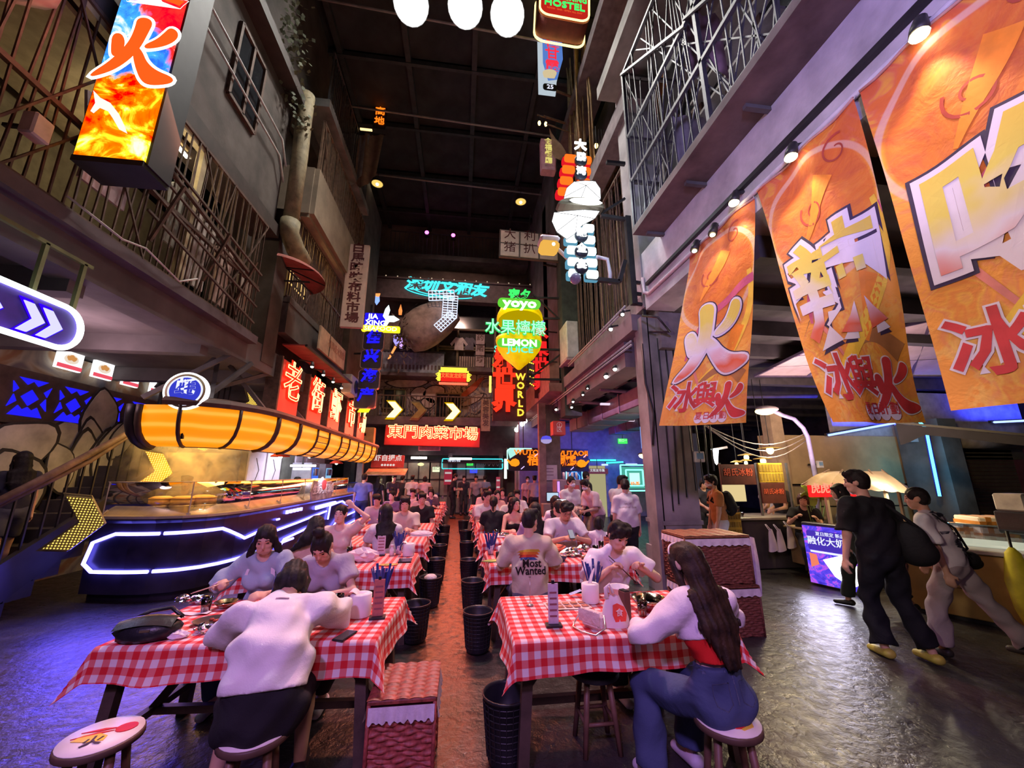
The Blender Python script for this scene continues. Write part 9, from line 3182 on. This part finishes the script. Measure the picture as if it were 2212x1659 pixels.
G().box((Lc/2,.42,.42),(Lc,.80,.74),bev=.01).ob('body',mat('cardboard_tan',(.44,.29,.09),.75,var=.15),t)
G().box((Lc/2,.42,.03),(Lc-.1,.7,.06)).ob('plinth',ironm,t)
G().box((Lc/2,.42,.83),(Lc+.06,.88,.05),bev=.01).ob('worktop',mat('pale_marble',(.55,.52,.48),.3),t)
G().box((Lc/2-.3,.55,.97),(Lc-1.2,.5,.24),bev=.02).ob('display_glass',glassmat('tray_glass',(.75,.8,1),.3),t)
G().box((Lc/2-.3,.55,.88),(Lc-1.3,.42,.05)).ob('lit_trays',em('display_glow',(.85,.82,.5),.7),t)
for k in range(9):
 G().box((.45+(k%3)*.10,-.003+.015,.52-(k//3)*.07),(.08,.01,.012)).ob('printed_character',mat('print_brown',(.16,.08,.03),.7),t)
bmc=mat('foam_white',(.72,.66,.58),.7,var=.05)
tape=mat('orange_tape',(.52,.22,.05),.4)
for k,(px,py,Y_,w_,h_)in enumerate(((2140,1140,5.3,.60,.34),(2150,1188,5.3,.62,.26),(2085,1150,5.5,.46,.26),(2200,1150,5.2,.5,.4))):
 p=at(px,py,Y=Y_)
 t=thing('foam_box',['large orange taped foam box, topmost behind the striding man','lower orange taped foam box under the large one','smaller foam box left of the large taped one','foam box at the right edge of the picture'][k],'box',(p.x,p.y,p.z-h_/2),-.3,'taped foam boxes')
 G().box((0,0,h_/2),(w_,.42,h_),bev=.015).ob('box',bmc,t)
 for q in(-.3,0,.3):
  G().box((q*w_,0,h_/2),(.07,.43,h_+.006)).ob('tape',tape,t)
 for z in(.25,.75):
  G().box((0,0,h_*z),(w_+.006,.43,.05)).ob('tape',tape,t)
t=thing('display_table','long table with green mat that carries the foam boxes','table',(at(2140,1190,Y=5.35).x+.1,5.35,0),-.3)
zt2=at(2150,1188,Y=5.3).z-.13
G().box((0,0,zt2-.02),(2.6,.7,.04),bev=.006).ob('tabletop',mat('green_mat',(.10,.24,.06),.8),t)
for sx in(-1,1):
 for sy in(-1,1):
  G().bar((sx*1.2,sy*.3,0),(sx*1.2,sy*.3,zt2-.04),.05).ob('leg',greyiron,t)
p=at(2190,1250,Y=3.9)
t=thing('folded_umbrella','yellow folded umbrella leaning at the right edge of the picture','umbrella',(p.x+.24,p.y+.1,-.30))
G().lathe([(.02,.25),(.10,.55),(.12,.85),(.07,1.15),(.02,1.22)],12).ob('canopy',mat('yellow_cloth',(.62,.58,.03),.6,var=.25),t)
G().tube([(0,0,0),(0,0,1.4)],.015,6).ob('pole',ironm,t)
p=at(2196,1085,Y=4.3)
t=thing('goods_box','grey plastic box on a black stand at the right edge','box',(p.x+.02,p.y,0))
G().box((0,0,p.z),(.30,.3,.22),bev=.02).ob('box',mat('grey_plastic',(.42,.38,.33),.5),t)
G().box((0,0,p.z-.25),(.34,.34,.28),bev=.02).ob('stand_top',blackl,t)
G().bar((0,0,p.z-.35),(.0,.0,0),.08).ob('stand_leg',ironm,t)
p=at(1652,889,Y=7.0)
t=thing('street_lamp','glowing yellow street lamp on a curved lilac arm at the right','lamp',p)
G().sph((0,0,0),(.20,.12,.07),14).ob('lens',em('lamp_hot_yellow',(1,.80,.30),7),t)
G().sph((.06,0,.05),(.24,.14,.07),14).ob('hood',mat('lamp_hood',(.3,.28,.3),.5),t)
q=[at(1690,897,Y=7.0)-p,at(1715,905,Y=7.0)-p,at(1735,925,Y=7.0)-p,at(1745,945,Y=7.0)-p]
G().tube([Vector((.15,0,.03))]+q+[q[-1]+Vector((.02,0,-.9)),q[-1]+Vector((.03,.2,-2.47))],.04,8).ob('curved_arm',mat('arm_lilac',(.22,.20,.40),.4),t)
light('street_lamp_halo','POINT',p+Vector((-.05,-.25,-.35)),12,(1,.72,.25),None,.08)
bt2=em('tube_blue',(.25,.35,1),2.2)
for k,(a,b,lab)in enumerate((((1790,940,8.3),(1965,908,8.3),'slanting blue tube light on top of the tan wall'),((2148,912,7.6),(2230,908,7.6),'horizontal pale blue tube light at the right edge above the shutter'))):
 A,B=at(*a[:2],Y=a[2]),at(*b[:2],Y=b[2])
 t=thing('tube_lamp',lab,'lamp',A)
 G().tube([(0,0,0),B-A],.025,8).ob('tube',bt2,t)
 G().bar((0,.08,.02),B-A+Vector((0,.08,.02)),.06).ob('channel',ironm,t)
 C=(A+B)/2
 light('blue_tube_glow','AREA',C+Vector((0,-.05,.1)),40,(.03,.05,1),C+Vector((0,.3,1.5)),1.8,.2)
g=G()
p,q=at(1800,905,Y=8.5),at(1975,880,Y=8.5)
g.box(((p.x+q.x)/2,8.55,3.1),(2.6,.1,.9))
g.box((12.3,7.95,3.1),(3.4,.1,1.2))
struct('trim_blue_soffit',g,mat('pale_soffit',(.35,.35,.40),.8))
t=thing('neon_tube','cyan and blue neon tube running down the concrete column at the right','lamp',at(1990,915,Y=7.4))
o=Vector(t.location)
G().tube([at(1955,908,Y=7.4)-o,at(1985,910,Y=7.4)-o,at(2000,925,Y=7.4)-o,at(2012,985,Y=7.4)-o,at(2030,1072,Y=7.4)-o],.026,8).ob('tube',em('column_neon',(.12,.75,1),2.4),t)
G().tube([at(2000,925,Y=7.46)-o,at(2012,985,Y=7.46)-o,at(2030,1072,Y=7.46)-o],.05,6).ob('channel',mat('neon_channel',(.03,.02,.25),.4),t)
light('column_neon_glow','AREA',at(2010,1000,Y=7.2),10,(.1,.6,1),at(2010,1000,Y=8),.2,1.4)
t=thing('canopy_sheet','pale pink translucent canopy sheet seen between the banners','canopy',(0,0,0))
P4=[at(1630,812,Y=7.6),at(2075,812,Y=7.2),at(2100,672,Y=5.2),at(1765,745,Y=6.2)]
G().grid(lambda u,v:tuple(P4[0].lerp(P4[1],u).lerp(P4[3].lerp(P4[2],u),v)+Vector((0,0,-.03*sin(v*pi)))),12,6).ob('sheet',mat('pink_canopy',(.62,.50,.52),.7,var=.12),t)
g=G()
for k in range(5):
 u=k/4
 g.bar(P4[0].lerp(P4[1],u),P4[3].lerp(P4[2],u),.05)
for v in(0,.35,.7,1):
 g.bar(P4[0].lerp(P4[3],v),P4[1].lerp(P4[2],v),.05)
g.ob('canopy_frame',mat('violet_iron',(.12,.09,.16),.5),t)
light('canopy_uplight','AREA',(6.6,5.8,2.3),55,(1,.62,.72),(7.0,6.4,4.0),1.2,1.2)
t=thing('black_fabric','black cloth canopy edge hanging before the neon column','cloth',at(1945,930,Y=6.4))
o=Vector(t.location)
A,B=at(1935,915,Y=6.4)-o,at(2215,942,Y=5.2)-o
G().grid(lambda u,v:tuple(A.lerp(B,u)+Vector((0,.02*sin(u*9),-(.16+.28*max(0,.25-u)*4*(1-abs(u-.1)))*v))),20,5).ob('cloth',mat('black_cloth',(.014,.013,.018),.8),t)
G().bar(A+Vector((0,0,.02)),B+Vector((0,0,.02)),.04).ob('rod',ironm,t)
for k,(px,py,lab)in enumerate(((1771,1003,'small pale meter box on the tan wall'),(2019,998,'small pale meter box on the neon column'))):
 t=thing('control_box',lab,'box',at(px,py,Y=7.7 if k else 8.1))
 G().box((0,0,0),(.14,.06,.16),bev=.008).ob('case',mat('box_white',(.62,.62,.66),.5),t)
 G().box((0,-.035,.01),(.09,.01,.08)).ob('label_plate',mat('blue_plate',(.2,.35,.55),.5),t)
 G().box((0,.15,0),(.04,.3,.04)).ob('mount',ironm,t)
g=G()
for k in range(3):
 A,B=at(1500+k*8,905+k*4,Y=6.4),at(1742,935+k*8,Y=7.6)
 g.tube([A.lerp(B,u)+Vector((0,0,-.35*sin(pi*u)*(1+.2*k)))for u in np.linspace(0,1,12)],.010,5)
g.ob('slack_cables',mat('pale_wire',(.5,.45,.42),.5),None,'three slack cables hanging between the pillar and the tan wall','cable',kind='stuff')
# back of the arcade: blue shop zone, signs, ducts
for k,(x,y,z,dx,dy,dz,lab)in enumerate(((4.3,10.5,3.45,.9,6.0,.45,'wide rectangular air duct along the arcade ceiling'),(6.2,12.5,3.5,.6,5.0,.4,'second rectangular air duct deeper in the arcade'))):
 t=thing('air_duct',lab,'duct',(x,y,z))
 G().box((0,0,0),(dx,dy,dz),bev=.02).ob('duct',mat('violet_duct',(.15,.12,.15),.5,.3),t)
 for q in range(5):
  G().box((0,-dy/2+.3+q*dy/5,0),(dx+.04,.06,dz+.04)).ob('flange',mat('violet_duct2',(.2,.16,.2),.5,.3),t)
 G().box((0,-dy/2-.01,0),(dx*.7,.03,dz*.5)).ob('pink_grille',mat('pink_trim',(.55,.28,.36),.6),t)
for k in range(5):
 y=8.5+k*1.6
 G().tube([(3.2,y,3.7),(5.5,y+.3,3.62),(9,y+.1,3.7)],.05,8).ob('ceiling_pipe',mat('violet_duct2',(.2,.16,.2),.5,.3),None,['nearest','second','third','fourth','farthest'][k]+' cross pipe under the arcade ceiling','pipe')
for k in range(3):
 t=thing('tube_lamp',['first','second','third'][k]+' dull white batten lamp under the arcade ceiling','lamp',(3.9+k*.9,9.6+k*1.5,3.55))
 G().box((0,0,0),(.6,.08,.05)).ob('tube',em('batten_dim',(.8,.65,.8),.9),t)
 G().bar((0,0,.02),(0,0,.2),.02).ob('hanger',ironm,t)
def bz(px,py,Y=16.3):
 return at(px,py,Y=Y)
for k,(px,py,w_,h_,c,st_,lab)in enumerate(((1345,953,.42,.22,(.06,.85,.12),1.0,'small green exit sign deep in the arcade'),(1400,945,.5,.7,(.25,.42,.95),.9,'pale blue lightbox beside the pillar top'),(1290,1018,.95,.22,(.12,.03,.06),.9,'dark red sign over the pale doorway'))):
 t=thing('notice_sign',lab,'sign',bz(px,py,12 if k==1 else 16.2))
 G().box((0,0,0),(w_,.05,h_),bev=.006).ob('panel',em('bz_%d'%k,c,st_),t)
 G().text(['出口→','冰','文和友市集'][k],fcam((0,-.03,0)),h_*.6,.004,.01).ob('lettering',em('bz_ink',(.7,.75,.8),.8),t)
 G().bar((0,0,h_/2),(0,0,h_/2+.4),.02).ob('hanger',ironm,t)
t=link('door_11',None,None,kind='structure',loc=(bz(1290,1060).x,16.4,1.05))
G().box((0,0,0),(.85,.05,2.1)).ob('pale_leaf',em('doorway_glow',(.62,.56,.30),.5),t)
g=G()
for sx in(-1,1):
 g.box((sx*.48,0,0),(.1,.12,2.2))
g.box((0,0,1.1),(1.06,.12,.1))
g.ob('door_frame',mat('violet_frame',(.3,.26,.36),.6),t)
t=thing('neon_sign','green neon window frame sign at the back of the arcade','sign',bz(1370,1032,15.2))
g=G()
for s_ in(1,.62):
 loop(g,rrect(1.15*s_,1.0*s_,.02,1),.035,fcam((0,-.05,0)),0)
g.ob('green_tube',em('neon_mint',(.2,1,.72),1.6),t)
G().box((0,0,0),(1.0,.05,.85)).ob('lit_panel',em('mint_panel',(.10,.55,.42),.6),t)
G().box((.0,-.04,-.02),(.42,.03,.42)).ob('core_panel',em('mint_core',(.5,.95,.8),1.0),t)
G().text('奶茶',fcam((0,-.06,-.3)),.2,.01,.01).ob('lettering',OR,t)
G().bar((0,.02,.4),(0,1.2,.5),.04).ob('bracket',ironm,t)
t=thing('neon_sign','blue neon figure in a tall cyan frame beside the roast chicken sign','sign',bz(1240,1026,15.6))
g=G()
loop(g,rrect(.66,1.05,.02,1),.022,fcam((0,-.04,0)),0)
g.ob('cyan_tube',em('neon_ice',(.25,.75,1),1.6),t)
g=G()
g.tube([(.12*cos(a),-.05,.26+.12*sin(a))for a in np.linspace(0,2*pi,13)],.016,6)
g.tube([(-.2,-.05,-.4),(-.22,-.05,-.05),(-.1,-.05,.12),(.1,-.05,.12),(.22,-.05,-.05),(.2,-.05,-.4)],.018,6)
g.tube([(-.1,-.05,-.4),(-.04,-.05,-.12),(.04,-.05,-.12),(.1,-.05,-.4)],.016,6)
g.ob('figure_tube',em('neon_figure_blue',(.06,.30,1),1.6),t)
G().box((0,0,0),(.62,.04,1.0)).ob('backing',em('figure_back',(.02,.08,.35),.6),t)
G().bar((0,.02,.4),(0,.9,.5),.04).ob('bracket',ironm,t)
for k,(a,b,lab)in enumerate((((1275,994),(1330,994),'left cyan tube over the blue doorway'),((1310,1000),(1346,998),'right cyan tube over the blue doorway'),((1300,1004),(1313,1004),'short white blue tube by the pale doorway'),((1352,1003),(1376,1003),'white blue tube above the green neon window'))):
 A,B=bz(*a),bz(*b)
 t=thing('tube_lamp',lab,'lamp',A)
 G().tube([(0,0,0),B-A],.035,8).ob('tube',CY if k<2 else bt2,t)
 G().bar((0,.05,0),(0,.4,.1),.03).ob('mount',ironm,t)
for k,(px,py,w_,h_,c,lab)in enumerate(((1183,1022,.62,.50,(.50,.42,.46),'pale notice board on the dark post in the arcade'),(1128,1030,.45,.9,(.45,.38,.44),'lilac poster on the lilac shop wall'),(1156,1030,.5,.9,(.30,.22,.26),'dark food poster beside the lilac poster'),(1212,1032,.55,.9,(.32,.10,.12),'red food poster right of the dark post'),(1190,1055,.5,.5,(.22,.17,.19),'grey cabinet panel under the notice board'))):
 t=thing('notice_board',lab,'board',at(px,py,Y=12.25 if k in(0,4)else 17.15))
 sc=1 if k in(0,4)else 1.25
 G().box((0,0,0),(w_*sc,.04,h_*sc),bev=.006).ob('panel',mat('board_%d'%k,c,.6,var=.35 if k in(2,3)else .1,scale=7),t)
 for q in range(3):
  G().box((0,-.023,h_*sc*(.28-.2*q)),(w_*sc*.6,.005,h_*sc*.06)).ob('print_block',mat('board_ink',(.25,.16,.2),.7),t)
t=thing('kiosk','order kiosk with a pale tablet screen near the dark post','kiosk',(at(1193,1075,Y=10.2).x,10.2,0))
p=at(1193,1073,Y=10.2)
G().box((0,-.02,p.z),(.34,.04,.24),bev=.01).ob('tablet',blackl,t)
G().box((0,-.045,p.z),(.30,.004,.20)).ob('screen',em('tablet_screen',(.45,.6,.75),.9),t)
G().bar((0,.02,0),(0,.02,p.z-.1),.06).ob('pole',ironm,t)
G().box((0,.1,.5),(.5,.3,1.0),bev=.01).ob('cabinet',mat('kiosk_brown',(.2,.13,.12),.6),t)
t=thing('drinks_cooler','violet lit drinks cooler with red menu card in the arcade','fridge',(at(1225,1085,Y=11.0).x,11.0,0))
G().box((0,0,.8),(.7,.5,1.6),bev=.02).ob('case',mat('cooler_case',(.22,.14,.18),.5),t)
G().box((-.3,-.26,.9),(.06,.02,1.3)).ob('violet_tube',em('violet_strip',(.55,.25,1),1.2),t)
G().box((.08,-.26,1.25),(.42,.02,.4)).ob('menu_card',mat('menu_red_card',(.35,.05,.06),.6),t)
for k in range(4):
 G().tube([(-.12+k*.12,-.2,1.62),(-.12+k*.12,-.2,1.80)],.035,8).ob('bottle',mat('bottle_mix_1',(.5,.5,.55),.3),t)
p=at(1394,984,Y=9.2)
t=thing('post_lamp','warm yellow lamp head on a thin violet pole left of the pillar','lamp',p)
G().sph((0,0,0),(.17,.12,.08),12).ob('lens',em('lamp_hot_yellow',(1,.80,.30),7),t)
G().lathe([(.02,.12),(.1,.08),(.2,.03)],12).ob('hood',ironm,t)
G().tube([(.12,0,.05),(.2,0,0),(.22,0,-p.z)],.025,6).ob('pole',mat('arm_lilac',(.22,.20,.40),.4),t)
light('post_lamp_halo','POINT',p+Vector((-.1,-.2,-.15)),18,(1,.75,.35),None,.06)
